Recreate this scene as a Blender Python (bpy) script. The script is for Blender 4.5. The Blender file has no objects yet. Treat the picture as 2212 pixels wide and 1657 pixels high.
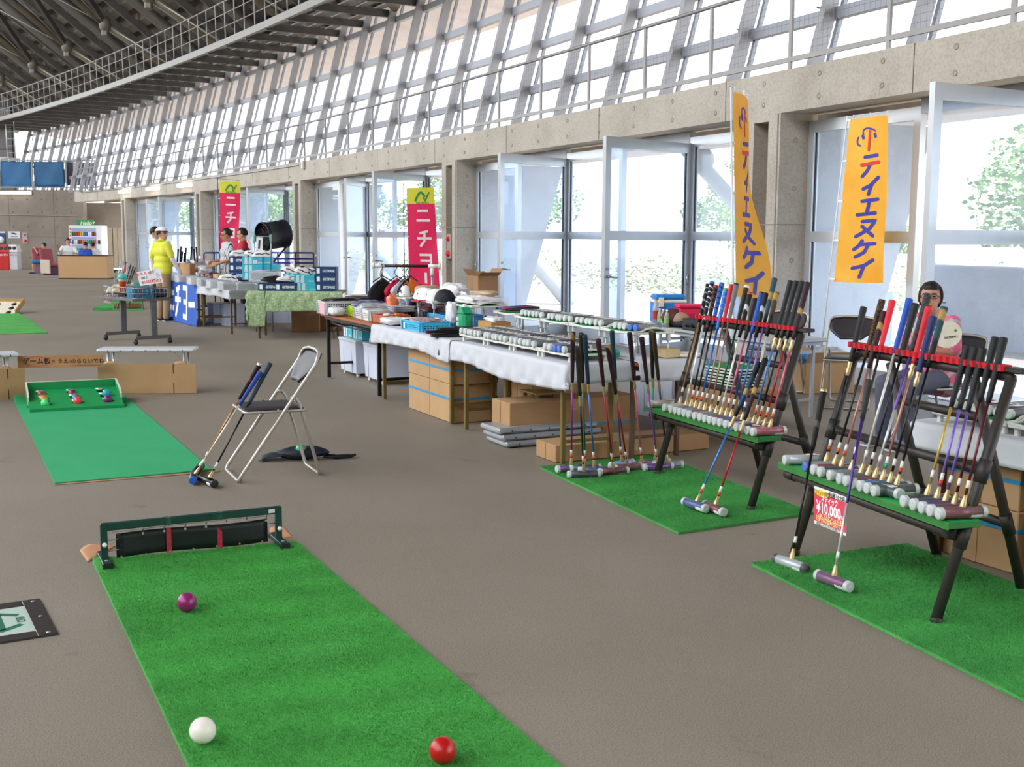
import bpy, math, random
from mathutils import Vector, Matrix, noise as mnoise
random.seed(11)
R = math.radians
scene = bpy.context.scene
COL = scene.collection

# ------------------------------------------------------------------ camera
F, CX, CY, EYE = 2500.0, 1106.0, 828.5, 1.5
pitch, roll = math.atan((CY - 508) / F), 0.005
fw = Vector((0, math.cos(pitch), -math.sin(pitch)))
r0 = Vector((1, 0, 0)); u0 = r0.cross(fw)
RT = r0 * math.cos(roll) + u0 * math.sin(roll)
UP = u0 * math.cos(roll) - r0 * math.sin(roll)
EYEP = Vector((0, 0, EYE))
cd = bpy.data.cameras.new('camera'); cam = bpy.data.objects.new('camera', cd); COL.objects.link(cam)
cd.sensor_width = 36; cd.sensor_fit = 'HORIZONTAL'; cd.lens = 36 * F / 2212
cd.clip_start = 0.05; cd.clip_end = 400
cam.matrix_world = Matrix(((RT.x, UP.x, -fw.x, 0), (RT.y, UP.y, -fw.y, 0), (RT.z, UP.z, -fw.z, EYE), (0, 0, 0, 1)))
cd.dof.use_dof = True; cd.dof.focus_distance = 8.0; cd.dof.aperture_fstop = 7.0
scene.camera = cam

# ------------------------------------------------------------------ daylight and exposure
world = bpy.data.worlds.new('sky'); scene.world = world; world.use_nodes = True
bg = world.node_tree.nodes['Background']
bg.inputs[0].default_value = (0.90, 0.95, 1.0, 1); bg.inputs[1].default_value = 3.8
sd = bpy.data.lights.new('sun', 'SUN'); sd.energy = 12.0; sd.angle = R(1.2); sd.color = (1.0, .96, .88)
sun = bpy.data.objects.new('sun', sd); COL.objects.link(sun)
_d = Vector((.8954, .4453, 0)) * math.cos(R(60)) + Vector((.4453, -.8954, 0)) * .25 + Vector((0, 0, math.sin(R(60))))
sun.rotation_euler = _d.to_track_quat('Z', 'Y').to_euler()
scene.view_settings.view_transform = 'Standard'; scene.view_settings.look = 'None'
scene.view_settings.exposure = 0.33; scene.view_settings.gamma = 1.0
scene.view_settings.use_curve_mapping = False
scene.cycles.max_bounces = 4; scene.cycles.diffuse_bounces = 3; scene.cycles.glossy_bounces = 2; scene.cycles.transparent_max_bounces = 12
scene.cycles.caustics_reflective = False; scene.cycles.caustics_refractive = False
scene.cycles.sample_clamp_indirect = 4.0
scene.cycles.use_adaptive_sampling = True; scene.cycles.adaptive_threshold = .07; scene.cycles.adaptive_min_samples = 12

# ------------------------------------------------------------------ placing helpers
def ray(x, y): return fw + RT * ((x - CX) / F) - UP * ((y - CY) / F)
def pz(x, y, z=0.0):
    d = ray(x, y); return EYEP + d * ((z - EYE) / d.z)
def at(x, y, Y):
    d = ray(x, y); return EYEP + d * (Y / d.y)
def onplane(x, y, p, n):
    d = ray(x, y); return EYEP + d * ((p - EYEP).dot(n) / d.dot(n))
def V(*a): return Vector(a)
LD = V(-.4453, .8954, 0); ND = V(.8954, .4453, 0)      # along the hall / towards the glass wall
ANG = math.atan2(-LD.y, -LD.x)                         # local x = towards the camera along the wall, local y = towards the wall
def LN(l, n, z=0.0): return LD * l + ND * n + V(0, 0, z)

# ------------------------------------------------------------------ the curved glass wall: t metres along, n metres outwards
T0, KP, PA = R(114.1), R(.28), V(2.773, 12.254, 0)
def W(t, n=0.0, z=0.0):
    h = T0 + KP * t
    return V(PA.x + (math.sin(h) - math.sin(T0)) / KP + n * math.sin(h), PA.y - (math.cos(h) - math.cos(T0)) / KP - n * math.cos(h), z)
def wh(t): return T0 + KP * t
BAY = 8.75

# ------------------------------------------------------------------ materials
MATS = {}
def lin(h):
    h = h.lstrip('#'); c = [int(h[i:i + 2], 16) / 255 for i in (0, 2, 4)]
    return tuple((x / 12.92 if x <= .04045 else ((x + .055) / 1.055) ** 2.4) for x in c)
def mat(hexc, rough=.55, metal=0.0, var=.10, scale=14.0, bump=0.0, bscale=120.0, spec=.4, emit=0.0, name=None, alpha=None, sheen=0):
    key = (hexc, rough, metal, var, scale, bump, bscale, spec, emit, alpha, sheen)
    if key in MATS: return MATS[key]
    m = bpy.data.materials.new(name or 'surface_' + hexc.lstrip('#')); m.use_nodes = True
    nt = m.node_tree; P = nt.nodes['Principled BSDF']; c = lin(hexc)
    P.inputs['Roughness'].default_value = rough; P.inputs['Metallic'].default_value = metal
    P.inputs['Specular IOR Level'].default_value = spec
    tc = nt.nodes.new('ShaderNodeTexCoord')
    n = nt.nodes.new('ShaderNodeTexNoise'); n.inputs['Scale'].default_value = scale; n.inputs['Detail'].default_value = 4
    nt.links.new(tc.outputs['Object'], n.inputs['Vector'])
    rp = nt.nodes.new('ShaderNodeValToRGB')
    rp.color_ramp.elements[0].position = .3; rp.color_ramp.elements[1].position = .7
    rp.color_ramp.elements[0].color = tuple(x * (1 - var) for x in c) + (1,)
    rp.color_ramp.elements[1].color = tuple(min(1, x * (1 + var * .7)) for x in c) + (1,)
    nt.links.new(n.outputs[0], rp.inputs[0]); nt.links.new(rp.outputs[0], P.inputs['Base Color'])
    if bump:
        b2 = nt.nodes.new('ShaderNodeTexNoise'); b2.inputs['Scale'].default_value = bscale; b2.inputs['Detail'].default_value = 3
        nt.links.new(tc.outputs['Object'], b2.inputs['Vector'])
        bp = nt.nodes.new('ShaderNodeBump'); bp.inputs['Strength'].default_value = bump; bp.inputs['Distance'].default_value = .01
        nt.links.new(b2.outputs[0], bp.inputs['Height']); nt.links.new(bp.outputs[0], P.inputs['Normal'])
    if emit:
        P.inputs['Emission Color'].default_value = c + (1,); P.inputs['Emission Strength'].default_value = emit
    if alpha is not None: P.inputs['Alpha'].default_value = alpha
    MATS[key] = m; return m
def glassmat(name, tint=(.93, .96, 1.0), haze=.08, hcol=(.75, .85, 1.0), gl=1.0):
    if name in MATS: return MATS[name]
    m = bpy.data.materials.new(name); m.use_nodes = True; nt = m.node_tree; nt.nodes.remove(nt.nodes['Principled BSDF'])
    out = nt.nodes['Material Output']
    tr = nt.nodes.new('ShaderNodeBsdfTransparent'); tr.inputs[0].default_value = tint + (1,)
    gs = nt.nodes.new('ShaderNodeBsdfGlossy'); gs.inputs['Roughness'].default_value = .02
    fr = nt.nodes.new('ShaderNodeLayerWeight'); fr.inputs[0].default_value = .5
    pw = nt.nodes.new('ShaderNodeMath'); pw.operation = 'POWER'; pw.inputs[1].default_value = 4.0; nt.links.new(fr.outputs['Facing'], pw.inputs[0])
    mu = nt.nodes.new('ShaderNodeMath'); mu.operation = 'MULTIPLY_ADD'; mu.inputs[1].default_value = .5 * gl; mu.inputs[2].default_value = .025 * gl; nt.links.new(pw.outputs[0], mu.inputs[0])
    tl = nt.nodes.new('ShaderNodeBsdfTranslucent'); tl.inputs[0].default_value = hcol + (1,)  # veiling glare put into the pane as a bluish translucent haze
    nz = nt.nodes.new('ShaderNodeTexNoise'); nz.inputs['Scale'].default_value = 1.6
    mr = nt.nodes.new('ShaderNodeMapRange'); mr.inputs['To Min'].default_value = haze * .7; mr.inputs['To Max'].default_value = haze * 1.3
    nt.links.new(nz.outputs[0], mr.inputs[0])
    m1 = nt.nodes.new('ShaderNodeMixShader'); nt.links.new(mr.outputs[0], m1.inputs[0]); nt.links.new(tr.outputs[0], m1.inputs[1]); nt.links.new(tl.outputs[0], m1.inputs[2])
    m2 = nt.nodes.new('ShaderNodeMixShader'); nt.links.new(mu.outputs[0], m2.inputs[0]); nt.links.new(m1.outputs[0], m2.inputs[1]); nt.links.new(gs.outputs[0], m2.inputs[2])
    nt.links.new(m2.outputs[0], out.inputs[0]); MATS[name] = m; return m
def filmmat(name='clear_film', body=.25, col=(.9, .92, .95), rough=.15):
    if name in MATS: return MATS[name]
    m = bpy.data.materials.new(name); m.use_nodes = True; nt = m.node_tree; P = nt.nodes['Principled BSDF']; out = nt.nodes['Material Output']
    P.inputs['Base Color'].default_value = col + (1,); P.inputs['Roughness'].default_value = rough
    tr = nt.nodes.new('ShaderNodeBsdfTransparent')
    nz = nt.nodes.new('ShaderNodeTexNoise'); nz.inputs['Scale'].default_value = 25
    mr = nt.nodes.new('ShaderNodeMapRange'); mr.inputs['To Min'].default_value = body * .5; mr.inputs['To Max'].default_value = body * 1.5
    nt.links.new(nz.outputs[0], mr.inputs[0])
    mx = nt.nodes.new('ShaderNodeMixShader'); nt.links.new(mr.outputs[0], mx.inputs[0]); nt.links.new(tr.outputs[0], mx.inputs[1]); nt.links.new(P.outputs[0], mx.inputs[2])
    nt.links.new(mx.outputs[0], out.inputs[0]); MATS[name] = m; return m
def nodemat(name, build, rough=.8):
    if name in MATS: return MATS[name]
    m = bpy.data.materials.new(name); m.use_nodes = True; nt = m.node_tree; P = nt.nodes['Principled BSDF']
    P.inputs['Roughness'].default_value = rough; P.inputs['Specular IOR Level'].default_value = .25
    build(nt, P, lambda t, **k: _n(nt, t, k)); MATS[name] = m; return m
def _n(nt, t, k):
    n = nt.nodes.new(t)
    for a, b in k.items():
        if a in n.inputs: n.inputs[a].default_value = b
        else: setattr(n, a, b)
    return n
def ramp(nt, src, stops):
    r = nt.nodes.new('ShaderNodeValToRGB'); e = r.color_ramp.elements
    while len(e) < len(stops): e.new(.5)
    for i, (p, c) in enumerate(stops): e[i].position = p; e[i].color = (tuple(c) + (1,))[:4]
    nt.links.new(src, r.inputs[0]); return r.outputs[0]

# ------------------------------------------------------------------ mesh building
class MB:
    def __init__(s): s.v = []; s.f = []; s.sm = []; s.mi = []; s.cur = 0; s.mats = []
    def use(s, m):
        if m not in s.mats: s.mats.append(m)
        s.cur = s.mats.index(m); return s
    def add(s, vs, fs, smooth=False):
        o = len(s.v); s.v += [Vector(v) for v in vs]
        for f in fs: s.f.append([i + o for i in f]); s.sm.append(smooth); s.mi.append(s.cur)
        return s
    def box(s, c, d, rot=None, ch=0.0):
        c = Vector(c); hx, hy, hz = [x / 2 for x in d]
        if ch <= 0:
            vs = [(x, y, z) for z in (-hz, hz) for y in (-hy, hy) for x in (-hx, hx)]
            fs = [(0, 2, 3, 1), (4, 5, 7, 6), (0, 1, 5, 4), (2, 6, 7, 3), (0, 4, 6, 2), (1, 3, 7, 5)]
        else:
            a = min(ch, hx * .9, hy * .9, hz * .9); vs = []; ix = {}
            for sx in (-1, 1):
                for sy in (-1, 1):
                    for sz in (-1, 1):
                        for k in range(3):
                            p = [sx * hx, sy * hy, sz * hz]
                            for j in range(3):
                                if j != k: p[j] -= (sx, sy, sz)[j] * a
                            ix[(sx, sy, sz, k)] = len(vs); vs.append(p)
            fs = []
            for k in range(3):
                u, w = [(1, 2), (2, 0), (0, 1)][k]
                for sg in (-1, 1):
                    def key(a_, b_):
                        t = [0, 0, 0]; t[k] = sg; t[u] = a_; t[w] = b_; return ix[(t[0], t[1], t[2], k)]
                    q = [key(-1, -1), key(1, -1), key(1, 1), key(-1, 1)]
                    fs.append(q if sg > 0 else q[::-1])
            for k in range(3):
                u, w = [(1, 2), (2, 0), (0, 1)][k]
                for su in (-1, 1):
                    for sw in (-1, 1):
                        def key(sg, kk):
                            t = [0, 0, 0]; t[k] = sg; t[u] = su; t[w] = sw; return ix[(t[0], t[1], t[2], kk)]
                        q = [key(-1, u), key(1, u), key(1, w), key(-1, w)]
                        fs.append(q if su * sw < 0 else q[::-1])
            for sx in (-1, 1):
                for sy in (-1, 1):
                    for sz in (-1, 1):
                        q = [ix[(sx, sy, sz, k)] for k in range(3)]
                        fs.append(q if sx * sy * sz > 0 else q[::-1])
        if rot is not None: vs = [rot @ Vector(v) for v in vs]
        return s.add([Vector(v) + c for v in vs], fs)
    def bar(s, a, b, w, h=None, up=None, ch=0.0):
        a = Vector(a); b = Vector(b); d = b - a; L = d.length
        if L < 1e-6: return s
        x = d / L; up = Vector(up) if up is not None else V(0, 0, 1)
        if abs(x.dot(up)) > .98: up = V(0, 1, 0) if abs(x.y) < .9 else V(1, 0, 0)
        y = up.cross(x).normalized(); z = x.cross(y)
        M = Matrix((x, y, z)).transposed()
        return s.box((a + b) / 2, (L, w, h if h else w), M, ch)
    def frame(s, d, ref=None):
        z = Vector(d).normalized(); r = Vector(ref) if ref is not None else (V(1, 0, 0) if abs(z.x) < .8 else V(0, 1, 0))
        x = (r - z * r.dot(z)).normalized(); return x, z.cross(x), z
    def tube(s, a, b, r, r2=None, n=10, cap=True):
        a = Vector(a); b = Vector(b); r2 = r if r2 is None else r2
        x, y, z = s.frame(b - a); o = len(s.v)
        vs = []
        for p, rr in ((a, r), (b, r2)):
            for i in range(n):
                t = 2 * math.pi * i / n; vs.append(p + (x * math.cos(t) + y * math.sin(t)) * rr)
        s.add(vs, [(i, (i + 1) % n, n + (i + 1) % n, n + i) for i in range(n)], True)
        if cap:
            for k in (0, 1):
                q = [o + k * n + i for i in range(n)]
                s.f.append(q[::-1] if k == 0 else q); s.sm.append(False); s.mi.append(s.cur)
        return s
    def path(s, pts, r, n=8, close=False, cap=True):
        pts = [Vector(p) for p in pts]; m = len(pts); rs = r if isinstance(r, (list, tuple)) else [r] * m
        x = None; o = len(s.v); vs = []
        for i, p in enumerate(pts):
            if close: d = (pts[(i + 1) % m] - pts[i - 1])
            else: d = pts[min(i + 1, m - 1)] - pts[max(i - 1, 0)]
            d.normalize()
            if x is None: x = s.frame(d)[0]
            x = (x - d * x.dot(d)).normalized(); y = d.cross(x)
            for k in range(n):
                t = 2 * math.pi * k / n; vs.append(p + (x * math.cos(t) + y * math.sin(t)) * rs[i])
        fs = []
        for i in range(m if close else m - 1):
            j = (i + 1) % m
            for k in range(n): fs.append((i * n + k, i * n + (k + 1) % n, j * n + (k + 1) % n, j * n + k))
        s.add(vs, fs, True)
        if cap and not close:
            s.f.append([o + k for k in range(n)][::-1]); s.sm.append(False); s.mi.append(s.cur)
            s.f.append([o + (m - 1) * n + k for k in range(n)]); s.sm.append(False); s.mi.append(s.cur)
        return s
    def lathe(s, prof, n=16, o=(0, 0, 0), axis=(0, 0, 1), smooth=True):
        x, y, z = s.frame(axis); o = Vector(o); vs = []; m = len(prof)
        for r, h in prof:
            for k in range(n):
                t = 2 * math.pi * k / n; vs.append(o + z * h + (x * math.cos(t) + y * math.sin(t)) * max(r, 1e-5))
        fs = [(i * n + k, i * n + (k + 1) % n, (i + 1) * n + (k + 1) % n, (i + 1) * n + k) for i in range(m - 1) for k in range(n)]
        return s.add(vs, fs, smooth)
    def sphere(s, c, r, nu=16, nv=10, M=None):
        c = Vector(c); r = r if isinstance(r, (tuple, list)) else (r, r, r); vs = []
        for j in range(nv + 1):
            a = math.pi * j / nv
            for i in range(nu):
                t = 2 * math.pi * i / nu
                p = V(r[0] * math.sin(a) * math.cos(t), r[1] * math.sin(a) * math.sin(t), r[2] * math.cos(a))
                vs.append(c + (M @ p if M is not None else p))
        fs = [(j * nu + i, (j + 1) * nu + i, (j + 1) * nu + (i + 1) % nu, j * nu + (i + 1) % nu) for j in range(nv) for i in range(nu)]
        return s.add(vs, fs, True)
    def prism(s, poly, a, b, M=None):
        n = len(poly); vs = [V(x, y, a) for x, y in poly] + [V(x, y, b) for x, y in poly]
        if M is not None: vs = [M @ v for v in vs]
        fs = [list(range(n))[::-1], list(range(n, 2 * n))] + [(i, (i + 1) % n, n + (i + 1) % n, n + i) for i in range(n)]
        return s.add(vs, fs)
    def grid(s, fn, nu, nv, smooth=True, thick=0.0):
        vs = [Vector(fn(i / nu, j / nv)) for j in range(nv + 1) for i in range(nu + 1)]
        q = [(j * (nu + 1) + i, j * (nu + 1) + i + 1, (j + 1) * (nu + 1) + i + 1, (j + 1) * (nu + 1) + i) for j in range(nv) for i in range(nu)]
        return s.add(vs, q, smooth)
    def quad(s, a, b, c, d): return s.add([a, b, c, d], [(0, 1, 2, 3)])
    def build(s, name, m=None, parent=None, loc=None, rotz=0.0):
        me = bpy.data.meshes.new(name); me.from_pydata([tuple(v) for v in s.v], [], s.f)
        me.polygons.foreach_set('use_smooth', s.sm)
        if s.mats:
            for x in s.mats: me.materials.append(x)
            me.polygons.foreach_set('material_index', s.mi)
        elif m is not None: me.materials.append(m)
        me.update()
        ob = bpy.data.objects.new(name, me); COL.objects.link(ob)
        if parent is not None: ob.parent = parent
        if loc is not None: ob.location = loc
        if rotz: ob.rotation_euler = (0, 0, rotz)
        return ob
def solid(o, t, off=-1):
    md = o.modifiers.new('thickness', 'SOLIDIFY'); md.thickness = t; md.offset = off; return o
def tag(o, label=None, cat=None, group=None, kind=None):
    if label: o['label'] = label
    if cat: o['category'] = cat
    if group: o['group'] = group
    if kind: o['kind'] = kind
    return o
def thing(name, label, cat, loc=(0, 0, 0), rz=0.0, group=None):
    o = bpy.data.objects.new(name, None); o.empty_display_size = .1; COL.objects.link(o)
    o.location = loc; o.rotation_euler = (0, 0, rz); return tag(o, label, cat, group)
KIDS = {}
def copy_tree(o, parent=None):
    c = o.copy(); COL.objects.link(c); c.parent = parent
    for ch in [x for x in bpy.data.objects if x.parent == o] if o.name not in KIDS else KIDS[o.name]: copy_tree(ch, c)
    return c
def cache_kids(o):
    KIDS[o.name] = [x for x in bpy.data.objects if x.parent == o]
    for k in KIDS[o.name]: cache_kids(k)
def struct(o): o['kind'] = 'structure'; return o

# lettering: flat text outlines (x right, y up, centred); all are turned into meshes in one go at the end
PENDING = []
def text_later(body, size, bold, shear, align, done):
    cu = bpy.data.curves.new('lettering', 'FONT'); cu.body = body; cu.size = size; cu.offset = bold; cu.shear = shear
    cu.align_x = align; cu.align_y = 'CENTER'; cu.resolution_u = 2
    ob = bpy.data.objects.new('lettering_outline', cu); COL.objects.link(ob); PENDING.append((ob, done))
def finish_pending():
    dg = bpy.context.evaluated_depsgraph_get(); res = []
    for ob, done in PENDING:
        me = bpy.data.meshes.new_from_object(ob.evaluated_get(dg)); res.append((ob, done, me))
    for ob, done, me in res:
        if ob.type == 'FONT':
            vs = [v.co.copy() for v in me.vertices]; fs = [list(p.vertices) for p in me.polygons]; cu = ob.data
            bpy.data.objects.remove(ob); bpy.data.curves.remove(cu); bpy.data.meshes.remove(me); done(vs, fs)
        else: done(ob, me)
    PENDING.clear()
def lettering(parent, body, size, o, ux, uy, m, bold=0.0, shear=0.0, lift=.0012, squeeze=1.0, name='lettering', align='CENTER'):
    ux = Vector(ux).normalized(); uy = Vector(uy).normalized(); nn = ux.cross(uy); o = Vector(o)
    def done(vs, fs): b = MB(); b.add([o + ux * v.x * squeeze + uy * v.y + nn * lift for v in vs], fs); b.build(name, m, parent)
    text_later(body, size, bold, shear, align, done)
# a brush stroke laid on a surface: fn(u, v) gives the surface point, nrm the lift
def stroke(b, fn, pts, w, lift, round_=True, n=14):
    P = [Vector((x, y, 0)) for x, y in pts]; seg = []
    for i in range(len(P) - 1):
        k = max(1, int((P[i + 1] - P[i]).length / .05))
        for j in range(k): seg.append(P[i].lerp(P[i + 1], j / k))
    seg.append(P[-1]); L = []; Rr = []
    for i, p in enumerate(seg):
        d = (seg[min(i + 1, len(seg) - 1)] - seg[max(i - 1, 0)]).normalized(); q = V(-d.y, d.x, 0)
        L.append(p + q * w / 2); Rr.append(p - q * w / 2)
    if round_:
        for end, ref in ((0, 1), (-1, -2)):
            d = (seg[end] - seg[ref]).normalized(); q = V(-d.y, d.x, 0); arc = [seg[end] + (q * math.cos(t) + d * math.sin(t)) * w / 2 for t in [math.pi * k / 6 for k in range(7)]]
            b.add([fn(p.x, p.y, lift) for p in arc], [list(range(7))])
    vs = []
    for a, c in zip(L, Rr): vs += [fn(a.x, a.y, lift), fn(c.x, c.y, lift)]
    b.add(vs, [(2 * i, 2 * i + 1, 2 * i + 3, 2 * i + 2) for i in range(len(seg) - 1)])
# ================================================================== the hall
def floor_nodes(nt, P, N):
    tc = N('ShaderNodeTexCoord')
    big = N('ShaderNodeTexNoise', Scale=.55, Detail=4.0); nt.links.new(tc.outputs['Object'], big.inputs['Vector'])
    fine = N('ShaderNodeTexNoise', Scale=210.0, Detail=2.0); nt.links.new(tc.outputs['Object'], fine.inputs['Vector'])
    spot = N('ShaderNodeTexNoise', Scale=2.3, Detail=6.0, Roughness=.7); nt.links.new(tc.outputs['Object'], spot.inputs['Vector'])
    a = ramp(nt, big.outputs[0], [(.3, lin('#857a6c')), (.7, lin('#92877a'))])
    b = ramp(nt, fine.outputs[0], [(.35, (.66, .66, .66)), (.65, (1.22, 1.22, 1.22))])
    c = ramp(nt, spot.outputs[0], [(.30, (.66, .64, .62)), (.36, (1, 1, 1))])
    m1 = N('ShaderNodeMix', data_type='RGBA', blend_type='MULTIPLY'); m1.inputs[0].default_value = 1
    nt.links.new(a, m1.inputs[6]); nt.links.new(b, m1.inputs[7])
    m2 = N('ShaderNodeMix', data_type='RGBA', blend_type='MULTIPLY'); m2.inputs[0].default_value = .6
    nt.links.new(m1.outputs[2], m2.inputs[6]); nt.links.new(c, m2.inputs[7]); nt.links.new(m2.outputs[2], P.inputs['Base Color'])
    bp = N('ShaderNodeBump', Strength=.35, Distance=.004); nt.links.new(fine.outputs[0], bp.inputs['Height']); nt.links.new(bp.outputs[0], P.inputs['Normal'])
M_floor = nodemat('carpet_floor', floor_nodes, .62)
def conc_nodes(base, dark, light):
    def f(nt, P, N):
        tc = N('ShaderNodeTexCoord')
        n1 = N('ShaderNodeTexNoise', Scale=1.1, Detail=7.0, Roughness=.62); nt.links.new(tc.outputs['Object'], n1.inputs['Vector'])
        n2 = N('ShaderNodeTexNoise', Scale=38.0, Detail=4.0); nt.links.new(tc.outputs['Object'], n2.inputs['Vector'])
        a = ramp(nt, n1.outputs[0], [(.25, lin(dark)), (.5, lin(base)), (.75, lin(light))])
        b = ramp(nt, n2.outputs[0], [(.25, (.82, .82, .82)), (.6, (1.06, 1.06, 1.06))])
        m1 = N('ShaderNodeMix', data_type='RGBA', blend_type='MULTIPLY'); m1.inputs[0].default_value = 1
        nt.links.new(a, m1.inputs[6]); nt.links.new(b, m1.inputs[7]); nt.links.new(m1.outputs[2], P.inputs['Base Color'])
        bp = N('ShaderNodeBump', Strength=.25, Distance=.004); nt.links.new(n2.outputs[0], bp.inputs['Height']); nt.links.new(bp.outputs[0], P.inputs['Normal'])
    return f
M_conc = nodemat('cast_concrete', conc_nodes('#b0a79b', '#9e9587', '#bbb3a8'), .8)
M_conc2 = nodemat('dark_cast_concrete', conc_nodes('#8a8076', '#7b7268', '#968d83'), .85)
M_cout = nodemat('outside_concrete', conc_nodes('#b4b6ba', '#a4a6ab', '#c4c6ca'), .85)
M_alu = mat('#b9bcc0', .35, .55, .05, 6)
M_alud = mat('#9b9ea3', .4, .5, .05, 6)
M_steel = mat('#8f8b88', .5, .3, .08, 5)
M_steeld = mat('#5d5a58', .55, .3, .08, 5)
M_seam = mat('#6d665c', .9, 0, .1)
M_black = mat('#17181a', .5, 0, .15)
M_glass = glassmat('door_glass', (.88, .935, 1.0), .15, (.68, .80, 1.0))
M_glassu = glassmat('gallery_glass', (.94, .96, 1.0), .05, (.75, .85, 1.0))

b = MB(); b.quad((-60, -30, 0), (34, -30, 0), (34, 75, 0), (-60, 75, 0)); struct(b.build('floor', M_floor))
# outside paving, a hand lower
b = MB()
ts = [-16 + 2 * i for i in range(42)]
for a, c in zip(ts, ts[1:]): b.quad(W(a, .45, .012), W(c, .45, .012), W(c, 9, -.05), W(a, 9, -.05))
struct(b.build('floor_terrace', mat('#d6d4cf', .9, 0, .06, 2)))
b = MB()
for a, c in zip(ts, ts[1:]): b.quad(W(a, 9, -.06), W(c, 9, -.06), W(c, 60, -.06), W(a, 60, -.06))
struct(b.build('floor_grass', mat('#9aab6a', .95, 0, .35, 1.5)))

CT = [-BAY, 0, BAY, 2 * BAY, 3 * BAY, 4 * BAY]           # column positions along the wall
TEND = 42.0
ZB, ZT = 2.77, 3.2
# ring beam
wr = struct(MB().build('wall_right', M_conc))
def strip(b, fn, t0, t1, step=1.45):
    n = max(1, round((t1 - t0) / step)); q = [t0 + (t1 - t0) * i / n for i in range(n + 1)]
    for x, y in zip(q, q[1:]): fn(b, x, y)
def prof_strip(b, prof, t0, t1, step=1.45, close=True):
    n = max(1, round((t1 - t0) / step)); q = [t0 + (t1 - t0) * i / n for i in range(n + 1)]; m = len(prof)
    vs = [W(t, pn, pzz) for t in q for pn, pzz in prof]
    fs = [(i * m + k, i * m + (k + 1) % m, (i + 1) * m + (k + 1) % m, (i + 1) * m + k) for i in range(n) for k in range(m if close else m - 1)]
    if close: fs += [list(range(m))[::-1], [n * m + k for k in range(m)]]
    b.add(vs, fs); return b
b = prof_strip(MB(), [(0, ZB), (0, ZT), (.5, ZT), (1.45, ZT - .02), (1.45, ZB + .2), (.5, ZB + .2), (.5, ZB)], -12, TEND); b.build('ring_beam', M_conc, wr)
# vertical pour joints and tie holes on the beam face
hole = MB()
for i in range(60):
    t = -6 + i * .9
    if t > TEND - .5: break
    for z in (2.88, 3.1):
        o = W(t, -.003, z); n = W(t, -1, z) - W(t, 0, z)
        hole.lathe([(.014, 0), (.02, .003), (.027, .004), (.029, 0)], 8, o, n)
hole.build('tie_holes', mat('#978e82', .9), wr)
jt = MB()
for t in [-1.9 + 2.9 * i for i in range(15)]:
    jt.bar(W(t, -.002, ZB), W(t, -.002, ZT), .008, .004, up=W(t, 1) - W(t, 0))
jt.build('pour_joints', M_seam, wr)
# concrete columns with a service slot, and the buttress fin outside each
for k, t in enumerate(CT):
    col = struct(MB().build('trim_%d' % (k + 1), M_conc))
    def cb(b, t0, t1, n0, n1, z0, z1):
        b.add([W(t0, n0, z0), W(t1, n0, z0), W(t1, n1, z0), W(t0, n1, z0), W(t0, n0, z1), W(t1, n0, z1), W(t1, n1, z1), W(t0, n1, z1)],
              [(0, 1, 2, 3), (7, 6, 5, 4), (0, 4, 5, 1), (1, 5, 6, 2), (2, 6, 7, 3), (3, 7, 4, 0)])
    b = MB(); cb(b, t, t + .20, .0, .48, 0, ZB); cb(b, t + .46, t + .64, .0, .48, 0, ZB); cb(b, t + .20, t + .46, .22, .48, 0, ZB); cb(b, t + .2, t + .46, .0, .22, ZB - .07, ZB)
    b.build('column', M_conc, col)
    b = MB(); cb(b, t + .21, t + .235, .02, .05, 0, ZB - .07); cb(b, t + .03, t + .05, -.004, .01, 0, ZB); cb(b, t, t + .64, -.003, .0, 1.62, 1.63); cb(b, t - .003, t, 0, .4, 1.62, 1.63)
    b.build('column_joints', mat('#857d72', .8, .1), col)
    b = MB()
    for z in (.5, 1.25, 2.0, 2.5): b.lathe([(.012, 0), (.018, .003), (.026, .004), (.028, 0)], 8, W(t - .001, .2, z), W(t - 1, .2, 0) - W(t, .2, 0))
    b.build('tie_holes', mat('#978e82', .9), col)
    fin = MB(); P = [(.48, 0), (1.3, 0), (2.12, 2.72), (.48, 2.72)]
    vs = [W(t + q, n, z) for q in (.05, .6) for n, z in P]
    fin.add(vs, [(0, 1, 2, 3), (7, 6, 5, 4), (0, 4, 5, 1), (1, 5, 6, 2), (2, 6, 7, 3), (3, 7, 4, 0)]); fin.build('buttress_fin', M_cout, col)

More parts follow.
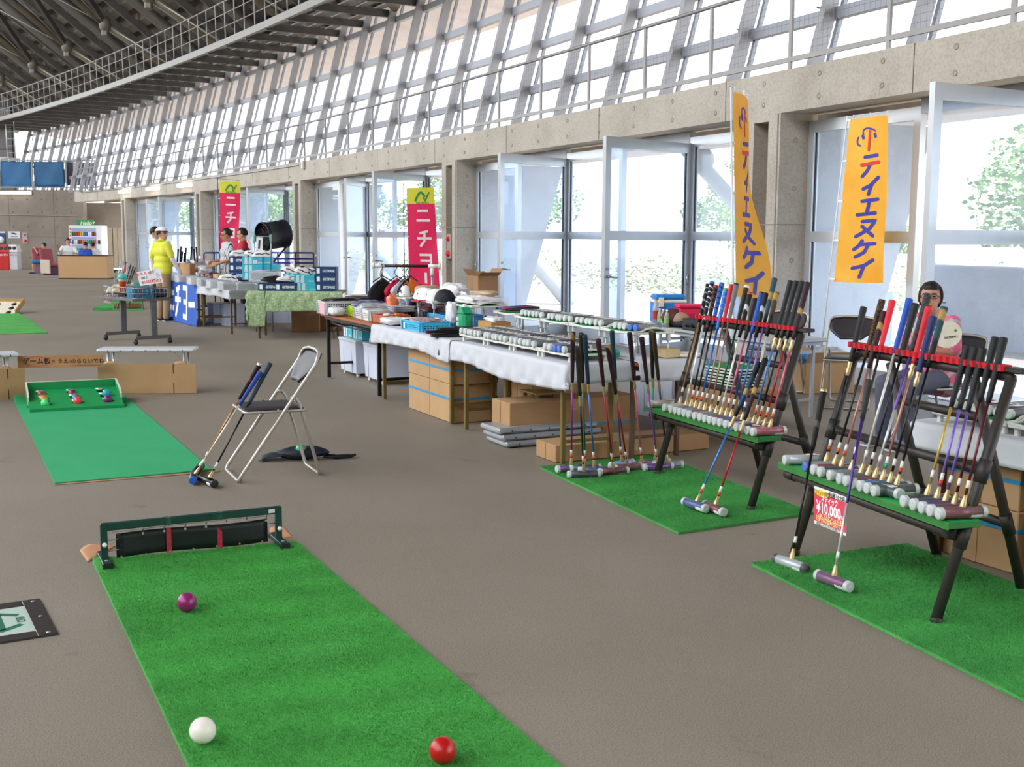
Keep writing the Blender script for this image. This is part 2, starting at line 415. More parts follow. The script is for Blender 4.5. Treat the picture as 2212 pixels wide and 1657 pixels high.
# glass bays: five modules each, two of them doors that stand open
MOD = (BAY - .64) / 5
NG = .40
ZTR = 1.5
wn = [0]; dn = [0]
M_frame = mat('#c3c7cc', .32, .45, .04, 5)
M_gasket = mat('#2b2d31', .6)
DOOR_OPEN = {(0, 1): 95, (0, 3): 97.5, (1, 1): 109.5, (1, 3): 116.0, (2, 1): 120.5, (2, 3): 143.5, (3, 1): 125.5, (3, 3): 148.5, (4, 1): 125.5, (4, 3): 144.5}
def leaf_parts(root, a, c, z0, z1, th=.05, stile=.09, wall=False):
    """frame, transom and two panes between ground points a and c"""
    u = (c - a).normalized(); L = (c - a).length; nn = V(u.y, -u.x, 0); Z = V(0, 0, 1)
    f = MB()
    for s0 in (0, L - stile): f.bar(a + u * (s0 + stile / 2) + Z * z0, a + u * (s0 + stile / 2) + Z * z1, stile, th, up=nn)
    f.bar(a + u * stile + Z * (z1 - .06), c - u * stile + Z * (z1 - .06), th, .12)
    f.bar(a + u * stile + Z * ZTR, c - u * stile + Z * ZTR, th, .11)
    f.bar(a + u * stile + Z * (z0 + .09), c - u * stile + Z * (z0 + .09), th, .18)
    f.build('frame', M_frame, root)
    g = MB()
    for s0 in (stile + .006, L - stile - .006): g.bar(a + u * s0 + Z * (z0 + .18), a + u * s0 + Z * (z1 - .12), .012, .02, up=nn)
    g.build('gasket', M_gasket, root)
    for za, zb in ((z0 + .18, ZTR - .055), (ZTR + .055, z1 - .12)):
        p = MB(); p.bar(a + u * stile + Z * (za + zb) / 2, c - u * stile + Z * (za + zb) / 2, .008, zb - za); p.build('pane', M_glass, root)
for k, t in enumerate(CT):
    if k == len(CT) - 1: break
    for j in range(5):
        a = W(t + .64 + MOD * j, NG); c = W(t + .64 + MOD * (j + 1), NG)
        if k == 0 and j < 2: continue
        if k == 4 and j > 3: pass
        if j in (1, 3):
            dn[0] += 1; d = struct(MB().build('door_%d' % dn[0], M_frame))
            mid = (wh(t) + wh(t + BAY)) / 2
            ang = wh(t + MOD * j) + R(DOOR_OPEN[(k, j)])     # each leaf stands open by its own angle
            u = V(math.cos(ang), math.sin(ang), 0)
            leaf_parts(d, a + u * .03, a + u * MOD, .02, 2.62)
            # lever handle near the free edge, on both faces
            e = a + u * (MOD - .05) + V(0, 0, 1.03); nn = V(u.y, -u.x, 0)
            h = MB()
            for s in (1, -1):
                h.tube(e + nn * .02 * s, e + nn * .07 * s, .014, n=8); h.tube(e + nn * .065 * s, e + nn * .065 * s - u * .13 - V(0, 0, .012), .010, n=8)
                h.tube(e + nn * .02 * s + V(0, 0, .09), e + nn * .035 * s + V(0, 0, .09), .02, n=10)
            h.build('lever_handle', mat('#8a8c8f', .25, .9), d)
            # header of the opening
            hb = MB(); hb.bar(a + V(0, 0, 2.70), c + V(0, 0, 2.70), .08, .14); hb.bar(a + V(0, 0, .01), a + V(0, 0, 2.63), .07, .07); hb.build('jamb', M_alud, d)
        else:
            wn[0] += 1; w = struct(MB().build('window_%d' % wn[0], M_frame)); leaf_parts(w, a, c, .02, 2.70, .07)
            if j != 2:
                h = MB(); e = c + V(0, 0, 1.03) + (a - c).normalized() * .05; nn = W(t, -1) - W(t, 0)
                h.tube(e + nn * .03, e + nn * .07, .012, n=8); h.tube(e + nn * .065 + V(0, 0, .01), e + nn * .065 - V(0, 0, .13), .011, n=8); h.build('lever_handle', mat('#c8cacc', .25, .9), w)
# soffit outside above the doors
b = prof_strip(MB(), [(1.2, 2.76), (3.0, 2.86), (3.0, 3.05), (1.2, 3.05)], -12, TEND); struct(b.build('ceiling_soffit', mat('#cdbfb2', .8, 0, .15, 3)))

# ------------------------------------------------------------------ upper gallery: sloping glazing
def gn(t, z):                                              # glazing plane leans outwards
    top = max(1.0, 1.45 - .02 * max(0, t - 13)); return top - (6.6 - z) * .27
ZG = [3.15, 3.82, 4.55, 5.32, 6.12, 6.62]
GM = BAY / 6
M_post = mat('#9c9a9c', .5, .2, .06, 5); M_mull = mat('#9a9ca4', .5, .1, .05, 5)
gl_t0, gl_n = -7.3, 40
tall = [gl_t0 + GM * i for i in range(gl_n + 1)]
for s in range(7):
    w = struct(MB().build('window_gallery_%d' % (s + 1), M_frame)); seg = tall[s * 6:s * 6 + 7]
    post = MB()
    for i, t in enumerate(seg[:-1] if s < 6 else seg):
        p = MB(); x = W(t, gn(t, 3.15) - .15, 3.15); y = W(t, gn(t, 6.7) - .15, 6.75); p.bar(x, y, .09, .15, up=W(t, 1) - W(t, 0)); p.build('post', M_post, w)
        p = MB(); x = W(t, gn(t, 3.15) + .02, 3.15); y = W(t, gn(t, 6.7) + .02, 6.65); p.bar(x, y, .05, .05, up=W(t, 1) - W(t, 0)); p.build('mullion', M_mull, w)
    for i in range(len(seg) - 1):
        a, c = seg[i], seg[i + 1]
        for r in range(1, len(ZG)):
            p = MB(); p.bar(W(a, gn(a, ZG[r]) - .03, ZG[r]), W(c, gn(c, ZG[r]) - .03, ZG[r]), .10, .12 if r < 5 else .22); p.build('transom', M_mull if r < 5 else M_steel, w)
        for r in range(len(ZG) - 1):
            z0, z1 = ZG[r], ZG[r + 1]; p = MB(); p.quad(W(a, gn(a, z0), z0), W(c, gn(c, z0), z0), W(c, gn(c, z1), z1), W(a, gn(a, z1), z1)); p.build('pane', M_glassu, w)
        for r in range(1, 5):                              # little operator arm in each frame
            p = MB(); z0 = ZG[r]; p.tube(W(a + .1, gn(a, z0) - .1, z0 + .05), W(a + .34, gn(a, z0) - .02, z0 + .12), .012, n=5); p.build('window_stay', M_steeld, w)

# gallery railing
rail = thing('gallery_railing', 'grey steel railing with wire mesh along the concrete gallery edge', 'railing', W(0, 0, ZT))
def loc(p): return p - W(0, 0, ZT)
tp = [t for t in [-5.8 + BAY / 6 * i for i in range(34)]]
b = MB(); b.path([loc(W(-6.5 + .7 * i, .12, 4.10)) for i in range(70)], .024, 6); b.build('handrail', M_steel, rail)
b = MB()
for a, c in zip([-6.5 + .7 * i for i in range(69)], [-5.8 + .7 * i for i in range(69)]): b.bar(loc(W(a, .12, 3.32)), loc(W(c, .12, 3.32)), .03, .05)
b.build('bottom_rail', M_steel, rail)
for t in tp:
    b = MB(); b.bar(loc(W(t, .12, ZT)), loc(W(t, .12, 4.09)), .045, .03, up=W(t, 1) - W(t, 0)); b.build('post', M_steel, rail)
M_wire = mat('#7f7d80', .5, .4)
b = MB()
def wire(a, c): 
    d = (c - a).normalized(); s = d.cross(V(.3, .5, .8)).normalized() * .0016
    b.add([a - s, a + s, c + s, c - s], [(0, 1, 2, 3)])
t = -4.6
while t < 40.8:
    wire(loc(W(t, .12, 3.34)), loc(W(t, .12, 4.08))); t += .075
for i in range(10):
    z = 3.40 + .072 * i
    for j in range(31): wire(loc(W(-4.6 + 1.46 * j, .12, z)), loc(W(-4.6 + 1.46 * (j + 1), .12, z)))
tag(b.build('mesh_infill', M_wire, rail), kind='stuff')

# conduit and junction box under the gallery edge
b = MB(); b.path([W(17.6 + .8 * i, -.02, 3.13) for i in range(30)], .014, 6); tag(b.build('conduit', M_alu), 'thin grey conduit running along the concrete ring beam', 'conduit')
b = MB(); b.box((0, 0, 0), (.10, .06, .2), ch=.01); tag(b.build('junction_box', mat('#d8d2c4', .5), loc=W(17.2, -.04, 3.12), rotz=wh(17)), 'small beige junction box at the end of the beam conduit', 'junction box')
# strip lights on the beam near the far corner
for px, py in ((270, 418), (330, 411.5), (399, 404)):
    tt = min([24 + .1 * i for i in range(180)], key=lambda q: abs((lambda v: CX + F * v.dot(RT) / v.dot(fw))(W(q, -.06, 3.0) - EYEP) - px))
    l = thing('strip_light', {270: 'lit strip light on the beam nearest the corner by the far wall', 330: 'lit strip light on the beam, middle of three', 399: 'lit strip light on the beam next to the far pink banner'}[px], 'light', W(tt, 0, 3.0), wh(tt), 'strip lights on the ring beam')
    b = MB(); b.box((0, .07, 0), (1.25, .14, .10), ch=.02); b.build('diffuser', mat('#fff6e8', .4, 0, .01, emit=4.0), l)
    b = MB(); b.box((0, .005, .0), (1.3, .02, .14)); b.build('backplate', M_alu, l)

# unseen left and back walls, added to cut daylight reaching the foreground
b = MB()
for a, c in zip(range(-40, 60, 5), range(-35, 65, 5)): b.quad(W(a, -36, 0), W(c, -36, 0), W(c, -36, 9), W(a, -36, 9))
struct(b.build('wall_left_unseen', M_conc2))
b = MB(); b.quad(W(-24, -36, 0), W(-24, 3, 0), W(-24, 3, 8.0), W(-24, -36, 12)); struct(b.build('wall_back_unseen', M_conc2))
# ------------------------------------------------------------------ far wall with the blue screened balcony
Yw = 49.5; xr = W(TEND).x
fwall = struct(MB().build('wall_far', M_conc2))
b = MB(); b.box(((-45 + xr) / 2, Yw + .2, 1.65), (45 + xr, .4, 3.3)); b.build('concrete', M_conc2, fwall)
b = MB()
for x in [xr - 1.25 - 1.9 * i for i in range(6)]: b.box((x, Yw - .002, 1.65), (.012, .006, 3.3))
b.box(((-45 + xr) / 2, Yw - .002, 1.32), (45 + xr, .006, .012)); b.build('pour_joints', mat('#6f675d', .9), fwall)
b = MB()
for i in range(14):
    for z in (.45, 1.75, 2.35, 2.9): b.lathe([(.02, 0), (.03, .004), (.04, .0)], 8, (xr - .5 - .62 * i, Yw - .001, z), (0, -1, 0))
b.build('tie_holes', mat('#5d554c', .9), fwall)
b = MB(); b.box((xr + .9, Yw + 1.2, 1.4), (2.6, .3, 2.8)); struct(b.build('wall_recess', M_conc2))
# balcony railing and its screens
br = thing('balcony_railing', 'grey balcony railing along the top of the far concrete wall', 'railing', (xr, Yw - .1, 3.3))
b = MB(); b.bar((.7, 0, 1.22), (-14, 0, 1.22), .05, .05); b.bar((.7, 0, .1), (-14, 0, .1), .05, .05); b.build('rail', M_steel, br)
for x in (.6, .25, 0, -.28, -.62, -2.05, -3.45, -4.9, -6.3): b = MB(); b.bar((x, 0, 0), (x, 0, 1.22), .06, .06); b.build('post', M_steel, br)
Mb1 = mat('#2f6593', .6, 0, .25, .8)
for x0, x1, lab in ((-.72, -2.0, 'blue tarpaulin panel on the balcony railing, rightmost and narrowest in view'), (-2.1, -3.4, 'blue tarpaulin panel on the balcony railing, second from the right'), (-3.5, -6.0, 'blue tarpaulin panel on the balcony railing at the picture edge')):
    b = MB(); b.grid(lambda u, v, x0=x0, x1=x1: (x0 + (x1 - x0) * u, .06 + .015 * math.sin(9 * u + 4 * v) + .01 * math.sin(23 * v), .12 + 1.05 * v), 14, 8)
    tag(solid(b.build('tarpaulin', Mb1, loc=(xr, Yw - .1, 3.3)), .01), lab, 'tarpaulin', 'tarpaulins on the balcony')
b = MB()
for i in range(34): b.bar((.55 - .036 * i, .06, .12), (.55 - .036 * i, .06, 1.2), .006, .006)
for i in range(28): b.bar((.55, .06, .14 + .038 * i), (-.68, .06, .14 + .038 * i), .006, .006)
tag(b.build('balcony_mesh', M_steeld, loc=(xr, Yw - .1, 3.3)), 'wire mesh panel at the corner end of the balcony railing', 'mesh')
b = MB(); b.grid(lambda u, v: (.5 - 1.2 * u, .35 + .02 * math.sin(12 * u), .2 + .95 * v), 10, 4); tag(solid(b.build('dark_tarpaulin', mat('#1d2b55', .7, 0, .2, 1), loc=(xr, Yw - .1, 3.3)), .01), 'dark navy sheet behind the balcony wire mesh', 'tarpaulin')
# panelled back wall above the balcony with a ladder
bw = struct(MB().build('wall_upper', M_steeld))
for i in range(6):
    for j in range(4):
        b = MB(); b.box((-23.0 - 1.15 * i - .57, 54.1, 3.4 + .95 * j + .47), (1.12, .06, .92), ch=.01); b.build('panel', mat('#6b6664', .6, .1, .06, 2), bw)
b = MB(); b.box((-26.9, 54.3, 5.2), (7.8, .2, 4.6)); b.build('backing', M_black, bw)
ld = thing('caged_ladder', 'pale metal ladder rising from the balcony to the roof catwalk', 'ladder', at(25, 345, 51.5))
for x in (-.18, .18): b = MB(); b.tube((x, 0, -.6), (x, 0, 2.6), .022, n=8); b.build('rail', M_alu, ld)
for i in range(9): b = MB(); b.tube((-.18, 0, -.3 + .3 * i), (.18, 0, -.3 + .3 * i), .012, n=6); b.build('rung', M_alu, ld)
b = MB(); b.path([(.45 * math.cos(2 * math.pi * i / 20) - .1, .35 * math.sin(2 * math.pi * i / 20), .05) for i in range(20)], .03, 6, close=True)
for a in range(6): b.bar((.42 * math.cos(a) - .1, .33 * math.sin(a), .05), (.5 * math.cos(a) - .1, .4 * math.sin(a), -.5), .06, .02)
b.build('safety_ring', M_alu, ld)

# ------------------------------------------------------------------ roof
TR = math.tan(R(37))
def rf(t, s, dz=0.0): return W(t, 1.4 - s, 6.95 + s * TR + dz)     # s metres inwards
M_deck = mat('#5a5149', .8, 0, .2, 3); M_raft = mat('#6a6561', .6, .1, .1, 3); M_tubeg = mat('#8c8a86', .5, .2, .06, 2); M_tubeb = mat('#7d7362', .5, .2, .1, 2)
roof = struct(MB().build('ceiling', M_deck))
SMAX = 24.0
b = MB(); ns = int(SMAX / .18); tq = [-40 + 3.4 * i for i in range(32)]
prof = []
for i in range(ns):
    s0 = i * .56
    if s0 > SMAX: break
    prof += [(s0, 0), (s0 + .22, 0), (s0 + .26, .24), (s0 + .52, .24)]
m = len(prof); vs = [rf(t, s, d) for t in tq for s, d in prof]
b.add(vs, [(i * m + k, i * m + k + 1, (i + 1) * m + k + 1, (i + 1) * m + k) for i in range(len(tq) - 1) for k in range(m - 1)]); b.build('corrugated_deck', M_deck, roof)
for i in range(30):
    t = 10 + 1.6 * i
    b = MB(); b.bar(rf(t, 0, -.14), rf(t, 11, -.14), .10, .22); b.build('rafter', M_raft, roof)
for i in range(9):
    t = 12 + 5.3 * i
    b = MB(); b.tube(rf(t, .2, -.55), rf(t - 1.2, 11, -.95), .17, n=12); b.build('main_tube', M_tubeg, roof)
    b = MB(); b.tube(rf(t + 2.4, .2, -.75), rf(t + 1.9, 3.2, -1.35), .12, n=10); b.tube(rf(t + 1.9, 3.2, -1.35), rf(t + .9, 11, -1.5), .12, n=10); b.build('chord_tube', M_tubeb, roof)
    nd = rf(t + 1.9, 3.2, -1.35)
    b = MB(); b.sphere(nd, (.2, .2, .26), 8, 6); b.box(nd + V(0, 0, -.22), (.2, .2, .3), ch=.03); b.build('cast_node', mat('#6f685c', .5, .2, .1), roof)
    for d in (-2.4, 2.4):
        b = MB(); b.bar(nd, rf(t + 1.9 + d, 6.2, -.2), .13, .18); b.build('strut', M_steeld, roof)
    for d, s in ((4.6, 7.5), (-3.4, 8.5)):
        b = MB(); b.tube(nd, rf(t + 1.9 + d, s, -1.4), .022, n=5); b.build('tie_rod', mat('#b5b0a6', .4, .3), roof)
    b = MB(); b.tube(nd, rf(t + 1.2, .1, -.9), .03, n=5); b.build('tie_rod', mat('#b5b0a6', .4, .3), roof)
# eave soffit seen through the top panes
b = MB(); prof = [(1.7, 6.75), (4.2, 6.35), (4.2, 6.75), (1.7, 7.2)]; prof_strip(b, prof, -12, 56, 2.9); b.build('eave_soffit', mat('#d6cfd2', .8, 0, .10, 2), roof)
b = MB(); prof_strip(b, [(.9, 6.66), (1.75, 6.66), (1.75, 7.2), (.9, 6.95)], -12, 56, 2.9); b.build('eave_beam', mat('#4f4b49', .7, .1, .1, 2), roof)

# catwalk hung under the roof edge
M_crail = mat('#7d7974', .5, .2, .06, 4)
cw = thing('catwalk', 'grey steel maintenance catwalk hung below the roof edge', 'catwalk', W(20, 0, 6.3))
def cl(p): return p - W(20, 0, 6.3)
def ne(t): return -.55 - .042 * (t - 13)
ct = [6 + 1.45 * i for i in range(31)]
b = MB()
for a, c in zip(ct, ct[1:]):
    b.bar(cl(W(a, ne(a), 6.30)), cl(W(c, ne(c), 6.30)), .10, .16)
b.build('edge_channel', M_crail, cw)
b = MB()
for a, c in zip(ct, ct[1:]):
    for k in range(4):
        f0 = .12 + .2 * k; na, nc = ne(a) + (gn(a, 6.6) - ne(a)) * f0, ne(c) + (gn(c, 6.6) - ne(c)) * f0
        b.bar(cl(W(a, na, 6.34)), cl(W(c, nc, 6.34)), .16, .03)
b.build('grating', mat('#7a6f6b', .6, .2, .1), cw)
for t in ct:
    b = MB(); b.bar(cl(W(t, ne(t), 6.26)), cl(W(t, gn(t, 6.5) - .15, 6.26)), .07, .16); b.build('bracket', M_steeld, cw)
    for q in (0, .72):
        b = MB(); b.bar(cl(W(t + q, ne(t + q), 6.3)), cl(W(t + q, ne(t + q) - .02, 7.3)), .05, .02, up=W(t, 1) - W(t, 0)); b.build('post', M_crail, cw)
for z in (6.68, 7.0, 7.3):
    b = MB(); b.path([cl(W(6 + .97 * i, ne(6 + .97 * i) - .01, z)) for i in range(46)], .016 if z < 7.2 else .022, 5); b.build('guard_rail', M_crail, cw)

# ------------------------------------------------------------------ outside: struts, parapet, block, trees
for k, t in enumerate(CT[:-1]):
    b = MB(); b.tube(W(t + 5.75, 2.7, 2.93), W(t + 3.6, 4.4, .02), .19, n=14)
    tag(b.build('raking_strut', mat('#d9dbe0', .6, 0, .05, 2)), ['raking round strut outside the rightmost glass bay', 'raking round strut outside the glass behind the coolers', 'raking round strut outside the bay with the large pink banner', 'raking round strut outside the bay with the drum fan', 'raking round strut outside the farthest glass bay'][k], 'strut', 'raking struts outside the glass')
b = prof_strip(MB(), [(4.7, -.05), (4.7, 1.12), (4.95, 1.12), (4.95, -.05)], -14, 2.6); struct(b.build('wall_parapet', M_cout))
b = MB(); b.box((0, 0, .38), (2.4, 1.0, .8), ch=.03); b.box((.2, 0, .82), (1.5, .9, .1), ch=.02); tag(b.build('concrete_block', mat('#8fa0bd', .7, 0, .1, 1.5), loc=W(3.6, 3.4, .0), rotz=wh(3)), 'low pale blue block outside the glass behind the coolers', 'block')
def tree_meshes(seed, nl=7000):
    rnd = random.Random(seed); b = MB(); cl_ = [(V(rnd.gauss(0, .5), rnd.gauss(0, .5), rnd.uniform(.15, 1.0)), rnd.uniform(.22, .42)) for _ in range(22)]
    for i in range(nl):
        c, r = rnd.choice(cl_); d = V(rnd.gauss(0, 1), rnd.gauss(0, 1), rnd.gauss(0, 1)).normalized(); p = c + d * r * rnd.uniform(.6, 1.0); p.z = max(p.z, .02)
        s = rnd.uniform(.022, .05); x, y, z = b.frame(d + V(rnd.gauss(0, .5), rnd.gauss(0, .5), rnd.gauss(0, .5)))
        b.add([p - x * s, p - y * s * .6, p + x * s, p + y * s * .6], [(0, 1, 2, 3)])
    tr = MB(); tr.tube((0, 0, -.5), (0, 0, .5), .05, .03, n=8)
    for i in range(6): c, r = cl_[i]; tr.tube((0, 0, .1 + .05 * i), c, .025, .01, n=5)
    return b, tr
M_leaf = [mat('#7f9a50', .7, 0, .3, 6), mat('#729456', .7, 0, .3, 6), mat('#91a95f', .7, 0, .3, 6)]
protos = []
tl = [(9, 17, 2.5, 'broad pale tree beyond the parapet in the rightmost window'), (-2, 15, 2.0, 'tree left of the broad one beyond the parapet'), (17, 16, 2.0, 'round leafy tree outside the bay behind the mallet trays'), (23, 19, 2.3, 'tall tree beyond the coolers outside the glass'), (29, 13, 2.3, 'tree seen through the glass behind the large pink banner'), (35, 15, 2.6, 'tree behind the hanging clothes outside the glass'), (40, 11, 2.2, 'tree seen behind the drum fan outside'), (47, 12, 2.4, 'tree outside the glass beyond the far pink banner'), (13, 22, 2.4, 'distant tree between the two yellow banners'), (55, 12, 2.2, 'farthest tree outside the last bay')]
for i, (t, n, s, lab) in enumerate(tl):
    r = thing('tree', lab, 'tree', W(t, n, 0), i * .7, 'trees outside the glass')
    if i < 3: fo, tk = tree_meshes(i + 3); protos.append((fo.build('foliage', M_leaf[i], r), tk.build('trunk', mat('#7c6b58', .9), r)))
    else:
        for q in protos[i % 3]: c = q.copy(); COL.objects.link(c); c.parent = r
    r.scale = (s, s, s * 1.05); r.location.z = s * .5
b = MB(); rnd = random.Random(5)
for i in range(14000):
    t = rnd.uniform(-14, 52); n = rnd.uniform(8.5, 11.5); p = W(t, n, rnd.uniform(0, 1.1) * rnd.uniform(.3, 1)); s = rnd.uniform(.03, .075); x, y, z = b.frame(V(rnd.gauss(0, 1), rnd.gauss(0, 1), rnd.gauss(0, 1)))
    b.add([p - x * s, p - y * s * .5, p + x * s, p + y * s * .5], [(0, 1, 2, 3)])
tag(b.build('hedge', mat('#9aa568', .8, 0, .35, 2)), 'low sunlit grasses and shrubs beyond the terrace', 'shrubs', kind='stuff')
# ================================================================== foreground: turf lanes, goal, balls, hole board
def turf_nodes(c1, c2, c3):
    def f(nt, P, N):
        tc = N('ShaderNodeTexCoord')
        a = N('ShaderNodeTexNoise', Scale=240.0, Detail=2.0); nt.links.new(tc.outputs['Object'], a.inputs['Vector'])
        d = N('ShaderNodeTexNoise', Scale=2.2, Detail=4.0); nt.links.new(tc.outputs['Object'], d.inputs['Vector'])
        w = N('ShaderNodeTexWave', Scale=1.1, Distortion=3.0, Detail=2.0); w.bands_direction = 'Y'; nt.links.new(tc.outputs['Object'], w.inputs['Vector'])
        col = ramp(nt, a.outputs[0], [(.3, lin(c1)), (.5, lin(c2)), (.72, lin(c3))])
        v = ramp(nt, d.outputs[0], [(.3, (.82, .82, .82)), (.7, (1.1, 1.1, 1.1))]); w2 = ramp(nt, w.outputs[0], [(0, (.93, .93, .93)), (1, (1.05, 1.05, 1.05))])
        m1 = N('ShaderNodeMix', data_type='RGBA', blend_type='MULTIPLY'); m1.inputs[0].default_value = 1; nt.links.new(col, m1.inputs[6]); nt.links.new(v, m1.inputs[7])
        m2 = N('ShaderNodeMix', data_type='RGBA', blend_type='MULTIPLY'); m2.inputs[0].default_value = 1; nt.links.new(m1.outputs[2], m2.inputs[6]); nt.links.new(w2, m2.inputs[7])
        nt.links.new(m2.outputs[2], P.inputs['Base Color'])
        bp = N('ShaderNodeBump', Strength=.8, Distance=.006); nt.links.new(a.outputs[0], bp.inputs['Height']); nt.links.new(bp.outputs[0], P.inputs['Normal'])
    return f
M_turf = nodemat('artificial_turf', turf_nodes('#37933a', '#4cab4a', '#72c668'), .75)
M_turf2 = nodemat('dark_artificial_turf', turf_nodes('#338a3c', '#469f4a', '#66b866'), .75)
M_felt = mat('#2ba468', .85, 0, .06, 3, .3, 200)
def turf(name, q, label, m, blades=0, th=.012, wav=.004, seed=1, curl=None):
    """a rolled-out mat over the quad q (four floor points)"""
    q = [Vector(p) for p in q]; o = (q[0] + q[1] + q[2] + q[3]) / 4; q = [p - o for p in q]
    ux = (q[1] - q[0]).normalized(); ang = math.atan2(ux.y, ux.x); Rz = Matrix.Rotation(-ang, 3, 'Z'); q = [Rz @ p for p in q]
    t = thing(name, label, 'mat', (o.x, o.y, 0), ang)
    def sf(u, v):
        p = q[0].lerp(q[1], u).lerp(q[3].lerp(q[2], u), v)
        z = th + wav * (1 + math.sin(p.y * 7 + math.sin(p.x * 3 + seed)) * .6) * (.3 + .7 * mnoise.noise(p * 2 + V(seed, 0, 0)))
        if curl: z += curl * max(0, 1 - ((u - 0) ** 2 * 60 + (v - 0) ** 2 * 160))
        return V(p.x, p.y, max(z, .006))
    nu, nv = 24, 50; b = MB(); b.grid(sf, nu, nv)
    edge = [(i / nu, 0) for i in range(nu)] + [(1, j / nv) for j in range(nv)] + [(1 - i / nu, 1) for i in range(nu)] + [(0, 1 - j / nv) for j in range(nv)]
    top = [sf(u, v) for u, v in edge]; n = len(top)
    b.add(top + [V(p.x, p.y, .001) for p in top], [(i, (i + 1) % n, n + (i + 1) % n, n + i) for i in range(n)])
    b.build('backing', m, t)
    if blades:
        import numpy as np
        rng = np.random.default_rng(seed); uv = rng.random((blades, 2))
        Q = [np.array(p) for p in q]; u = uv[:, :1]; v = uv[:, 1:]
        P = (Q[0] * (1 - u) + Q[1] * u) * (1 - v) + (Q[3] * (1 - u) + Q[2] * u) * v
        P[:, 2] = th + wav * .5
        a = rng.random(blades) * 6.283; d = np.stack([np.cos(a), np.sin(a), np.zeros(blades)], 1); le = rng.normal(0, .35, (blades, 2)); hh = rng.uniform(.004, .009, (blades, 1))
        tip = P + np.concatenate([le * .008, hh], 1); wv = d * .0011
        vs = np.stack([P - wv, P + wv, tip], 1).reshape(-1, 3)
        me = bpy.data.meshes.new('pile'); me.vertices.add(len(vs)); me.vertices.foreach_set('co', vs.astype('f').ravel())
        me.loops.add(len(vs)); me.loops.foreach_set('vertex_index', np.arange(len(vs), dtype='i'))
        me.polygons.add(blades); me.polygons.foreach_set('loop_start', np.arange(0, len(vs), 3, dtype='i')); me.polygons.foreach_set('loop_total', np.full(blades, 3, dtype='i'))
        me.materials.append(m); me.update(); me.validate(); ob = bpy.data.objects.new('pile', me); COL.objects.link(ob); ob.parent = t; ob['kind'] = 'stuff'
    return t
A_, B_ = pz(200, 1215), pz(640, 1175); C_, D_ = pz(1205, 1657), pz(405, 1657)
ext = (C_ - B_).normalized() * .9; ext2 = (D_ - A_).normalized() * .9
turf('turf_lane', [A_, B_, C_ + ext, D_ + ext2], 'long green artificial turf lane with the goal frame at its end', M_turf, 150000, curl=.012, seed=2)
turf('turf_mat', [pz(1165, 1012), pz(1419, 985), pz(1757, 1112), pz(1465, 1155)], 'green turf mat under the farther mallet rack', M_turf2, 60000, seed=3)
n1, n2 = pz(1622, 1222), pz(1960, 1180); dn_ = (pz(2212, 1518) - n1)
turf('turf_mat', [n1, n2, n2 + dn_ * 1.35 + (n2 - n1) * .05, n1 + dn_ * 1.35], 'green turf mat under the nearer mallet rack', M_turf2, 90000, seed=4)
turf('felt_lane', [pz(30, 866), pz(267, 854), pz(457, 1016), pz(118, 1045)], 'smooth emerald felt lane in front of the nine-hole board', M_felt, 0, .006, .0015, 5, curl=.05)
turf('turf_mat', [pz(-200, 668), pz(38, 676), pz(104, 720), pz(-160, 727)], 'green turf mat at the left picture edge by the pale hole board', M_turf, 0, .01, .002, 6)
turf('turf_mat', [pz(203, 666), pz(305, 630), pz(309, 671), pz(205, 672)], 'small dark green turf mat behind the wheeled cart', M_turf2, 0, .01, .001, 7)
# brown tape along the felt's near edge
ta, tb = pz(117, 1047), pz(474, 1018); b = MB(); d = (tb - ta); n = V(d.y, -d.x, 0).normalized() * .022
b.add([p + V(0, 0, z) for z in (.002, .004) for p in (ta, tb, tb + n, ta + n)], [(0, 1, 2, 3), (7, 6, 5, 4), (0, 4, 5, 1), (1, 5, 6, 2), (2, 6, 7, 3), (3, 7, 4, 0)])
tag(b.build('floor_tape', mat('#b9865c', .7)), 'strip of brown tape along the near edge of the felt lane', 'tape')

# goal frame
g0, g1 = pz(226, 1207, .03), pz(602, 1165, .03); GW = (Vector((g1.x, g1.y)) - Vector((g0.x, g0.y))).length
gang = math.atan2(g1.y - g0.y, g1.x - g0.x)
goal = thing('goal_frame', 'dark green metal goal frame with a black rubber curtain at the lane end', 'goal frame', (g0.x, g0.y, .014), gang)
M_gg = mat('#173f38', .45, .2, .1)
for x in (0, GW):
    p = MB(); p.box((x, 0, .09), (.030, .030, .18), ch=.003); p.build('post', M_gg, goal)
    p = MB(); p.box((x, -.01, .012), (.042, .24, .024), ch=.003); f = p.build('foot', M_gg, goal)
    q = MB()
    for y in (-.125, .105): q.box((x, y, .012), (.046, .014, .028), ch=.003)
    q.build('rubber_cap', M_black, f)
    q = MB(); q.lathe([(.0, .0), (.008, .001), (.008, .003), (0, .003)], 10, (x, -.075, .024)); q.build('bolt', M_alu, f)
    q = MB(); q.sphere((x, -.024, .085 if x == 0 else .075), .011, 10, 8); q.build('white_knob', mat('#eef0ee', .4), goal)
    s = 1 if x == 0 else -1
    for z in (.045, .095):
        q = MB(); q.tube((x, .01, z), (x + s * .065, .02, z + .002), .0028, n=6); q.tube((x - s * .012, .01, z), (x + s * .0, .01, z), .006, n=6); q.build('side_bolt', M_alud, goal)
p = MB(); p.box((GW / 2, 0, .163), (GW, .028, .034), ch=.003); cb_ = p.build('crossbar', M_gg, goal)
for f_ in (.355, .65):
    p = MB(); p.box((GW * f_, 0, .163), (.022, .0295, .035)); p.build('clear_tape', mat('#33564a', .25), cb_)
p = MB(); p.box((GW - .035, -.0152, .163), (.03, .002, .018)); p.build('maker_label', mat('#dfe2dd', .5), cb_)
x0, x1 = .055, GW - .05
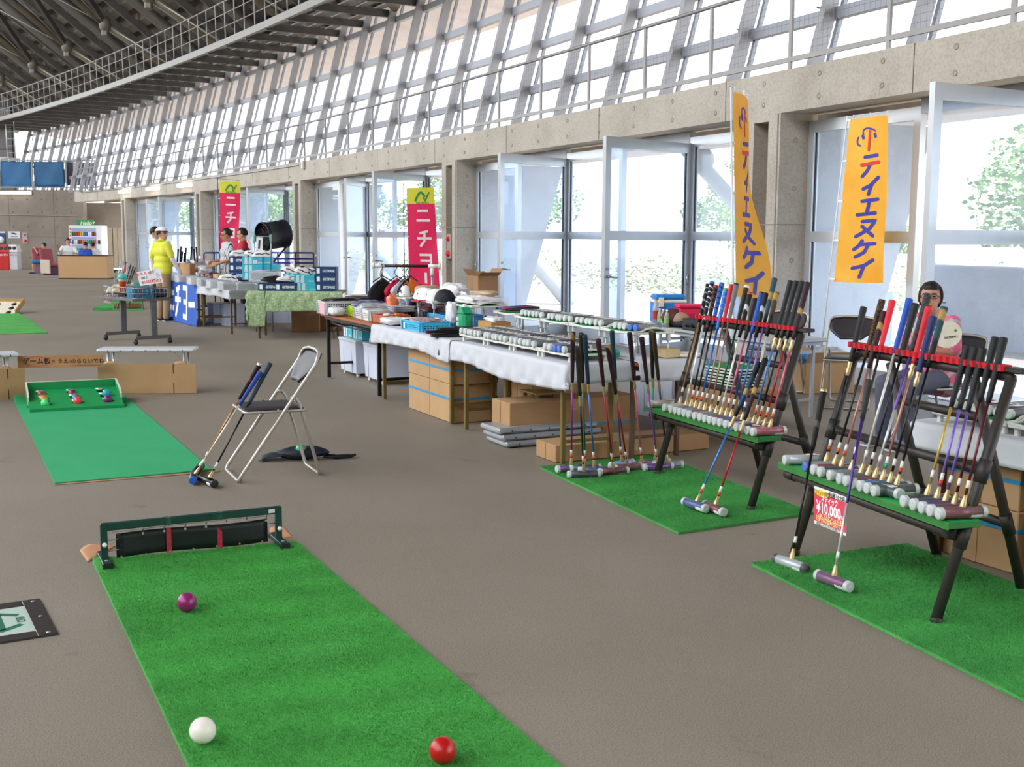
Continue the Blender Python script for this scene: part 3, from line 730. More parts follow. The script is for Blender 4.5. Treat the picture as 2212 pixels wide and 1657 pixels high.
p = MB(); p.grid(lambda u, v: (x0 + (x1 - x0) * u, .02 + .006 * math.sin(5 * u + v), .008 + .112 * v + .004 * math.sin(u * 6.3)), 20, 4); cur = solid(p.build('rubber_curtain', mat('#1b1d20', .45, 0, .25, 30), goal), .004, 0)
for u in (.335, .672):
    p = MB(); X = x0 + (x1 - x0) * u; p.box((X, .0145, .062 + .004 * math.sin(u * 6.3)), (.022, .003, .116)); p.build('red_tape', mat('#b23048', .35, 0, .25, 60), cur)
p = MB(); X = x0 + (x1 - x0) * .338; p.box((X, .0155, .012), (.018, .003, .018)); p.build('brown_tape', mat('#a9813e', .4), cur)
for i in range(7):
    X = x0 + (x1 - x0) * (.17 + .137 * i); p = MB(); p.tube((X, .016, .125), (X + .004, .004, .147), .0042, n=8); p.tube((X, .0135, .112), (X, .0165, .112), .006, n=8); p.build('hook', M_alu, goal)
for i in range(7):
    X = x0 + (x1 - x0) * (.03 + .155 * i); p = MB(); p.tube((X, .012, .012), (X, .018, .012), .005, n=8); p.build('rivet', M_alud, cur)
for e, X in (('l', x0 + .02), ('r', x1 - .02)):
    for i in range(5): p = MB(); p.tube((X, .012, .02 + .024 * i), (X, .02, .02 + .024 * i), .0045, n=8); p.build('rivet', M_black, cur)
p = MB(); p.path([(x0 - .02, .004, .135), (GW * .5, .006, .138), (x1 + .01, .004, .136)], .0016, 5); p.build('wire', M_alud, goal)
# cardboard scraps under the goal feet
def sheet(name, pts, label, cat, m, z=.012, th=.004, bend=0):
    q = [Vector(p) for p in pts]; c = sum(q, V(0, 0, 0)) / 4; b = MB()
    def f(u, v):
        p = q[0].lerp(q[1], u).lerp(q[3].lerp(q[2], u), v) - c; return V(p.x, p.y, bend * math.sin(u * 3.1) * (1 - v))
    b.grid(f, 8, 6); o = b.build(name, m, loc=(c.x, c.y, z)); solid(o, th, 1); return tag(o, label, cat)
M_card = mat('#b8946a', .85, 0, .08, 5, .15, 60); M_card2 = mat('#ae8860', .85, 0, .08, 5, .15, 60); M_card3 = mat('#a07a58', .85, 0, .1, 5, .15, 60); M_cpink = mat('#c48e68', .8, 0, .06)
sheet('cardboard_scrap', [pz(172, 1190), pz(205, 1177), pz(252, 1180), pz(190, 1215)], 'loose pinkish cardboard flap under the goal frame, left end', 'cardboard', M_cpink, .003, .004, .012)
sheet('cardboard_scrap', [pz(582, 1142), pz(612, 1138), pz(632, 1160), pz(585, 1168)], 'loose pinkish cardboard flap under the goal frame, right end', 'cardboard', M_cpink, .003, .004, .006)

# gateballs
BR = .0385
def ball(px, py, hexc, label, z=None, rough=.28, num=None, numcol='#ffffff'):
    p = pz(px, py, BR + .014) if z is None else z; b = MB(); b.sphere(V(0, 0, 0), BR, 32, 20)
    o = b.build('gateball', mat(hexc, rough, 0, .03, 4, spec=.5), loc=p); tag(o, label, 'ball', 'gateballs')
    if num:
        n = V(*num[1]).normalized(); up = V(0, 0, 1) if abs(n.z) < .9 else V(0, 1, 0); ux = up.cross(n).normalized(); uy = n.cross(ux)
        def done(vs, fs): q = MB(); q.add([(n * BR + ux * v.x + uy * v.y).normalized() * (BR + .0006) for v in vs], fs); q.build('number', mat(numcol, .5), o)
        text_later(num[0], .042, .002, 0.0, 'CENTER', done)
    return o
ball(404, 1301, '#8c1f63', 'purple ball on the turf lane in front of the goal')
ball(438, 1578, '#efe8dc', 'white ball at the near left of the turf lane')
ball(956.5, 1621, '#b81414', 'red ball at the near right of the turf lane')

# nine-hole board
h0, h1 = pz(64, 888, .018), pz(269, 877, .018); HW = (h1 - h0).length; hang = math.atan2(h1.y - h0.y, h1.x - h0.x)
hb = thing('hole_board', 'green nine-hole target board with white-edged side walls on the felt lane', 'game board', (h0.x, h0.y, .008), hang)
M_hb = mat('#0f9550', .5, 0, .06, 6); M_hw = mat('#d9d4c4', .7)
HL, ZS = .66, .085
def hs(x, y, lift=0.0): return V(x, y + 0, .022 + ZS * y / HL + lift)
b = MB(); holes = []
xs = [0, HW / 3, HW * 2 / 3, HW]; ysr = [.06, .25, .42, .62]
hr = .045
for i in range(3):
    for j in range(3):
        cx = HW * (.17 + .33 * i) + .012 * (j - 1) * -1; cy = [.145, .325, .505][j]; holes.append((cx, cy))
        a0, a1, c0, c1 = xs[i], xs[i + 1], ysr[j], ysr[j + 1]; n = 24; ring = []; sq = []
        for k in range(n):
            t = 2 * math.pi * k / n + math.pi / 4; ring.append(hs(cx + hr * math.cos(t), cy + hr * math.sin(t)))
            dx, dy = math.cos(t), math.sin(t); kx = ((a1 - cx) if dx > 0 else (cx - a0)) / max(abs(dx), 1e-6); ky = ((c1 - cy) if dy > 0 else (cy - c0)) / max(abs(dy), 1e-6); r = min(kx, ky)
            sq.append(hs(cx + dx * r, cy + dy * r))
        for (px_, py_) in ((a0, c0), (a1, c0), (a1, c1), (a0, c1)):
            t = min(range(n), key=lambda k: (sq[k] - hs(px_, py_)).length); sq[t] = hs(px_, py_)
        low = [p - V(0, 0, .012) for p in ring]
        b.add(ring + sq + low, [(k, (k + 1) % n, n + (k + 1) % n, n + k) for k in range(n)] + [(k, 2 * n + k, 2 * n + (k + 1) % n, (k + 1) % n) for k in range(n)])
b.add([hs(0, 0), hs(HW, 0), hs(HW, .06), hs(0, .06)], [(0, 1, 2, 3)]); b.add([hs(0, .62), hs(HW, .62), hs(HW, HL), hs(0, HL)], [(0, 1, 2, 3)])
b.add([hs(0, 0), hs(HW, 0), V(HW, 0, 0), V(0, 0, 0)], [(0, 1, 2, 3)])
b.add([hs(0, 0), hs(0, HL), V(0, HL, 0), V(0, 0, 0)], [(0, 1, 2, 3)]); b.add([hs(HW, 0), hs(HW, HL), V(HW, HL, 0), V(HW, 0, 0)], [(0, 1, 2, 3)])
b.build('deck', M_hb, hb)
b = MB(); b.box((HW / 2, HL / 2 + .03, .004), (HW * .97, HL * .9, .004)); b.build('underside', M_black, hb)
b = MB(); b.box((HW / 2, HL + .008, .085), (HW, .014, .17)); bk = b.build('back_wall', M_hb, hb)
b = MB(); b.box((HW / 2, HL + .008, .172), (HW + .01, .016, .005)); b.build('white_edge', M_hw, bk)
for x in (0, HW):
    b = MB(); prof = [(.26, 0), (.26, .085), (.34, .125), (HL + .015, .17), (HL + .015, 0)]; b.prism(prof, -.007, .007, Matrix.Translation((x, 0, 0)) @ Matrix(((0, 0, 1, 0), (1, 0, 0, 0), (0, 1, 0, 0), (0, 0, 0, 1)))); s = b.build('side_wall', M_hb, hb)
    b = MB(); b.bar((x, .262, 0.02), (x, .262, .085), .016, .006, up=(0, 1, 0)); b.bar((x, .26, .087), (x, .34, .127), .016, .006); b.bar((x, .34, .127), (x, HL + .015, .172), .016, .006); b.build('white_edge', M_hw, s)
nums = [('1', '#2c7a3c'), ('3', '#d9a520'), ('4', '#c0304a'), ('7', '#c0304a'), ('6', '#30323a'), ('8', '#2a7fae'), ('5', '#5b3a7a'), ('9', '#2a7fae'), ('2', '#c0304a')]
un = V(0, -ZS / HL, 1).normalized(); uy_ = V(0, 1, ZS / HL).normalized()
for (cx, cy), (nm, nc) in zip(holes, nums):
    b = MB(); o = hs(cx - .012, cy + .082, .001); b.lathe([(.001, .001), (.032, .001), (.032, 0)], 20, o, un); dsc = b.build('number_disc', mat('#e9ebe6', .6), hb)
    lettering(dsc, nm, .05, o + un * .001, (1, 0, 0), uy_, mat(nc, .6), .002)
Mh = Matrix.Translation((h0.x, h0.y, .008)) @ Matrix.Rotation(hang, 4, 'Z')
def hball(k, dx, dy, dz, c, lab, num=None, nc='#ffffff'): ball(0, 0, c, lab, Mh @ (hs(holes[k][0] + dx, holes[k][1] + dy) + V(0, 0, dz)), .3, num, nc)
hball(2, .0, -.004, -.012, '#c2414a', 'pinkish red ball sunk in the back left hole', ('4', (.2, -.6, .8)), '#8f2f38')
hball(5, .005, -.004, -.012, '#8f2352', 'magenta ball sunk in the back middle hole')
hball(1, .0, -.002, -.008, '#e08a2e', 'orange ball sunk in the middle left hole')
hball(4, .012, 0, -.012, '#2f86ad', 'blue ball with a red number in the centre hole', ('3', (.3, -.5, .8)), '#a8323c')
hball(7, .015, -.005, .022, '#2ba3b8', 'turquoise ball perched on the middle right hole', ('1', (.8, -.4, .3)), '#e8e8e8')
hball(0, -.008, 0, .012, '#52e07a', 'bright light green ball in the front left hole', ('0', (.9, -.3, .5)), '#1c2a22')
hball(3, .0, .003, .012, '#ee4a4e', 'coral red ball in the front middle hole', ('7', (.1, -.9, -.2)), '#b8323a')
hball(6, -.005, .004, .010, '#7b2063', 'dark purple ball in the front right hole')

# low barrier benches dressed with cardboard
def bench(a, c, label, zt=.40, dp=.26, legs=True):
    a = Vector(a); c = Vector(c); u = (c - a); L = u.length; ang = math.atan2(u.y, u.x)
    t = thing('folding_bench', label, 'bench', (a.x, a.y, 0), ang)
    b = MB(); b.box((L / 2, dp / 2, zt), (L, dp, .035), ch=.012); b.build('top', mat('#d6d8dc', .4, .2, .04), t)
    b = MB()
    for i in range(7): b.lathe([(0, .002), (.006, .002), (.007, 0)], 8, (L * (.12 + .127 * i), -.001, zt), (0, -1, 0))
    b.build('screws', M_steeld, t)
    for x in (.1, L - .1):
        for y in (.03, dp - .03): b = MB(); b.tube((x, y, .004), (x, y, zt - .015), .012, n=8); b.build('leg', M_alu, t)
        b = MB(); b.bar((x + (.09 if x < L / 2 else -.09), .03, zt - .02), (x, .03, zt - .12), .016, .006); b.build('brace', mat('#9fb3ae', .4, .3), t)
        b = MB(); b.sphere((x + (.03 if x < L / 2 else -.03), -.005, zt - .125), (.06, .012, .03), 10, 6); b.build('packing_tape', mat('#c9966b', .35), t)
    return t
def cboard(a, c, z0, z1, label, th=.008, m=None, slits=(), off=-.012):
    a = Vector(a); c = Vector(c); L = (c - a).length; ang = math.atan2(c.y - a.y, c.x - a.x)
    t = thing('cardboard_barrier', label, 'cardboard', (a.x, a.y, 0), ang); b = MB(); b.box((L / 2, off, (z0 + z1) / 2), (L, th, z1 - z0)); b.build('panel', m or M_card, t)
    for x in slits:
        for zz in (z0 + (z1 - z0) * .17, z0 + (z1 - z0) * .83): b = MB(); b.box((x, off - th / 2 - .0005, zz), (.008, .001, (z1 - z0) * .34)); b.build('slit', mat('#4d3a22', .9), t)
    return t
ba, bc = pz(214, 851), pz(425, 850)
bench(ba + V(-.02, .02, 0), bc + V(-.02, .02, 0), 'white folding bench behind the right cardboard barrier', .405)
cboard(ba, bc, .006, .285, 'tan cardboard barrier taped to the white bench right of the hole board', slits=((bc - ba).length * .77,))
ca, cc = pz(-120, 873), pz(57, 862)
bench(ca + V(-.02, .02, 0), cc + V(-.05, .02, 0), 'white folding bench at the left picture edge behind the sign', .40)
cboard(ca, cc, .006, .285, 'tan cardboard barrier at the left picture edge', slits=((cc - ca).length * .78,))
s0, s1 = at(38, 781, 10.55), at(222, 775, 10.62)
sg = thing('cardboard_sign', 'long brown cardboard sign with hand-written Japanese lettering across the benches', 'sign', s0, math.atan2(s1.y - s0.y, s1.x - s0.x)); SW = (s1 - s0).length
b = MB(); b.box((SW / 2, 0, .0), (SW, .006, .112), Matrix.Rotation(-.012, 3, 'Y')); b.build('board', mat('#b3835a', .85, 0, .08), sg)
MK = mat('#2a2523', .7)
for tx, sz, x, bo in (('ゲーム板', .062, .175, .001), ('の', .034, .325, 0), ('うえ', .048, .415, .0005), ('に', .034, .49, 0), ('のらないでね', .050, .64, .0005)): lettering(sg, tx, sz, (x * SW / .78, -.0035, .0), (1, 0, .01), (0, 0, 1), MK, bo)
b = MB(); b.path([(.175 * SW / .78 + (.118 + .004 * math.sin(30 * a)) * math.cos(a), -.004, (.043 + .003 * math.sin(30 * a)) * math.sin(a)) for a in [2 * math.pi * i / 90 for i in range(90)]], .0015, 4, close=True); b.build('red_outline', mat('#b4362c', .7), sg)
for z in (-.034, -.04): b = MB(); b.bar((.5 * SW / .78, -.0036, z), (.77 * SW / .78, -.0036, z + .002), .0008, .0012); b.build('underline', MK, sg)

# ------------------------------------------------------------------ pipe folding chair
M_pipe = mat('#b5b0a6', .38, .45, .08, 8); M_vinyl = mat('#3a3538', .42, 0, .12, 8)
def chair_parts(t, vin=None):
    w = .205; vin = vin or M_vinyl; r = .0115
    def lp(p0, p1, rad=.05, n=5):
        return p0, p1
    # front frame: floor bar at the front, up through the seat to the back loop
    fl = [(-w, -.245, .04), (-w, -.255, .018), (-w + .03, -.26, .012), (w - .03, -.26, .012), (w, -.255, .018), (w, -.245, .04)]
    up_r = [(w, -.245 + (.225 + .245) * s, .04 + (.70 - .04) * s) for s in (.33, .66, 1)]
    arc = [(w - .005, .243, .745), (w - .03, .258, .772), (.08, .268, .785), (-.08, .268, .785), (-w + .03, .258, .772), (-w + .005, .243, .745)]
    up_l = [(-w, p[1], p[2]) for p in up_r[::-1]]
    b = MB(); b.path(fl + up_r + arc + up_l, r, 8, close=True); b.build('front_frame', M_pipe, t)
    w2 = w - .026
    b = MB(); b.path([(-w2, .075, .50), (-w2, .105, .50), (-w2, .13, .46), (-w2, .245, .03), (-w2 + .02, .25, .012), (w2 - .02, .25, .012), (w2, .245, .03), (w2, .13, .46), (w2, .105, .50), (w2, .075, .50)], r * .95, 8); b.build('rear_frame', M_pipe, t)
    b = MB()
    def seat(u, v):
        x = (u - .5) * 2; y = (v - .5) * 2; rx = math.copysign(abs(x) ** .55, x) if False else x
        return V(x * .19 * (1 - .06 * (y > .9)), -.20 + .36 * v, .437 + .012 * (1 - x ** 8) * (1 - y ** 8))
    b.grid(seat, 12, 12); b.box((0, -.02, .428), (.375, .355, .014), ch=.006); b.build('seat', vin, t)
    b = MB(); b.path([(-.19, -.185, .424), (-.175, -.205, .424), (.175, -.205, .424), (.19, -.185, .424), (.19, .15, .424), (.175, .165, .424), (-.175, .165, .424), (-.19, .15, .424)], .010, 6, close=True); b.build('seat_rim', M_pipe, t)
    b = MB()
    def back(u, v):
        x = (u - .5) * 2; z = .585 + .185 * v; hw = .195 * (1 - .55 * max(0, .45 - v) ** 1.2 / .45 ** 1.2) if v < .45 else .195 * (1 - .12 * max(0, v - .8) / .2)
        yb = -.245 + .47 * (z - .04) / .66
        return V(x * hw, yb + .012 * (1 - x * x) + .0, z)
    b.grid(back, 12, 10); o = b.build('backrest', vin, t); solid(o, .016, 0)
    b = MB()
    for s in (-1, 1):
        b.lathe([(0, .006), (.007, .005), (.008, 0)], 8, (s * (w + .011), -.01, .435), (s, 0, 0)); b.lathe([(0, .006), (.006, .005), (.007, 0)], 8, (s * (w + .011), .09, .49), (s, 0, 0))
    b.build('rivets', M_alud, t)
CHAIR = []
def chair(loc, rz, label, group='pipe folding chairs'):
    t = thing('folding_chair', label, 'chair', (loc[0], loc[1], 0), rz, group)
    if not CHAIR: chair_parts(t); CHAIR.append([o for o in bpy.data.objects if o.parent == t])
    else:
        for q in CHAIR[0]: c = q.copy(); COL.objects.link(c); c.parent = t
    return t
fa_, fb_, ra_, rb_ = pz(508, 1016), pz(534, 1043), pz(644, 1005), pz(677, 1031); fm = (fa_ + fb_) / 2; rm = (ra_ + rb_) / 2; wv_ = ((fb_ - fa_).normalized() + (rb_ - ra_).normalized())
cdir = (rm - fm).normalized() * 1.2 + V(-wv_.y, wv_.x, 0).normalized(); crz = math.atan2(cdir.y, cdir.x) - math.pi / 2
cpos = (fm + rm) / 2
chair(cpos, crz, 'grey pipe folding chair standing alone with mallets propped on it')

# floor guidance sign let into the floor
e0, e1 = pz(86, 1296), pz(126, 1372); eu = (e1 - e0); EL = eu.length; ew = pz(0, 1304) - e0; EW = .42
esn = thing('floor_exit_sign', 'square floor guidance sign with a green double arrow let into the carpet', 'sign', (e0.x, e0.y, 0), math.atan2(eu.y, eu.x) )
sd_ = -1
b = MB()
for c, d in (((EL / 2, sd_ * .035, .004), (EL, .07, .008)), ((EL / 2, sd_ * (EW - .035), .004), (EL, .07, .008)), ((.035, sd_ * EW / 2, .004), (.07, EW - .14, .008)), ((EL - .035, sd_ * EW / 2, .004), (.07, EW - .14, .008))): b.box(c, d, ch=.002)
b.build('metal_frame', mat('#4d4744', .35, .6, .15, 20), esn)
b = MB(); b.box((EL / 2, sd_ * EW / 2, .003), (EL - .14, EW - .14, .004)); gp = b.build('glass_plate', mat('#c3d3c9', .15, 0, .05, 3), esn)
b = MB(); cx_, cy_ = EL / 2, sd_ * (EW / 2 - .02)
b.box((cx_, cy_, .0055), (EL * .42, .05, .001))
for s in (-1, 1):
    tip = V(cx_ + s * EL * .24, cy_, .0055)
    for q in (-1, 1): b.bar(tip, tip + V(-s * .055, q * .085, 0), .028, .001)
b.build('green_arrow', mat('#1f6b50', .5), gp)
lettering(gp, '出口', .036, (cx_, sd_ * .105, .0055), (1, 0, 0), (0, 1, 0), mat('#1f6b50', .5), .001)
b = MB()
for x, y in ((.03, .03), (EL - .03, .03), (EL / 2, .03), (.03, EW / 2), (EL - .03, EW / 2), (.03, EW - .03), (EL - .03, EW - .03)): b.lathe([(0, .0015), (.007, .0012), (.008, 0)], 10, (x, sd_ * y, .008))
b.build('screws', M_alu, esn)

# open pouch with a green ball
pc = pz(650, 992); pg = thing('drawstring_pouch', 'black fabric ball pouch lying open beneath the folding chair', 'pouch', (pc.x, pc.y, 0), R(8))
b = MB(); 
def pou(u, v):
    a = 2 * math.pi * u; rr = math.sin(math.pi * min(max(v, .001), .999)) ** .6; x = -.17 + .36 * v; 
    return V(x + .05 * math.sin(a) * rr * .2, .085 * rr * math.cos(a), max(.004, .045 + .045 * rr * math.sin(a) + .008 * mnoise.noise(V(x * 14, a, 1))))
b.grid(pou, 20, 16); b.build('body', mat('#1c2030', .6, 0, .2, 12, .3, 60), pg)
b = MB(); b.grid(lambda u, v: (-.27 + .20 * u, -.085 + .15 * v + .02 * u, .012 + .045 * math.sin(u * 2.6) * (.6 + .4 * math.sin(v * 3)) + .004 * math.sin(9 * u)), 10, 8); solid(b.build('flap', mat('#2a3038', .55, 0, .15, 12), pg), .005)
b = MB(); b.path([(.16, .0, .03), (.24, .03, .012), (.32, .045, .012), (.36, .015, .02), (.33, -.02, .012), (.24, -.03, .010), (.15, -.03, .02)], .009, 6); b.build('strap', mat('#171a24', .7), pg)
ball(0, 0, '#22b06a', 'green ball showing through the open black pouch', V(pc.x + .01, pc.y - .035, .072), .3, ('3', (.7, -.5, .3)), '#b02a2a')
# ================================================================== mallets and the two display racks
HR, HLEN = .0235, .205
M_gold = mat('#c2a878', .35, .6, .06); M_cap = mat('#c3c9c6', .3, 0, .2, 60)
M_capb = {'blue': mat('#2f62c4', .35), 'white': M_cap, 'black': mat('#1b1b1d', .4)}
M_lab = mat('#e9e6e0', .5, 0, .2, 90)
M_wrap = filmmat('head_wrap', .07, (.95, .96, .98), .12)
GRIP = {}
def gripmat(c, pat=None, c2='#8c8f92'):
    k = (c, pat, c2)
    if k in GRIP: return GRIP[k]
    if pat is None: m = mat(c, .6, 0, .1, 30, .25, 300)
    else:
        def f(nt, P, N):
            tc = N('ShaderNodeTexCoord'); mp = N('ShaderNodeMapping'); nt.links.new(tc.outputs['Object'], mp.inputs[0])
            if pat == 'zig':
                w = N('ShaderNodeTexWave', Scale=9.0, Distortion=9.0, Detail=1.0); w.bands_direction = 'DIAGONAL'; st = [(.0, lin(c)), (.86, lin(c)), (.9, lin(c2))]
            elif pat == 'line':
                w = N('ShaderNodeTexWave', Scale=1.7, Distortion=2.0, Detail=0.0); w.bands_direction = 'DIAGONAL'; st = [(.0, lin(c)), (.965, lin(c)), (.985, lin(c2))]
            elif pat == 'two':
                w = N('ShaderNodeTexWave', Scale=.9, Distortion=1.0, Detail=0.0); w.bands_direction = 'DIAGONAL'; st = [(.0, lin('#17181c')), (.5, lin('#17181c')), (.62, lin(c)), (.97, lin(c)), (.99, lin('#a98c4a'))]
            else:
                w = N('ShaderNodeTexVoronoi', Scale=150.0); st = [(.0, lin(c)), (.35, lin(c)), (.5, lin(c2))]
            nt.links.new(mp.outputs[0], w.inputs['Vector']); nt.links.new(ramp(nt, w.outputs[0], st), P.inputs['Base Color'])
        m = nodemat('grip_' + c.lstrip('#') + pat, f, .6)
    GRIP[k] = m; return m
def mallet(top, base, axis, grip, shaft, head, label, g=.42, gpat=None, c2='#8c8f92', joint=False, cap='white', metal=.35, marks='#e8572a', short=None, wrap=True, topcap=None, group='gateball mallets', hl=HLEN, twist=False, gcol2=None, lo=None):
    """top: grip end, base: where the ferrule meets the head, axis: direction of the head"""
    top = Vector(top); base = Vector(base); d = (top - base); L = d.length; d.normalize(); ax = Vector(axis); ax = (ax - d * ax.dot(d)).normalized() if abs(ax.dot(d)) > .6 else ax.normalized()
    t = thing('mallet', label, 'mallet', base, 0, group); o = V(0, 0, 0); GL = L * g
    b = MB(); n = 12
    if twist:
        k = 22; pr = []
        for i in range(k + 1): pr.append((.0115 + .0055 * i / k + (.0022 if i % 2 else 0), L - GL + GL * i / k))
        b.lathe([(0, pr[0][1])] + pr + [(0, L)], n, o, d)
    else: b.lathe([(0, L - GL), (.0095, L - GL), (.0115, L - GL + .03), (.0135, L - GL * .5), (.0165, L - .012), (.0165, L - .003), (.013, L), (0, L)], n, o, d)
    gobj = b.build('grip', gripmat(grip, gpat, c2), t)
    if topcap: b = MB(); b.lathe([(.0168, L - .012), (.0172, L - .001), (.014, L + .003), (0, L + .003)], n, o, d); b.build('grip_cap', mat(topcap, .3, .6 if topcap in ('#cdb27c', '#c9ccd0') else 0), gobj)
    fl = .045
    b = MB(); b.tube(d * (fl * .8), d * (L - GL + .01), .0055, .0062, n=8); sh = b.build('shaft', mat(shaft, .3, metal, .04), t)
    if lo: b = MB(); b.tube(d * fl, d * (L - GL) * lo[0], .0060, .0062, n=8); b.build('lower_shaft', mat(lo[1], .3, .4), sh)
    b = MB(); b.lathe([(.0056, 0), (.0075, .0), (.0075, .03), (.0056, .03)], 8, d * (fl + .03), d); b.build('shaft_band', mat('#e9e9e6', .4), sh)
    if marks: b = MB(); b.lathe([(.0056, 0), (.0077, .0), (.0077, .018), (.0056, .018)], 8, d * (fl + .012), d); b.build('shaft_band', mat(marks, .4), sh)
    b = MB(); b.lathe([(.0115, -.006), (.0125, .004), (.0118, .018), (.009, .03), (.0075, fl), (.005, fl + .004)], 12, o, d); b.build('ferrule', M_gold, t)
    if joint: b = MB(); b.lathe([(.006, 0), (.0085, .006), (.0108, .02), (.0108, .032), (.008, .042), (.0102, .05), (.0102, .066), (.008, .074)], 12, d * (L - GL - .066), d); b.build('joint', M_gold, t)
    c = -d * HR * .9; x = ax * hl / 2
    b = MB(); b.tube(c - x * .96, c + x * .96, HR, n=20); hd = b.build('head', mat(head, .3, .25, .06, 10), t)
    for s in (-1, 1):
        b = MB(); b.lathe([(HR * 1.03, 0), (HR * 1.03, .018), (HR * .9, .021), (HR * .55, .0195), (0, .0205)], 20, c + ax * s * (hl / 2 - .02), ax * s); b.build('end_face', M_capb[cap], hd)
    y, z_, q = b.frame(ax, d)                           # price label wrapped on the barrel
    b = MB(); vs = []
    for i in range(6):
        a = -.2 + 1.25 * i / 5; r_ = HR * 1.015
        for e in (.3, .78): vs.append(c + ax * hl * .5 * e + (y * math.cos(a + 2.2) + z_ * math.sin(a + 2.2)) * r_)
    b.add(vs, [(2 * i, 2 * i + 1, 2 * i + 3, 2 * i + 2) for i in range(5)]); b.build('price_label', M_lab, hd)
    if wrap: b = MB(); b.lathe([(.006, -.006), (HR * .9, -.004), (HR * 1.1, .004), (HR * 1.07, hl * .3), (HR * 1.1, hl * .7), (HR * 1.1, hl - .004), (HR * .9, hl + .004), (.006, hl + .006)], 14, c - x, ax); b.build('clear_wrap', M_wrap, hd)
    return t

def zz(ox, oy, sc): return lambda x, y: (ox + x * sc, oy + y * sc)
M_rtube = mat('#3a3431', .45, .15, .15, 8); M_rjoint = mat('#2f2b2a', .5, .1, .1)
def rack(name, l, r, label):
    a, c = pz(*l), pz(*r); o = (a + c) / 2; w = (c - a).normalized(); ang = math.atan2(w.y, w.x)
    t = thing(name, label, 'display rack', (o.x, o.y, 0), ang, 'pipe mallet racks')
    hw = .515; rt = .0215
    fl = lambda z: .30 * z / .98
    for x in (-hw, hw):
        b = MB(); b.tube((x, 0, .012), (x, fl(.96), .96), rt, n=14); p = b.build('front_leg', M_rtube, t)
        q = MB(); q.tube((x, -.002, .004), (x, fl(.03), .03), rt * 1.12, n=14); q.build('foot_cap', M_rjoint, p)
        for z in (.345, .60): q = MB(); q.tube((x, fl(z - .045), z - .045), (x, fl(z + .045), z + .045), rt * 1.22, n=14); q.build('sleeve', M_rjoint, p)
    for x in (-.30, .26):
        b = MB(); b.tube((x, .33, .93), (x, .635, .012), rt, n=14); p = b.build('rear_leg', M_rtube, t)
        q = MB(); q.tube((x, .632, .022), (x, .638, .003), rt * 1.12, n=14); q.build('foot_cap', M_rjoint, p)
        q = MB(); q.tube((x, .525, .345), (x, .555, .26), rt * 1.22, n=14); q.build('sleeve', M_rjoint, p)
    b = MB(); b.path([(-hw, fl(.93), .93), (-hw + .01, .30, .957), (-hw + .05, .305, .965), (hw - .05, .305, .965), (hw - .01, .30, .957), (hw, fl(.93), .93)], rt * 1.05, 12); b.build('top_tube', M_rtube, t)
    for z, y0, y1, x0, x1 in ((.60, fl(.60), fl(.60), -hw, hw), (.345, .12, .12, -hw, hw), (.30, .542, .542, -.30, .26), (.76, .385, .385, -.30, .26)):
        b = MB(); b.tube((x0, y0, z), (x1, y1, z), rt * .93, n=12); b.build('cross_tube', M_rtube, t)
    b = MB(); b.tube((-.66, .045, .362), (.50, .045, .362), rt, n=14); p = b.build('shelf_tube', M_rtube, t)
    q = MB(); q.tube((-.67, .045, .362), (-.60, .045, .362), rt * 1.2, n=14); q.tube((.43, .045, .362), (.51, .085, .352), rt * 1.2, n=14); q.build('sleeve', M_rjoint, p)
    for x in (-.50, .48): q = MB(); q.tube((x, .045, .362), (x, .12, .345), rt, n=10); q.build('sleeve', M_rjoint, p)
    b = MB(); b.box((-.075, .085, .400), (1.25, .155, .026), ch=.003); b.build('shelf_plank', mat('#2f7d38', .5, 0, .2, 4), t)
    b = MB(); b.box((-.075, .011, .401), (1.25, .006, .034), ch=.002); b.build('shelf_lip', mat('#3f8a2f', .5, 0, .3, 5), t)
    b = MB(); b.box((-.075, .09, .4155), (1.24, .13, .005)); b.build('shelf_felt', mat('#1f9a58', .9), t)
    b = MB(); n = 26; X0, X1 = -.545, .50
    prof = [(X0, 0), (X1, 0)] + [(X1 - (X1 - X0) * i / 130, .038 + .010 * (1 if (i % 5) in (1, 2, 3) else 0)) for i in range(131)]
    M4 = Matrix.Translation((0, .285, .985)) @ Matrix(((1, 0, 0, 0), (0, 1, 0, 0), (0, 0, 1, 0), (0, 0, 0, 1)))
    b.prism(prof, 0, .024, M4 @ Matrix.Scale(-1, 4, (0, 1, 0)) @ Matrix.Translation((0, -.02, 0))); b.build('notched_rest', mat('#c21a26', .8, 0, .12, 40, .4, 200), t)
    b = MB(); b.box((.005, .31, .985), (1.10, .05, .012), ch=.002); b.build('rest_board', mat('#2b2622', .6), t)
    b = MB(); b.box((.545, .30, .993), (.10, .055, .02), ch=.004); b.build('rest_end', M_rjoint, t)
    Mx = Matrix.Translation((o.x, o.y, 0)) @ Matrix.Rotation(ang, 4, 'Z'); return t, Mx
rB, MxB = rack('mallet_rack', (1715, 1200), (2020, 1350), 'nearer dark pipe rack with red notched rest and price sign')
rA, MxA = rack('mallet_rack', (1420, 1027), (1620, 1104), 'farther dark pipe rack packed with mallets beside the tables')
def rackmallets(Mx, z, rows):
    p0 = Mx @ V(0, .095, .4645); p1 = Mx @ V(0, .272, 1.0); w = (Mx.to_3x3() @ V(1, 0, 0)); n = (p1 - p0).cross(w).normalized(); ax = Mx.to_3x3() @ V(.10, 1, 0)
    inv = Mx.inverted(); used = []
    for (tx, ty), (gy), (bx, by), kw in rows:
        t = onplane(*z(tx, ty), p0, n); bq = onplane(*z(bx, by), p0, n)
        l = inv @ bq; l.y = .095; l.z = .4645
        while any(abs(l.x - u) < .0495 for u in used): l.x += .004
        used.append(l.x); bb = Mx @ l
        mid = onplane(*z(gy[0], gy[1]), p0, n); g = (t - mid).length / (t - bb).length
        mallet(t, bb, ax, g=g, **kw)
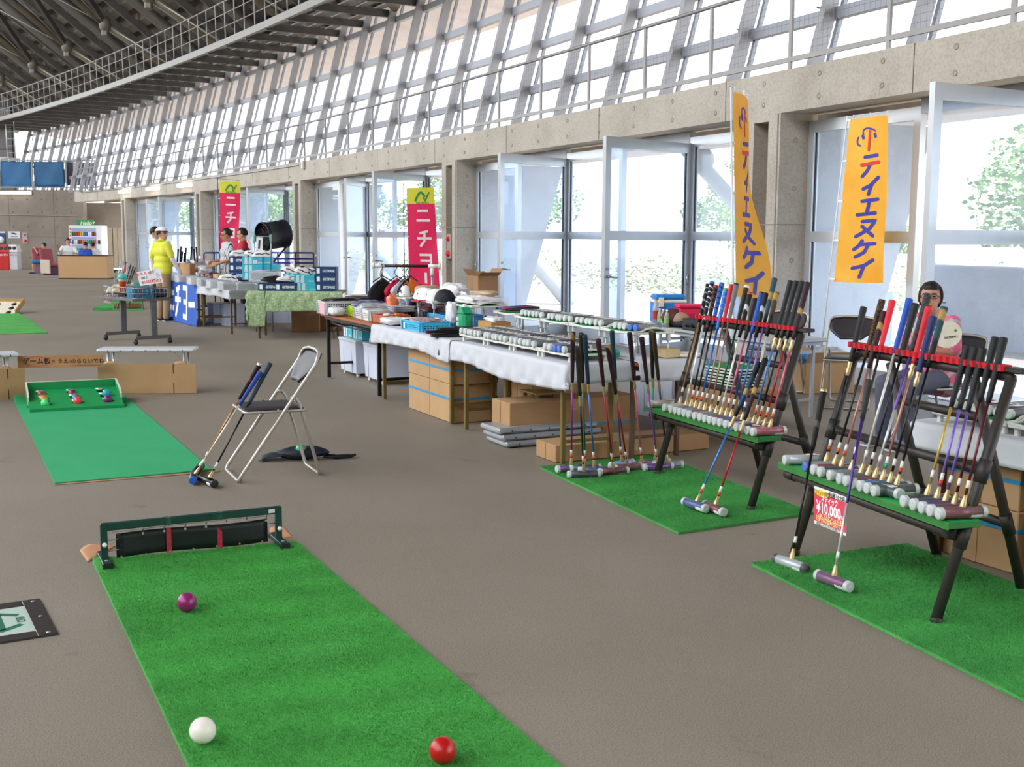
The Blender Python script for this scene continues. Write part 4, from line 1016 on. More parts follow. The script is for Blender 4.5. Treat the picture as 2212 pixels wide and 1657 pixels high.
zB = zz(1620, 580, .48287)
K = dict
rackmallets(MxB, zB, [
 ((510, 172), (450, 420), (338, 868), K(grip='#1b1b1d', shaft='#1d1d20', head='#9aa0a6', label='mallet with black flared grip and gold joint, leftmost on the nearer rack', joint=True, cap='blue')),
 ((592, 140), (520, 400), (374, 884), K(grip='#6b4c22', gpat='dots', c2='#2a1d10', shaft='#1d1d20', head='#6d1f2d', label='mallet with brown and gold patterned grip on the nearer rack')),
 ((602, 192), (535, 445), (404, 896), K(grip='#3a1f24', gpat='line', c2='#a98c4a', shaft='#a9746a', head='#2f3d38', label='mallet with dark maroon grip and copper shaft on the nearer rack')),
 ((638, 142), (582, 360), (450, 904), K(grip='#e02a38', shaft='#3a3a3c', head='#7a7f83', label='mallet with bright red grip and dark grey shaft on the nearer rack', marks=None)),
 ((715, 135), (650, 380), (494, 922), K(grip='#1d4fb8', shaft='#d4d2c6', head='#5b6b66', label='mallet with royal blue grip and white shaft on the nearer rack', marks=None)),
 ((742, 158), (680, 400), (517, 930), K(grip='#1a1a1c', shaft='#1c1c1f', head='#54514f', twist=True, label='mallet with black twisted grip on the nearer rack, right of the blue grip', marks=None)),
 ((798, 112), (725, 385), (544, 944), K(grip='#202224', gpat='dots', c2='#3c3f42', shaft='#6d4a9a', head='#7a2b34', label='tall mallet with black checked grip and purple fading shaft on the nearer rack', lo=(.55, '#c9c9c9'), marks=None)),
 ((800, 172), (735, 430), (577, 955), K(grip='#d22632', shaft='#b07a6c', head='#3b6aa0', label='mallet with red grip and copper shaft on the nearer rack', joint=True, marks='#2aa06a')),
 ((822, 215), (760, 465), (616, 962), K(grip='#1f2f63', shaft='#1c1c1f', head='#2c3b38', twist=True, topcap='#cdb27c', label='mallet with navy twisted grip and gold end on the nearer rack', joint=True, marks=None)),
 ((870, 172), (800, 440), (644, 970), K(grip='#28464f', gpat='two', shaft='#1c1c1f', head='#1d3733', label='mallet with teal and black grip at the middle of the nearer rack', marks='#d8423a')),
 ((975, 345), (905, 620), (786, 1030), K(grip='#141416', shaft='#b99a45', head='#232a3a', label='mallet with black grip and gold shaft on the nearer rack', marks=None)),
 ((1010, 350), (940, 630), (830, 1042), K(grip='#141416', shaft='#7d63b8', head='#2a2f45', label='left of two mallets with purple shafts and black grips, nearer rack', marks='#d8423a')),
 ((1045, 357), (975, 640), (864, 1050), K(grip='#151517', shaft='#7457ad', head='#3f2a66', label='right of two mallets with purple shafts and black grips, nearer rack', marks=None)),
 ((1100, 307), (1025, 595), (902, 1066), K(grip='#141416', shaft='#5a2228', head='#5b2431', label='left of two mallets with maroon shafts at the right of the nearer rack', marks=None)),
 ((1137, 310), (1060, 600), (938, 1078), K(grip='#161618', shaft='#5f242b', head='#6b2a33', label='rightmost mallet with maroon shaft on the nearer rack', marks=None)),
])
# spare wrapped heads lying on the shelves
def loose_head(p, ax, col, label, cap='white', hl=HLEN, group='loose mallet heads', wrap=True, r=HR):
    t = thing('mallet_barrel', label, 'mallet head', p, 0, group); ax = Vector(ax).normalized(); x = ax * hl / 2; c = V(0, 0, 0)
    b = MB(); b.tube(c - x * .96, c + x * .96, r, n=16); hd = b.build('barrel', mat(col, .3, .25, .06, 10), t)
    for s in (-1, 1): b = MB(); b.lathe([(r * 1.03, 0), (r * 1.03, .018), (r * .9, .021), (r * .55, .0195), (0, .0205)], 16, c + ax * s * (hl / 2 - .02), ax * s); b.build('end_face', M_capb[cap], t)
    b = MB(); b.box(c + V(0, 0, r * 1.0) + x * .35, (.05, .03, .002), Matrix.Rotation(math.atan2(ax.y, ax.x), 3, 'Z')); b.build('price_label', M_lab, t)
    if wrap: b = MB(); b.lathe([(.006, -.005), (r * .9, -.003), (r * 1.1, .004), (r * 1.07, hl * .3), (r * 1.1, hl * .7), (r * 1.1, hl - .004), (r * .9, hl + .004), (.006, hl + .006)], 12, c - x, ax); b.build('clear_wrap', M_wrap, t)
    return t
def shelfhead(Mx, x, ang, col, label, cap='white', z=.4425, y=.09):
    loose_head(Mx @ V(x, y, z), Mx.to_3x3() @ V(math.cos(ang), math.sin(ang), 0), col, label, cap)
shelfhead(MxB, .08, R(4), '#25413d', 'wrapped dark green head lying along the nearer rack shelf', y=.055)
shelfhead(MxB, -.60, R(82), '#b8bcc0', 'silver wrapped head at the left end of the nearer rack shelf')
zA = zz(1380, 580, .33789)
rackmallets(MxA, zA, [
 ((445, 100), (393, 345), (257, 868), K(grip='#17181a', gpat='zig', shaft='#a27c4e', head='#b9b9b2', label='mallet with black zigzag grip and bronze shaft, leftmost on the farther rack', marks=None)),
 ((470, 88), (410, 365), (300, 876), K(grip='#1a1b1e', gpat='zig', c2='#c9c9cc', shaft='#e3e4e4', head='#9aa09c', label='mallet with black zigzag grip and white shaft on the farther rack', topcap='#2f62c4', marks=None)),
 ((495, 112), (440, 395), (326, 886), K(grip='#1d1a1c', gpat='zig', c2='#8a2a30', shaft='#202023', head='#5d2730', label='mallet with black and dark red grip on the farther rack', topcap='#b02a34')),
 ((532, 92), (475, 360), (354, 892), K(grip='#2a62b8', gpat='zig', c2='#17181c', shaft='#202023', head='#7c8088', label='mallet with blue and black zigzag grip on the farther rack')),
 ((560, 130), (500, 390), (382, 898), K(grip='#2f74cf', gpat='zig', c2='#5b93dc', shaft='#2f5fb0', head='#6a7a92', label='mallet with light blue grip and blue shaft on the farther rack', topcap='#63a05a')),
 ((595, 103), (540, 360), (409, 907), K(grip='#cf2731', shaft='#8a6a60', head='#8b3038', label='mallet with red grip and copper shaft on the farther rack', marks=None)),
 ((625, 100), (575, 360), (453, 922), K(grip='#6d7075', shaft='#96756a', head='#868a8e', label='mallet with plain grey grip on the farther rack', topcap='#2a2b2d', marks=None)),
 ((690, 113), (630, 370), (488, 932), K(grip='#1a1b1c', shaft='#1e3a30', head='#6f7376', label='mallet with black grip and dark green shaft on the farther rack', topcap='#d9dbdc', marks=None)),
 ((712, 155), (652, 440), (514, 940), K(grip='#1c1c1e', gpat='line', c2='#c9ccd0', shaft='#d9dad8', head='#53634f', label='mallet with black and white swirl grip and white shaft on the farther rack', topcap='#c8322c', marks=None)),
 ((745, 190), (690, 450), (545, 952), K(grip='#1d1d20', shaft='#c0587a', head='#8a3a55', label='mallet with short black grip and pink shaft on the farther rack', marks=None)),
 ((787, 155), (715, 415), (570, 958), K(grip='#1f55bd', shaft='#2a3f7a', head='#39507a', label='mallet with royal blue grip at the middle of the farther rack', topcap='#1a2a55', marks=None)),
 ((815, 158), (745, 440), (617, 968), K(grip='#1c1c1f', gpat='line', c2='#b9bcc0', shaft='#2f5a9c', head='#4b5a70', label='mallet with black white-lined grip and blue shaft on the farther rack', marks=None)),
 ((870, 62), (800, 345), (655, 976), K(grip='#284a5c', gpat='two', shaft='#7a5fae', head='#4a3a66', label='tallest mallet with teal and black grip and purple shaft, farther rack', marks=None)),
 ((882, 152), (815, 435), (690, 984), K(grip='#4b3a24', gpat='two', shaft='#e2e2e0', head='#9a9a94', label='mallet with brown and black grip and white shaft on the farther rack', marks=None)),
 ((972, 78), (880, 445), (727, 996), K(grip='#1d1e20', shaft='#3f7fca', head='#36659c', label='mallet with black grip and sky blue shaft on the farther rack', joint=True)),
 ((1008, 80), (915, 450), (760, 1004), K(grip='#1c1d1f', shaft='#222225', head='#2f3134', label='mallet with black grip, gold joint and black shaft on the farther rack', joint=True)),
 ((1045, 82), (950, 455), (797, 1012), K(grip='#1d1d20', shaft='#b02030', head='#8c2030', label='mallet with black grip, gold joint and red shaft on the farther rack', joint=True)),
 ((1083, 88), (985, 460), (828, 1020), K(grip='#331f26', gpat='line', c2='#a98c4a', shaft='#cf5f70', head='#a4485a', label='rightmost mallet with maroon grip and pink shaft on the farther rack', joint=True)),
])
shelfhead(MxA, .42, R(8), '#9a4a72', 'mauve wrapped head lying along the right end of the farther rack shelf', y=.06)
shelfhead(MxA, -.60, R(80), '#b4a79a', 'beige wrapped head at the left end of the farther rack shelf')
# mallets leaning on the front of the racks
def lean(z, top, gy, base, axis_px, Y=None, floor=.016, lean_pt=None, **kw):
    b0 = pz(*z(*base), floor + 2 * HR)
    a0, a1 = pz(*z(*axis_px[0]), floor + HR), pz(*z(*axis_px[1]), floor + HR); ax = (a1 - a0); ax.z = 0
    t = at(*z(*top), Y); m = t.lerp(b0, 0); 
    # grip share from the picture position of its lower end
    P = EYEP; r = ray(*z(*gy)); d = b0 - t; n = d.cross(r); 
    w = r.cross(n); s = (P - t).dot(w) / d.dot(w); mallet(t, b0, ax, g=min(max(s, .2), .65), **kw)
lean(zA, (770, 600), (620, 950), (370, 1490), ((295, 1500), (425, 1545)), 6.42, grip='#23475e', gpat='two', shaft='#3f7fca', head='#2e4f86', joint=True, label='mallet with blue shaft leaning on the front of the farther rack')
lean(zA, (810, 575), (680, 975), (490, 1510), ((415, 1510), (540, 1565)), 6.40, grip='#3a1f26', gpat='two', shaft='#b02030', head='#6b2230', joint=True, label='mallet with red shaft leaning on the front of the farther rack')
lean(zB, (330, 542), (280, 815), (187, 1300), ((112, 1300), (250, 1350)), 5.34, floor=.002, grip='#19181a', gpat='line', c2='#55504a', shaft='#221d1d', head='#b3b7bb', cap='black', topcap='#cdb27c', marks=None, label='mallet with silver head and dark grip leaning at the left of the nearer rack')
lean(zB, (533, 497), (512, 640), (377, 1375), ((300, 1385), (440, 1440)), 4.98, grip='#33302f', shaft='#4b2c86', head='#6d2f63', lo=(.46, '#c6c6c4'), marks=None, label='mallet with purple and silver shaft leaning in front of the price sign')
# price sign hanging from the nearer rack's shelf tube
inv = MxB.inverted(); q0 = MxB @ V(-.40, .02, .355)
pn = MxB.to_3x3() @ V(0, -1, 0)
cr = [onplane(x, y, MxB @ V(0, .018, .3), pn) for x, y in ((1758, 1049), (1828, 1074), (1827, 1158), (1759, 1130))]
ps = thing('price_sign', 'red and white laminated price card hanging from the nearer rack', 'price sign', cr[3]); cr = [p - cr[3] for p in cr]
ux = (cr[1] - cr[0]).normalized(); uy = (cr[0] - cr[3]).normalized(); PW = (cr[1] - cr[0]).length; PH = (cr[0] - cr[3]).length; nn = ux.cross(uy)
def pq(u, v, lift=0): return cr[3].lerp(cr[2], u).lerp(cr[0].lerp(cr[1], u), v) + nn * lift
b = MB(); b.add([pq(0, 0), pq(1, 0), pq(1, 1), pq(0, 1), pq(0, 0, -.002), pq(1, 0, -.002), pq(1, 1, -.002), pq(0, 1, -.002)], [(0, 1, 2, 3), (7, 6, 5, 4), (0, 4, 5, 1), (1, 5, 6, 2), (2, 6, 7, 3), (3, 7, 4, 0)]); b.build('card', mat('#f3f1ee', .3), ps)
b = MB(); b.add([pq(0, .08, .0006), pq(1, .08, .0006), pq(1, .86, .0006), pq(0, .86, .0006)], [(0, 1, 2, 3)]); b.build('red_field', mat('#e0455c', .35, 0, .03), ps)
b = MB(); b.add([pq(.25 + .225 * math.cos(2 * math.pi * i / 28), .86 + .085 * math.sin(2 * math.pi * i / 28), .0012) for i in range(28)], [list(range(28))]); b.build('yellow_oval', mat('#f2cf2c', .4), ps)
uxx = (pq(1, .5) - pq(0, .5)).normalized()
for tx, sz, u, v, c, bo, sq in (('アウトレット限定', .027, .25, .86, '#2a2218', .0004, .62), ('商品棚下の大特価', .026, .74, .90, '#2a2a2a', .0004, .66), ('スティック', .034, .50, .73, '#ffffff', .0008, .8), ('¥10,000', .070, .47, .48, '#ffffff', .0016, .85), ('シャフトとヘッドを', .032, .50, .27, '#f4e6b0', .0006, .7), ('お好みの組み合わせで', .032, .50, .17, '#f4dc8a', .0008, .7), ('※商品についてはスタッフにお尋ねください', .018, .5, .035, '#3a3a3a', .0002, .6), ('(税込)', .02, .9, .42, '#ffffff', .0002, .6)):
    lettering(ps, tx, sz, pq(u, v, .0), uxx, uy, mat(c, .5), bo, lift=.0014, squeeze=sq)

# ------------------------------------------------------------------ mallets leaning on the end of the white table
zt = zz(1040, 640, .25344)
LEAN = [
 ((780, 305), (770, 735), (765, 1440), (622, 1475), (800, 1462), '#33202a', '#8d2f8a', '#5d2a6e', 'mallet with magenta shaft, leftmost against the table end', 7.02),
 ((818, 435), (840, 850), (872, 1490), (735, 1525), (1000, 1518), '#2a2522', '#222226', '#20262f', 'mallet with black shaft and navy head, nearest against the table end', 6.82),
 ((850, 315), (862, 740), (885, 1440), (748, 1470), (1000, 1462), '#30281f', '#1c7a5a', '#1f4a45', 'mallet with green shaft and green head against the table end', 6.98),
 ((880, 330), (905, 750), (962, 1455), (830, 1472), (1090, 1466), '#25364a', '#3f78c0', '#2f4a78', 'mallet with blue shaft, fourth from the left against the table end', 6.96),
 ((995, 365), (1042, 770), (1122, 1465), (1015, 1510), (1260, 1492), '#3a1c22', '#b0283a', '#5d1a28', 'mallet with red shaft and maroon head, front row against the table end', 6.90),
 ((1078, 425), (1145, 835), (1245, 1435), (1140, 1472), (1375, 1452), '#331d22', '#b32a3c', '#6a2434', 'mallet with red shaft, right of the maroon-headed one at the table end', 6.86),
 ((1112, 295), (1150, 710), (1195, 1405), (1100, 1440), (1300, 1408), '#23414c', '#3a66a8', '#7f9fe0', 'mallet with blue shaft and shiny pale blue head at the table end', 7.10),
 ((1262, 310), (1302, 715), (1368, 1415), (1255, 1440), (1480, 1422), '#33202a', '#d87a80', '#8d4a6a', 'mallet with pink shaft against the table end', 7.12),
 ((1365, 350), (1420, 750), (1502, 1428), (1390, 1478), (1640, 1462), '#331d24', '#a04aa0', '#5b2f78', 'mallet with purple shaft and purple head against the table end', 7.06),
 ((1448, 295), (1465, 700), (1482, 1392), (1380, 1410), (1600, 1400), '#2f2820', '#1f8a6a', '#3a5a52', 'mallet with green shaft behind the purple one at the table end', 7.24),
 ((1465, 310), (1508, 715), (1585, 1408), (1480, 1428), (1715, 1425), '#3a3022', '#242428', '#7d7f84', 'mallet with brown grip and black shaft, rightmost against the table end', 7.22),
]
for top, gy, base, a0, a1, g, s, h, lab, Y in LEAN:
    lean(zt, top, gy, base, (a0, a1), Y, floor=.008, grip=g, gpat='line', c2='#8a7440', shaft=s, head=h, joint=True, label=lab)
# mallets leaning on the lone chair
zc = zz(390, 740, .20523)
lean(zc, (835, 225), (615, 595), (205, 1300), ((130, 1420), (250, 1285)), 7.20, floor=.002, wrap=False, grip='#2d1c1e', gpat='line', c2='#6a3a3c', shaft='#c08a50', head='#241d1c', cap='black', marks=None, topcap='#c9ccd0', label='mallet with dark red grip and bronze shaft propped on the lone chair')
lean(zc, (845, 305), (675, 690), (155, 1385), ((130, 1455), (150, 1300)), 7.10, floor=.002, wrap=False, grip='#23419a', shaft='#e6e4dc', head='#3d4650', cap='blue', marks=None, label='mallet with blue grip, white shaft and blue-faced head at the lone chair')
lean(zc, (945, 218), (690, 640), (305, 1425), ((195, 1425), (375, 1500)), 7.16, floor=.002, wrap=False, grip='#22303e', gpat=None, shaft='#1d1d22', head='#17171a', cap='black', marks='#59b8a0', label='mallet with dark grip and black head propped on the lone chair')
# ================================================================== the sales tables
def ln(x, y, z=0.0):
    p = pz(x, y, z); return p.x * LD.x + p.y * LD.y, p.x * ND.x + p.y * ND.y
def lnd(x, y, n):                                     # where the picture ray meets the plane n = const: (l, z)
    p = onplane(x, y, LN(0, n), ND); return p.x * LD.x + p.y * LD.y, p.z
M_tleg = mat('#7a6636', .45, .3, .25, 6); M_tlegb = mat('#17181a', .4, .2); M_ttop = mat('#a0572c', .5, 0, .12, 4); M_white = mat('#c8c9cf', .75, 0, .04, 3); M_brown = mat('#5e4632', .5, .2, .25, 6)
def table(l, n, label, L=1.8, D=.45, h=.68, top=None, leg=None, group='folding tables', rz=ANG, loc=None, sq=.03, brace=True):
    p = loc or LN(l, n); t = thing('folding_table', label, 'table', (p.x, p.y, 0), rz, group); top = top or M_ttop; leg = leg or M_tleg
    b = MB(); b.box((0, 0, h - .016), (L, D, .03), ch=.006); b.build('tabletop', top, t)
    b = MB(); b.box((0, 0, h - .045), (L - .1, D - .06, .03)); b.build('apron', leg, t)
    for x in (-L / 2 + .13, L / 2 - .13):
        for y in (-D / 2 + .045, D / 2 - .045): b = MB(); b.box((x, y, (h - .05) / 2 + .005), (sq, sq, h - .06), ch=.003); b.build('leg', leg, t)
        b = MB(); b.box((x, 0, .16), (sq * .7, D - .1, sq * .7)); b.build('stretcher', leg, t)
        if brace: b = MB(); b.box((x, 0, h - .12), (sq * .7, D - .1, sq)); s = 1 if x < 0 else -1; b.bar((x, 0, h - .12), (x + s * .26, 0, h - .05), .012, .02); b.build('brace', leg, t)
    return t
def cloth(l, n, L, D, z, drops, label, m, seed=0, wav=.012, rz=ANG, loc=None, sag=.02, hem=.03, fx=None):
    """drops: front (away from the wall), back, near end, far end"""
    p = loc or LN(l, n); fr, bk, ne_, fa = drops; b = MB(); x0, x1 = -L / 2 - fa, L / 2 + ne_; y0, y1 = -D / 2 - fr, D / 2 + bk
    nu, nv = 70, 36
    def f(u, v):
        x = x0 + (x1 - x0) * u; yy = -D / 2 - fr * fx(x) if fx else y0; y = yy + (y1 - yy) * v; ox = max(0, abs(x) - L / 2); oy = max(0, abs(y) - D / 2)
        sx = math.copysign(1, x); sy = math.copysign(1, y); d = max(ox, oy) + .25 * min(ox, oy)
        X = sx * (min(abs(x), L / 2) + min(ox, .012)); Y = sy * (min(abs(y), D / 2) + min(oy, .012)); Z = .006 - max(0, d - .008)
        k = min(1, d / .1)
        if d > 0:
            wv = wav * k * (math.sin(x * 16 + seed + 2 * math.sin(y * 9)) + .6 * math.sin(x * 37 + y * 31 + seed * 2))
            if oy >= ox: Y += sy * (abs(wv) + .006 * k)
            else: X += sx * (abs(wv) + .006 * k)
            Z -= k * sag * (.5 + .5 * math.sin(x * 3.1 + seed)) * k - k * hem * mnoise.noise(V(x * 2, y * 2, seed))
        else: Z += .0015 * mnoise.noise(V(x * 9, y * 9, seed))
        return V(X, Y, Z)
    b.grid(f, nu, nv); o = b.build('tablecloth', m, loc=(p.x, p.y, z), rotz=rz); solid(o, .003, 1); return tag(o, label, 'tablecloth', 'tablecloths')
TZ = .68
table(7.30, 3.80, 'folding table under the white cloth nearest the racks, front row', h=TZ)
table(7.25, 4.30, 'folding table under the white cloth nearest the racks, back row', h=TZ, leg=M_brown)
table(9.12, 3.80, 'folding table under the white cloth beside the brown-topped one', h=TZ)
table(9.12, 4.30, 'folding table behind the white table with the blue basket', h=TZ, leg=M_brown)
BT = table(10.88, 3.83, 'brown-topped folding table with black legs covered in baskets', h=TZ, leg=M_tlegb, sq=.036)
table(10.88, 4.32, 'brown-topped folding table behind the one with black legs', h=TZ, leg=mat('#4a4c50', .4, .4))
for k_ in range(4):
    b = MB(); b.tube((-.72, -.16 + .1 * k_, TZ - .10), (.72, -.16 + .1 * k_, TZ - .10), .008, n=6); b.build('shelf_bar', M_tlegb, BT)
cloth(7.28, 3.80, 1.82, .47, TZ, (.15, .0, .13, .10), 'white cloth on the mallet-head table, front row', M_white, 1, sag=.045)
cloth(7.24, 4.31, 1.82, .5, TZ, (.0, .06, .13, .0), 'white cloth on the mallet-head table, back row', M_white, 3)
cloth(9.12, 3.80, 1.80, .47, TZ, (.14, .0, .0, .10), 'white cloth on the table with the blue basket', M_white, 5, sag=.035)

# trays and wrapped heads
M_tray = mat('#dcdbd2', .45, 0, .05); M_tgreen = mat('#16833f', .8, 0, .08)
TRAY = {}
def tray(l, n, z, label, L=.43, D=.32, leg=.045, arch=True, rz=ANG, loc=None):
    p = loc or LN(l, n); t = thing('display_tray', label, 'tray', (p.x, p.y, z), rz, 'white display trays')
    k = (L, D, leg)
    if k in TRAY:
        for q in TRAY[k]: c = q.copy(); COL.objects.link(c); c.parent = t
        return t
    b = MB(); b.box((0, 0, leg), (L, D, .014), ch=.004)
    for y in (-D / 2 + .006, D / 2 - .006):
        b.path([(-L / 2, y, leg + .012), (-L * .25, y, leg + .004), (0, y, leg - .004), (L * .25, y, leg + .004), (L / 2, y, leg + .012)], .008, 6)
    b.build('shelf', M_tray, t)
    for x in (-L / 2 + .008, L / 2 - .008):
        b = MB(); b.path([(x, -D / 2, leg + .01), (x, -D * .3, leg + .012), (x, -D * .18, leg + .03), (x, 0, leg + .036), (x, D * .18, leg + .03), (x, D * .3, leg + .012), (x, D / 2, leg + .01)], .0075, 6); b.build('handle', M_tray, t)
    b = MB(); b.box((0, 0, leg + .008), (L - .04, D - .04, .005)); b.build('green_mat', M_tgreen, t)
    for x in (-L / 2 + .03, L / 2 - .03):
        for y in (-D / 2 + .03, D / 2 - .03):
            b = MB()
            if leg < .08: b.box((x, y, leg / 2), (.022, .022, leg), ch=.003)
            else: b.box((x, y, leg - .03), (.026, .026, .05), ch=.003); b.tube((x, y, 0), (x, y, leg - .04), .006, n=6)
            b.build('leg', M_tray if leg < .08 else M_alu, t)
    TRAY[k] = [o for o in bpy.data.objects if o.parent == t]; return t
HEAD = {}
def head_copy(p, ang, col, cap, label, group, tilt=0):
    k = (col, cap)
    if k not in HEAD:
        t = loose_head(p, (1, 0, 0), col, label, cap, group=group); HEAD[k] = [o for o in bpy.data.objects if o.parent == t]
    else:
        t = thing('mallet_barrel', label, 'mallet head', p, 0, group)
        for q in HEAD[k]: c = q.copy(); COL.objects.link(c); c.parent = t
    t.rotation_euler = (0, tilt, ang); return t
CN = {'#2a3040': 'navy', '#4a2430': 'maroon', '#1e1f22': 'black', '#6d6f74': 'grey', '#4a3a5e': 'violet', '#24403a': 'dark green', '#8f8d8a': 'silver'}
PAL = list(CN)
rnd = random.Random(4); NTH = ['first', 'second', 'third', 'fourth', 'fifth', 'sixth']
ang_n = math.atan2(ND.y, ND.x)
ordn = ['nearest', 'second', 'third', 'farthest']
for i in range(4):
    lc = 6.66 + .435 * i; tray(lc, 3.77, TZ + .008, '%s tray from the racks in the front row of head trays' % ordn[i].capitalize() if i else 'white tray at the near end of the front row of head trays')
    for row in (0, 1):
        for k in range(6 if i else 5):
            col = PAL[(i * 3 + k * 2 + row) % 7] if rnd.random() < .7 else '#6d6f74'; cap = 'blue' if (i == 0 and row == 0 and k in (1, 2)) else 'white'
            p = LN(lc - .165 + .064 * k + .008 * rnd.random(), 3.70 + .185 * row, TZ + .008 + .045 + .0105 + HR * 1.08)
            head_copy(p, ang_n + R(rnd.uniform(-6, 6)), col, cap, '%s%s wrapped mallet head, %s from near end, %s front tray, %s row' % (CN[col], ' blue-ended' if cap == 'blue' else '', NTH[k], ordn[i], 'front' if row == 0 else 'rear'), 'mallet heads in the front trays', 0)
for i in range(4):
    lc = 6.60 + .44 * i; tray(lc, 4.22, TZ + .008, 'tall-legged white tray, %s from the racks in the raised back row' % ordn[i], leg=.175)
    for k in range(6 if i else 5):
        col = PAL[(i * 2 + k * 3 + 1) % 7] if rnd.random() < .7 else '#8f8d8a'; cap = 'blue' if i == 0 and k < 2 else 'white'
        p = LN(lc - .165 + .064 * k + .008 * rnd.random(), 4.20, TZ + .008 + .175 + .0105 + HR * 1.08)
        head_copy(p, ang_n + R(rnd.uniform(-6, 6)), col, cap, '%s%s wrapped mallet head, %s from near end, %s raised tray' % (CN[col], ' blue-ended' if cap == 'blue' else '', NTH[k], ordn[i]), 'mallet heads on the raised trays')
# green plastic bags tucked behind the front trays
def blob(name, p, size, label, cat, m, rz=0.0, seed=0, amp=.18, fz=.6, group=None, fr=4.0):
    b = MB(); nu, nv = 28, 16; sx, sy, sz = size
    def f(u, v):
        a = 2 * math.pi * u; q = math.pi * v; e = lambda t, k=.55: math.copysign(abs(t) ** k, t)
        d = V(e(math.cos(a)) * abs(math.sin(q)) ** .6, e(math.sin(a)) * abs(math.sin(q)) ** .6, e(math.cos(q), .7))
        r = 1 + amp * mnoise.noise(d * fr * .5 + V(seed, 3, 1)) + amp * .5 * mnoise.noise(d * fr * 1.6 + V(seed, 1, 7))
        return V(d.x * sx / 2 * r, d.y * sy / 2 * r, max(.001, sz * (.5 + .5 * d.z * r) if True else 0))
    b.grid(f, nu, nv); return tag(b.build(name, m, loc=p, rotz=rz), label, cat, group)
M_bagw = mat('#e4e4ea', .25, 0, .1, 20, .5, 40); M_bagg = mat('#3fb79a', .35, 0, .2, 10, .5, 30); M_bagc = mat('#b9bcc2', .18, 0, .35, 25, .6, 45)
blob('plastic_bag', LN(7.75, 4.07, TZ + .012), (.34, .14, .05), 'green plastic bag behind the front trays at the far end', 'bag', M_bagg, ANG, 1)
blob('plastic_bag', LN(6.75, 4.06, TZ + .012), (.30, .12, .06), 'green plastic bag behind the front trays at the near end', 'bag', M_bagg, ANG, 2)
b = MB(); b.box((0, 0, .03), (.20, .12, .06), ch=.004); tag(b.build('wooden_box', mat('#c9b083', .7), loc=LN(6.50, 4.38, TZ + .014), rotz=ANG), 'small plain wooden box at the near end of the back cloth', 'box')
b = MB(); b.lathe([(0, .006), (.085, .004), (.10, .02), (.105, .022), (.088, 0), (0, 0)], 24); tag(b.build('plate', mat('#efe9d6', .35), loc=LN(6.46, 4.52, TZ + .013)), 'cream dish at the near back corner of the white table', 'dish')
b = MB(); b.box((0, 0, .012), (.05, .03, .024), ch=.005); tag(b.build('tape_measure', mat('#e8d21f', .4), loc=LN(6.44, 4.40, TZ + .014), rotz=.5), 'tiny yellow item beside the wooden box', 'tool')

# ------------------------------------------------------------------ boxes under the tables
M_strap = mat('#2f93c8', .4)
def cbox(l, n, sl, sn, h, label, z0=.003, m=None, strap=(), seam=True, rz=None, tape=False, group='cardboard boxes', open_=0, name='cardboard_box', loc=None):
    p = loc or LN(l, n); t = thing(name, label, 'box', (p.x, p.y, z0), ANG if rz is None else rz, group); m = m or M_card
    b = MB(); b.box((0, 0, h / 2), (sl, sn, h), ch=.004); bd = b.build('carton', m, t)
    for zf in strap:
        z = h * zf; b = MB(); e = .0025
        b.bar((-sl / 2 - e, -sn / 2 - e, z), (sl / 2 + e, -sn / 2 - e, z), .003, .018); b.bar((-sl / 2 - e, sn / 2 + e, z), (sl / 2 + e, sn / 2 + e, z), .003, .018)
        for x in (-1, 1): b.bar((x * (sl / 2 + e), -sn / 2, z), (x * (sl / 2 + e), sn / 2, z), .003, .018)
        b.build('strap', M_strap, t)
    if seam: b = MB(); b.box((0, -sn / 2 - .0012, h * .985 / 2), (.003, .001, h * .97)); b.box((sl * .0, 0, h + .0006), (sl * .98, .004, .001)); b.build('seam', mat('#8a6840', .9), bd)
    if tape: b = MB(); b.box((0, 0, h + .001), (sl * .99, .05, .001)); b.box((sl / 2 + .001, 0, h - .04), (.001, .05, .08)); b.build('packing_tape', mat('#c7a878', .2), bd)
    if open_:
        for s, ax in ((1, 'y'), (-1, 'y'), (1, 'x'), (-1, 'x')):
            b = MB(); fl = open_
            if ax == 'y': b.add([V(-sl / 2, s * sn / 2, h), V(sl / 2, s * sn / 2, h), V(sl / 2, s * (sn / 2 + fl * .6), h + fl * .75), V(-sl / 2, s * (sn / 2 + fl * .6), h + fl * .75)], [(0, 1, 2, 3)])
            else: b.add([V(s * sl / 2, -sn / 2, h), V(s * sl / 2, sn / 2, h), V(s * (sl / 2 + fl * .8), sn / 2, h + fl * .4), V(s * (sl / 2 + fl * .8), -sn / 2, h + fl * .4)], [(0, 1, 2, 3)])
            solid(b.build('flap', m, t), .004, 0)
    return t
l0, n0 = ln(974, 916); l1, _ = ln(878, 882); lm = (l0 + l1) / 2
cbox(lm, n0 + .21, l1 - l0, .40, .31, 'lower large carton with blue strap under the white table', strap=(.62,))
cbox(lm - .015, n0 + .205, l1 - l0 + .03, .40, .27, 'upper large carton with blue strap stacked under the white table', .316, strap=(.42,))
l0, n0 = ln(1101, 963); cbox(l0 + .17, n0 + .55, .30, 1.08, .30, 'long tan carton with blue strap lying under the near white table', m=M_card2, strap=(.35,), tape=True)
cbox(7.95, 4.25, .5, .5, .42, 'tall plain carton behind the long one under the near white table', m=M_card)
l0, n0 = ln(1197, 1000); cbox(l0 + .12, n0 + .62, .28, 1.24, .115, 'flat brown carton in front of the silver folded tables', m=M_card2, tape=True)
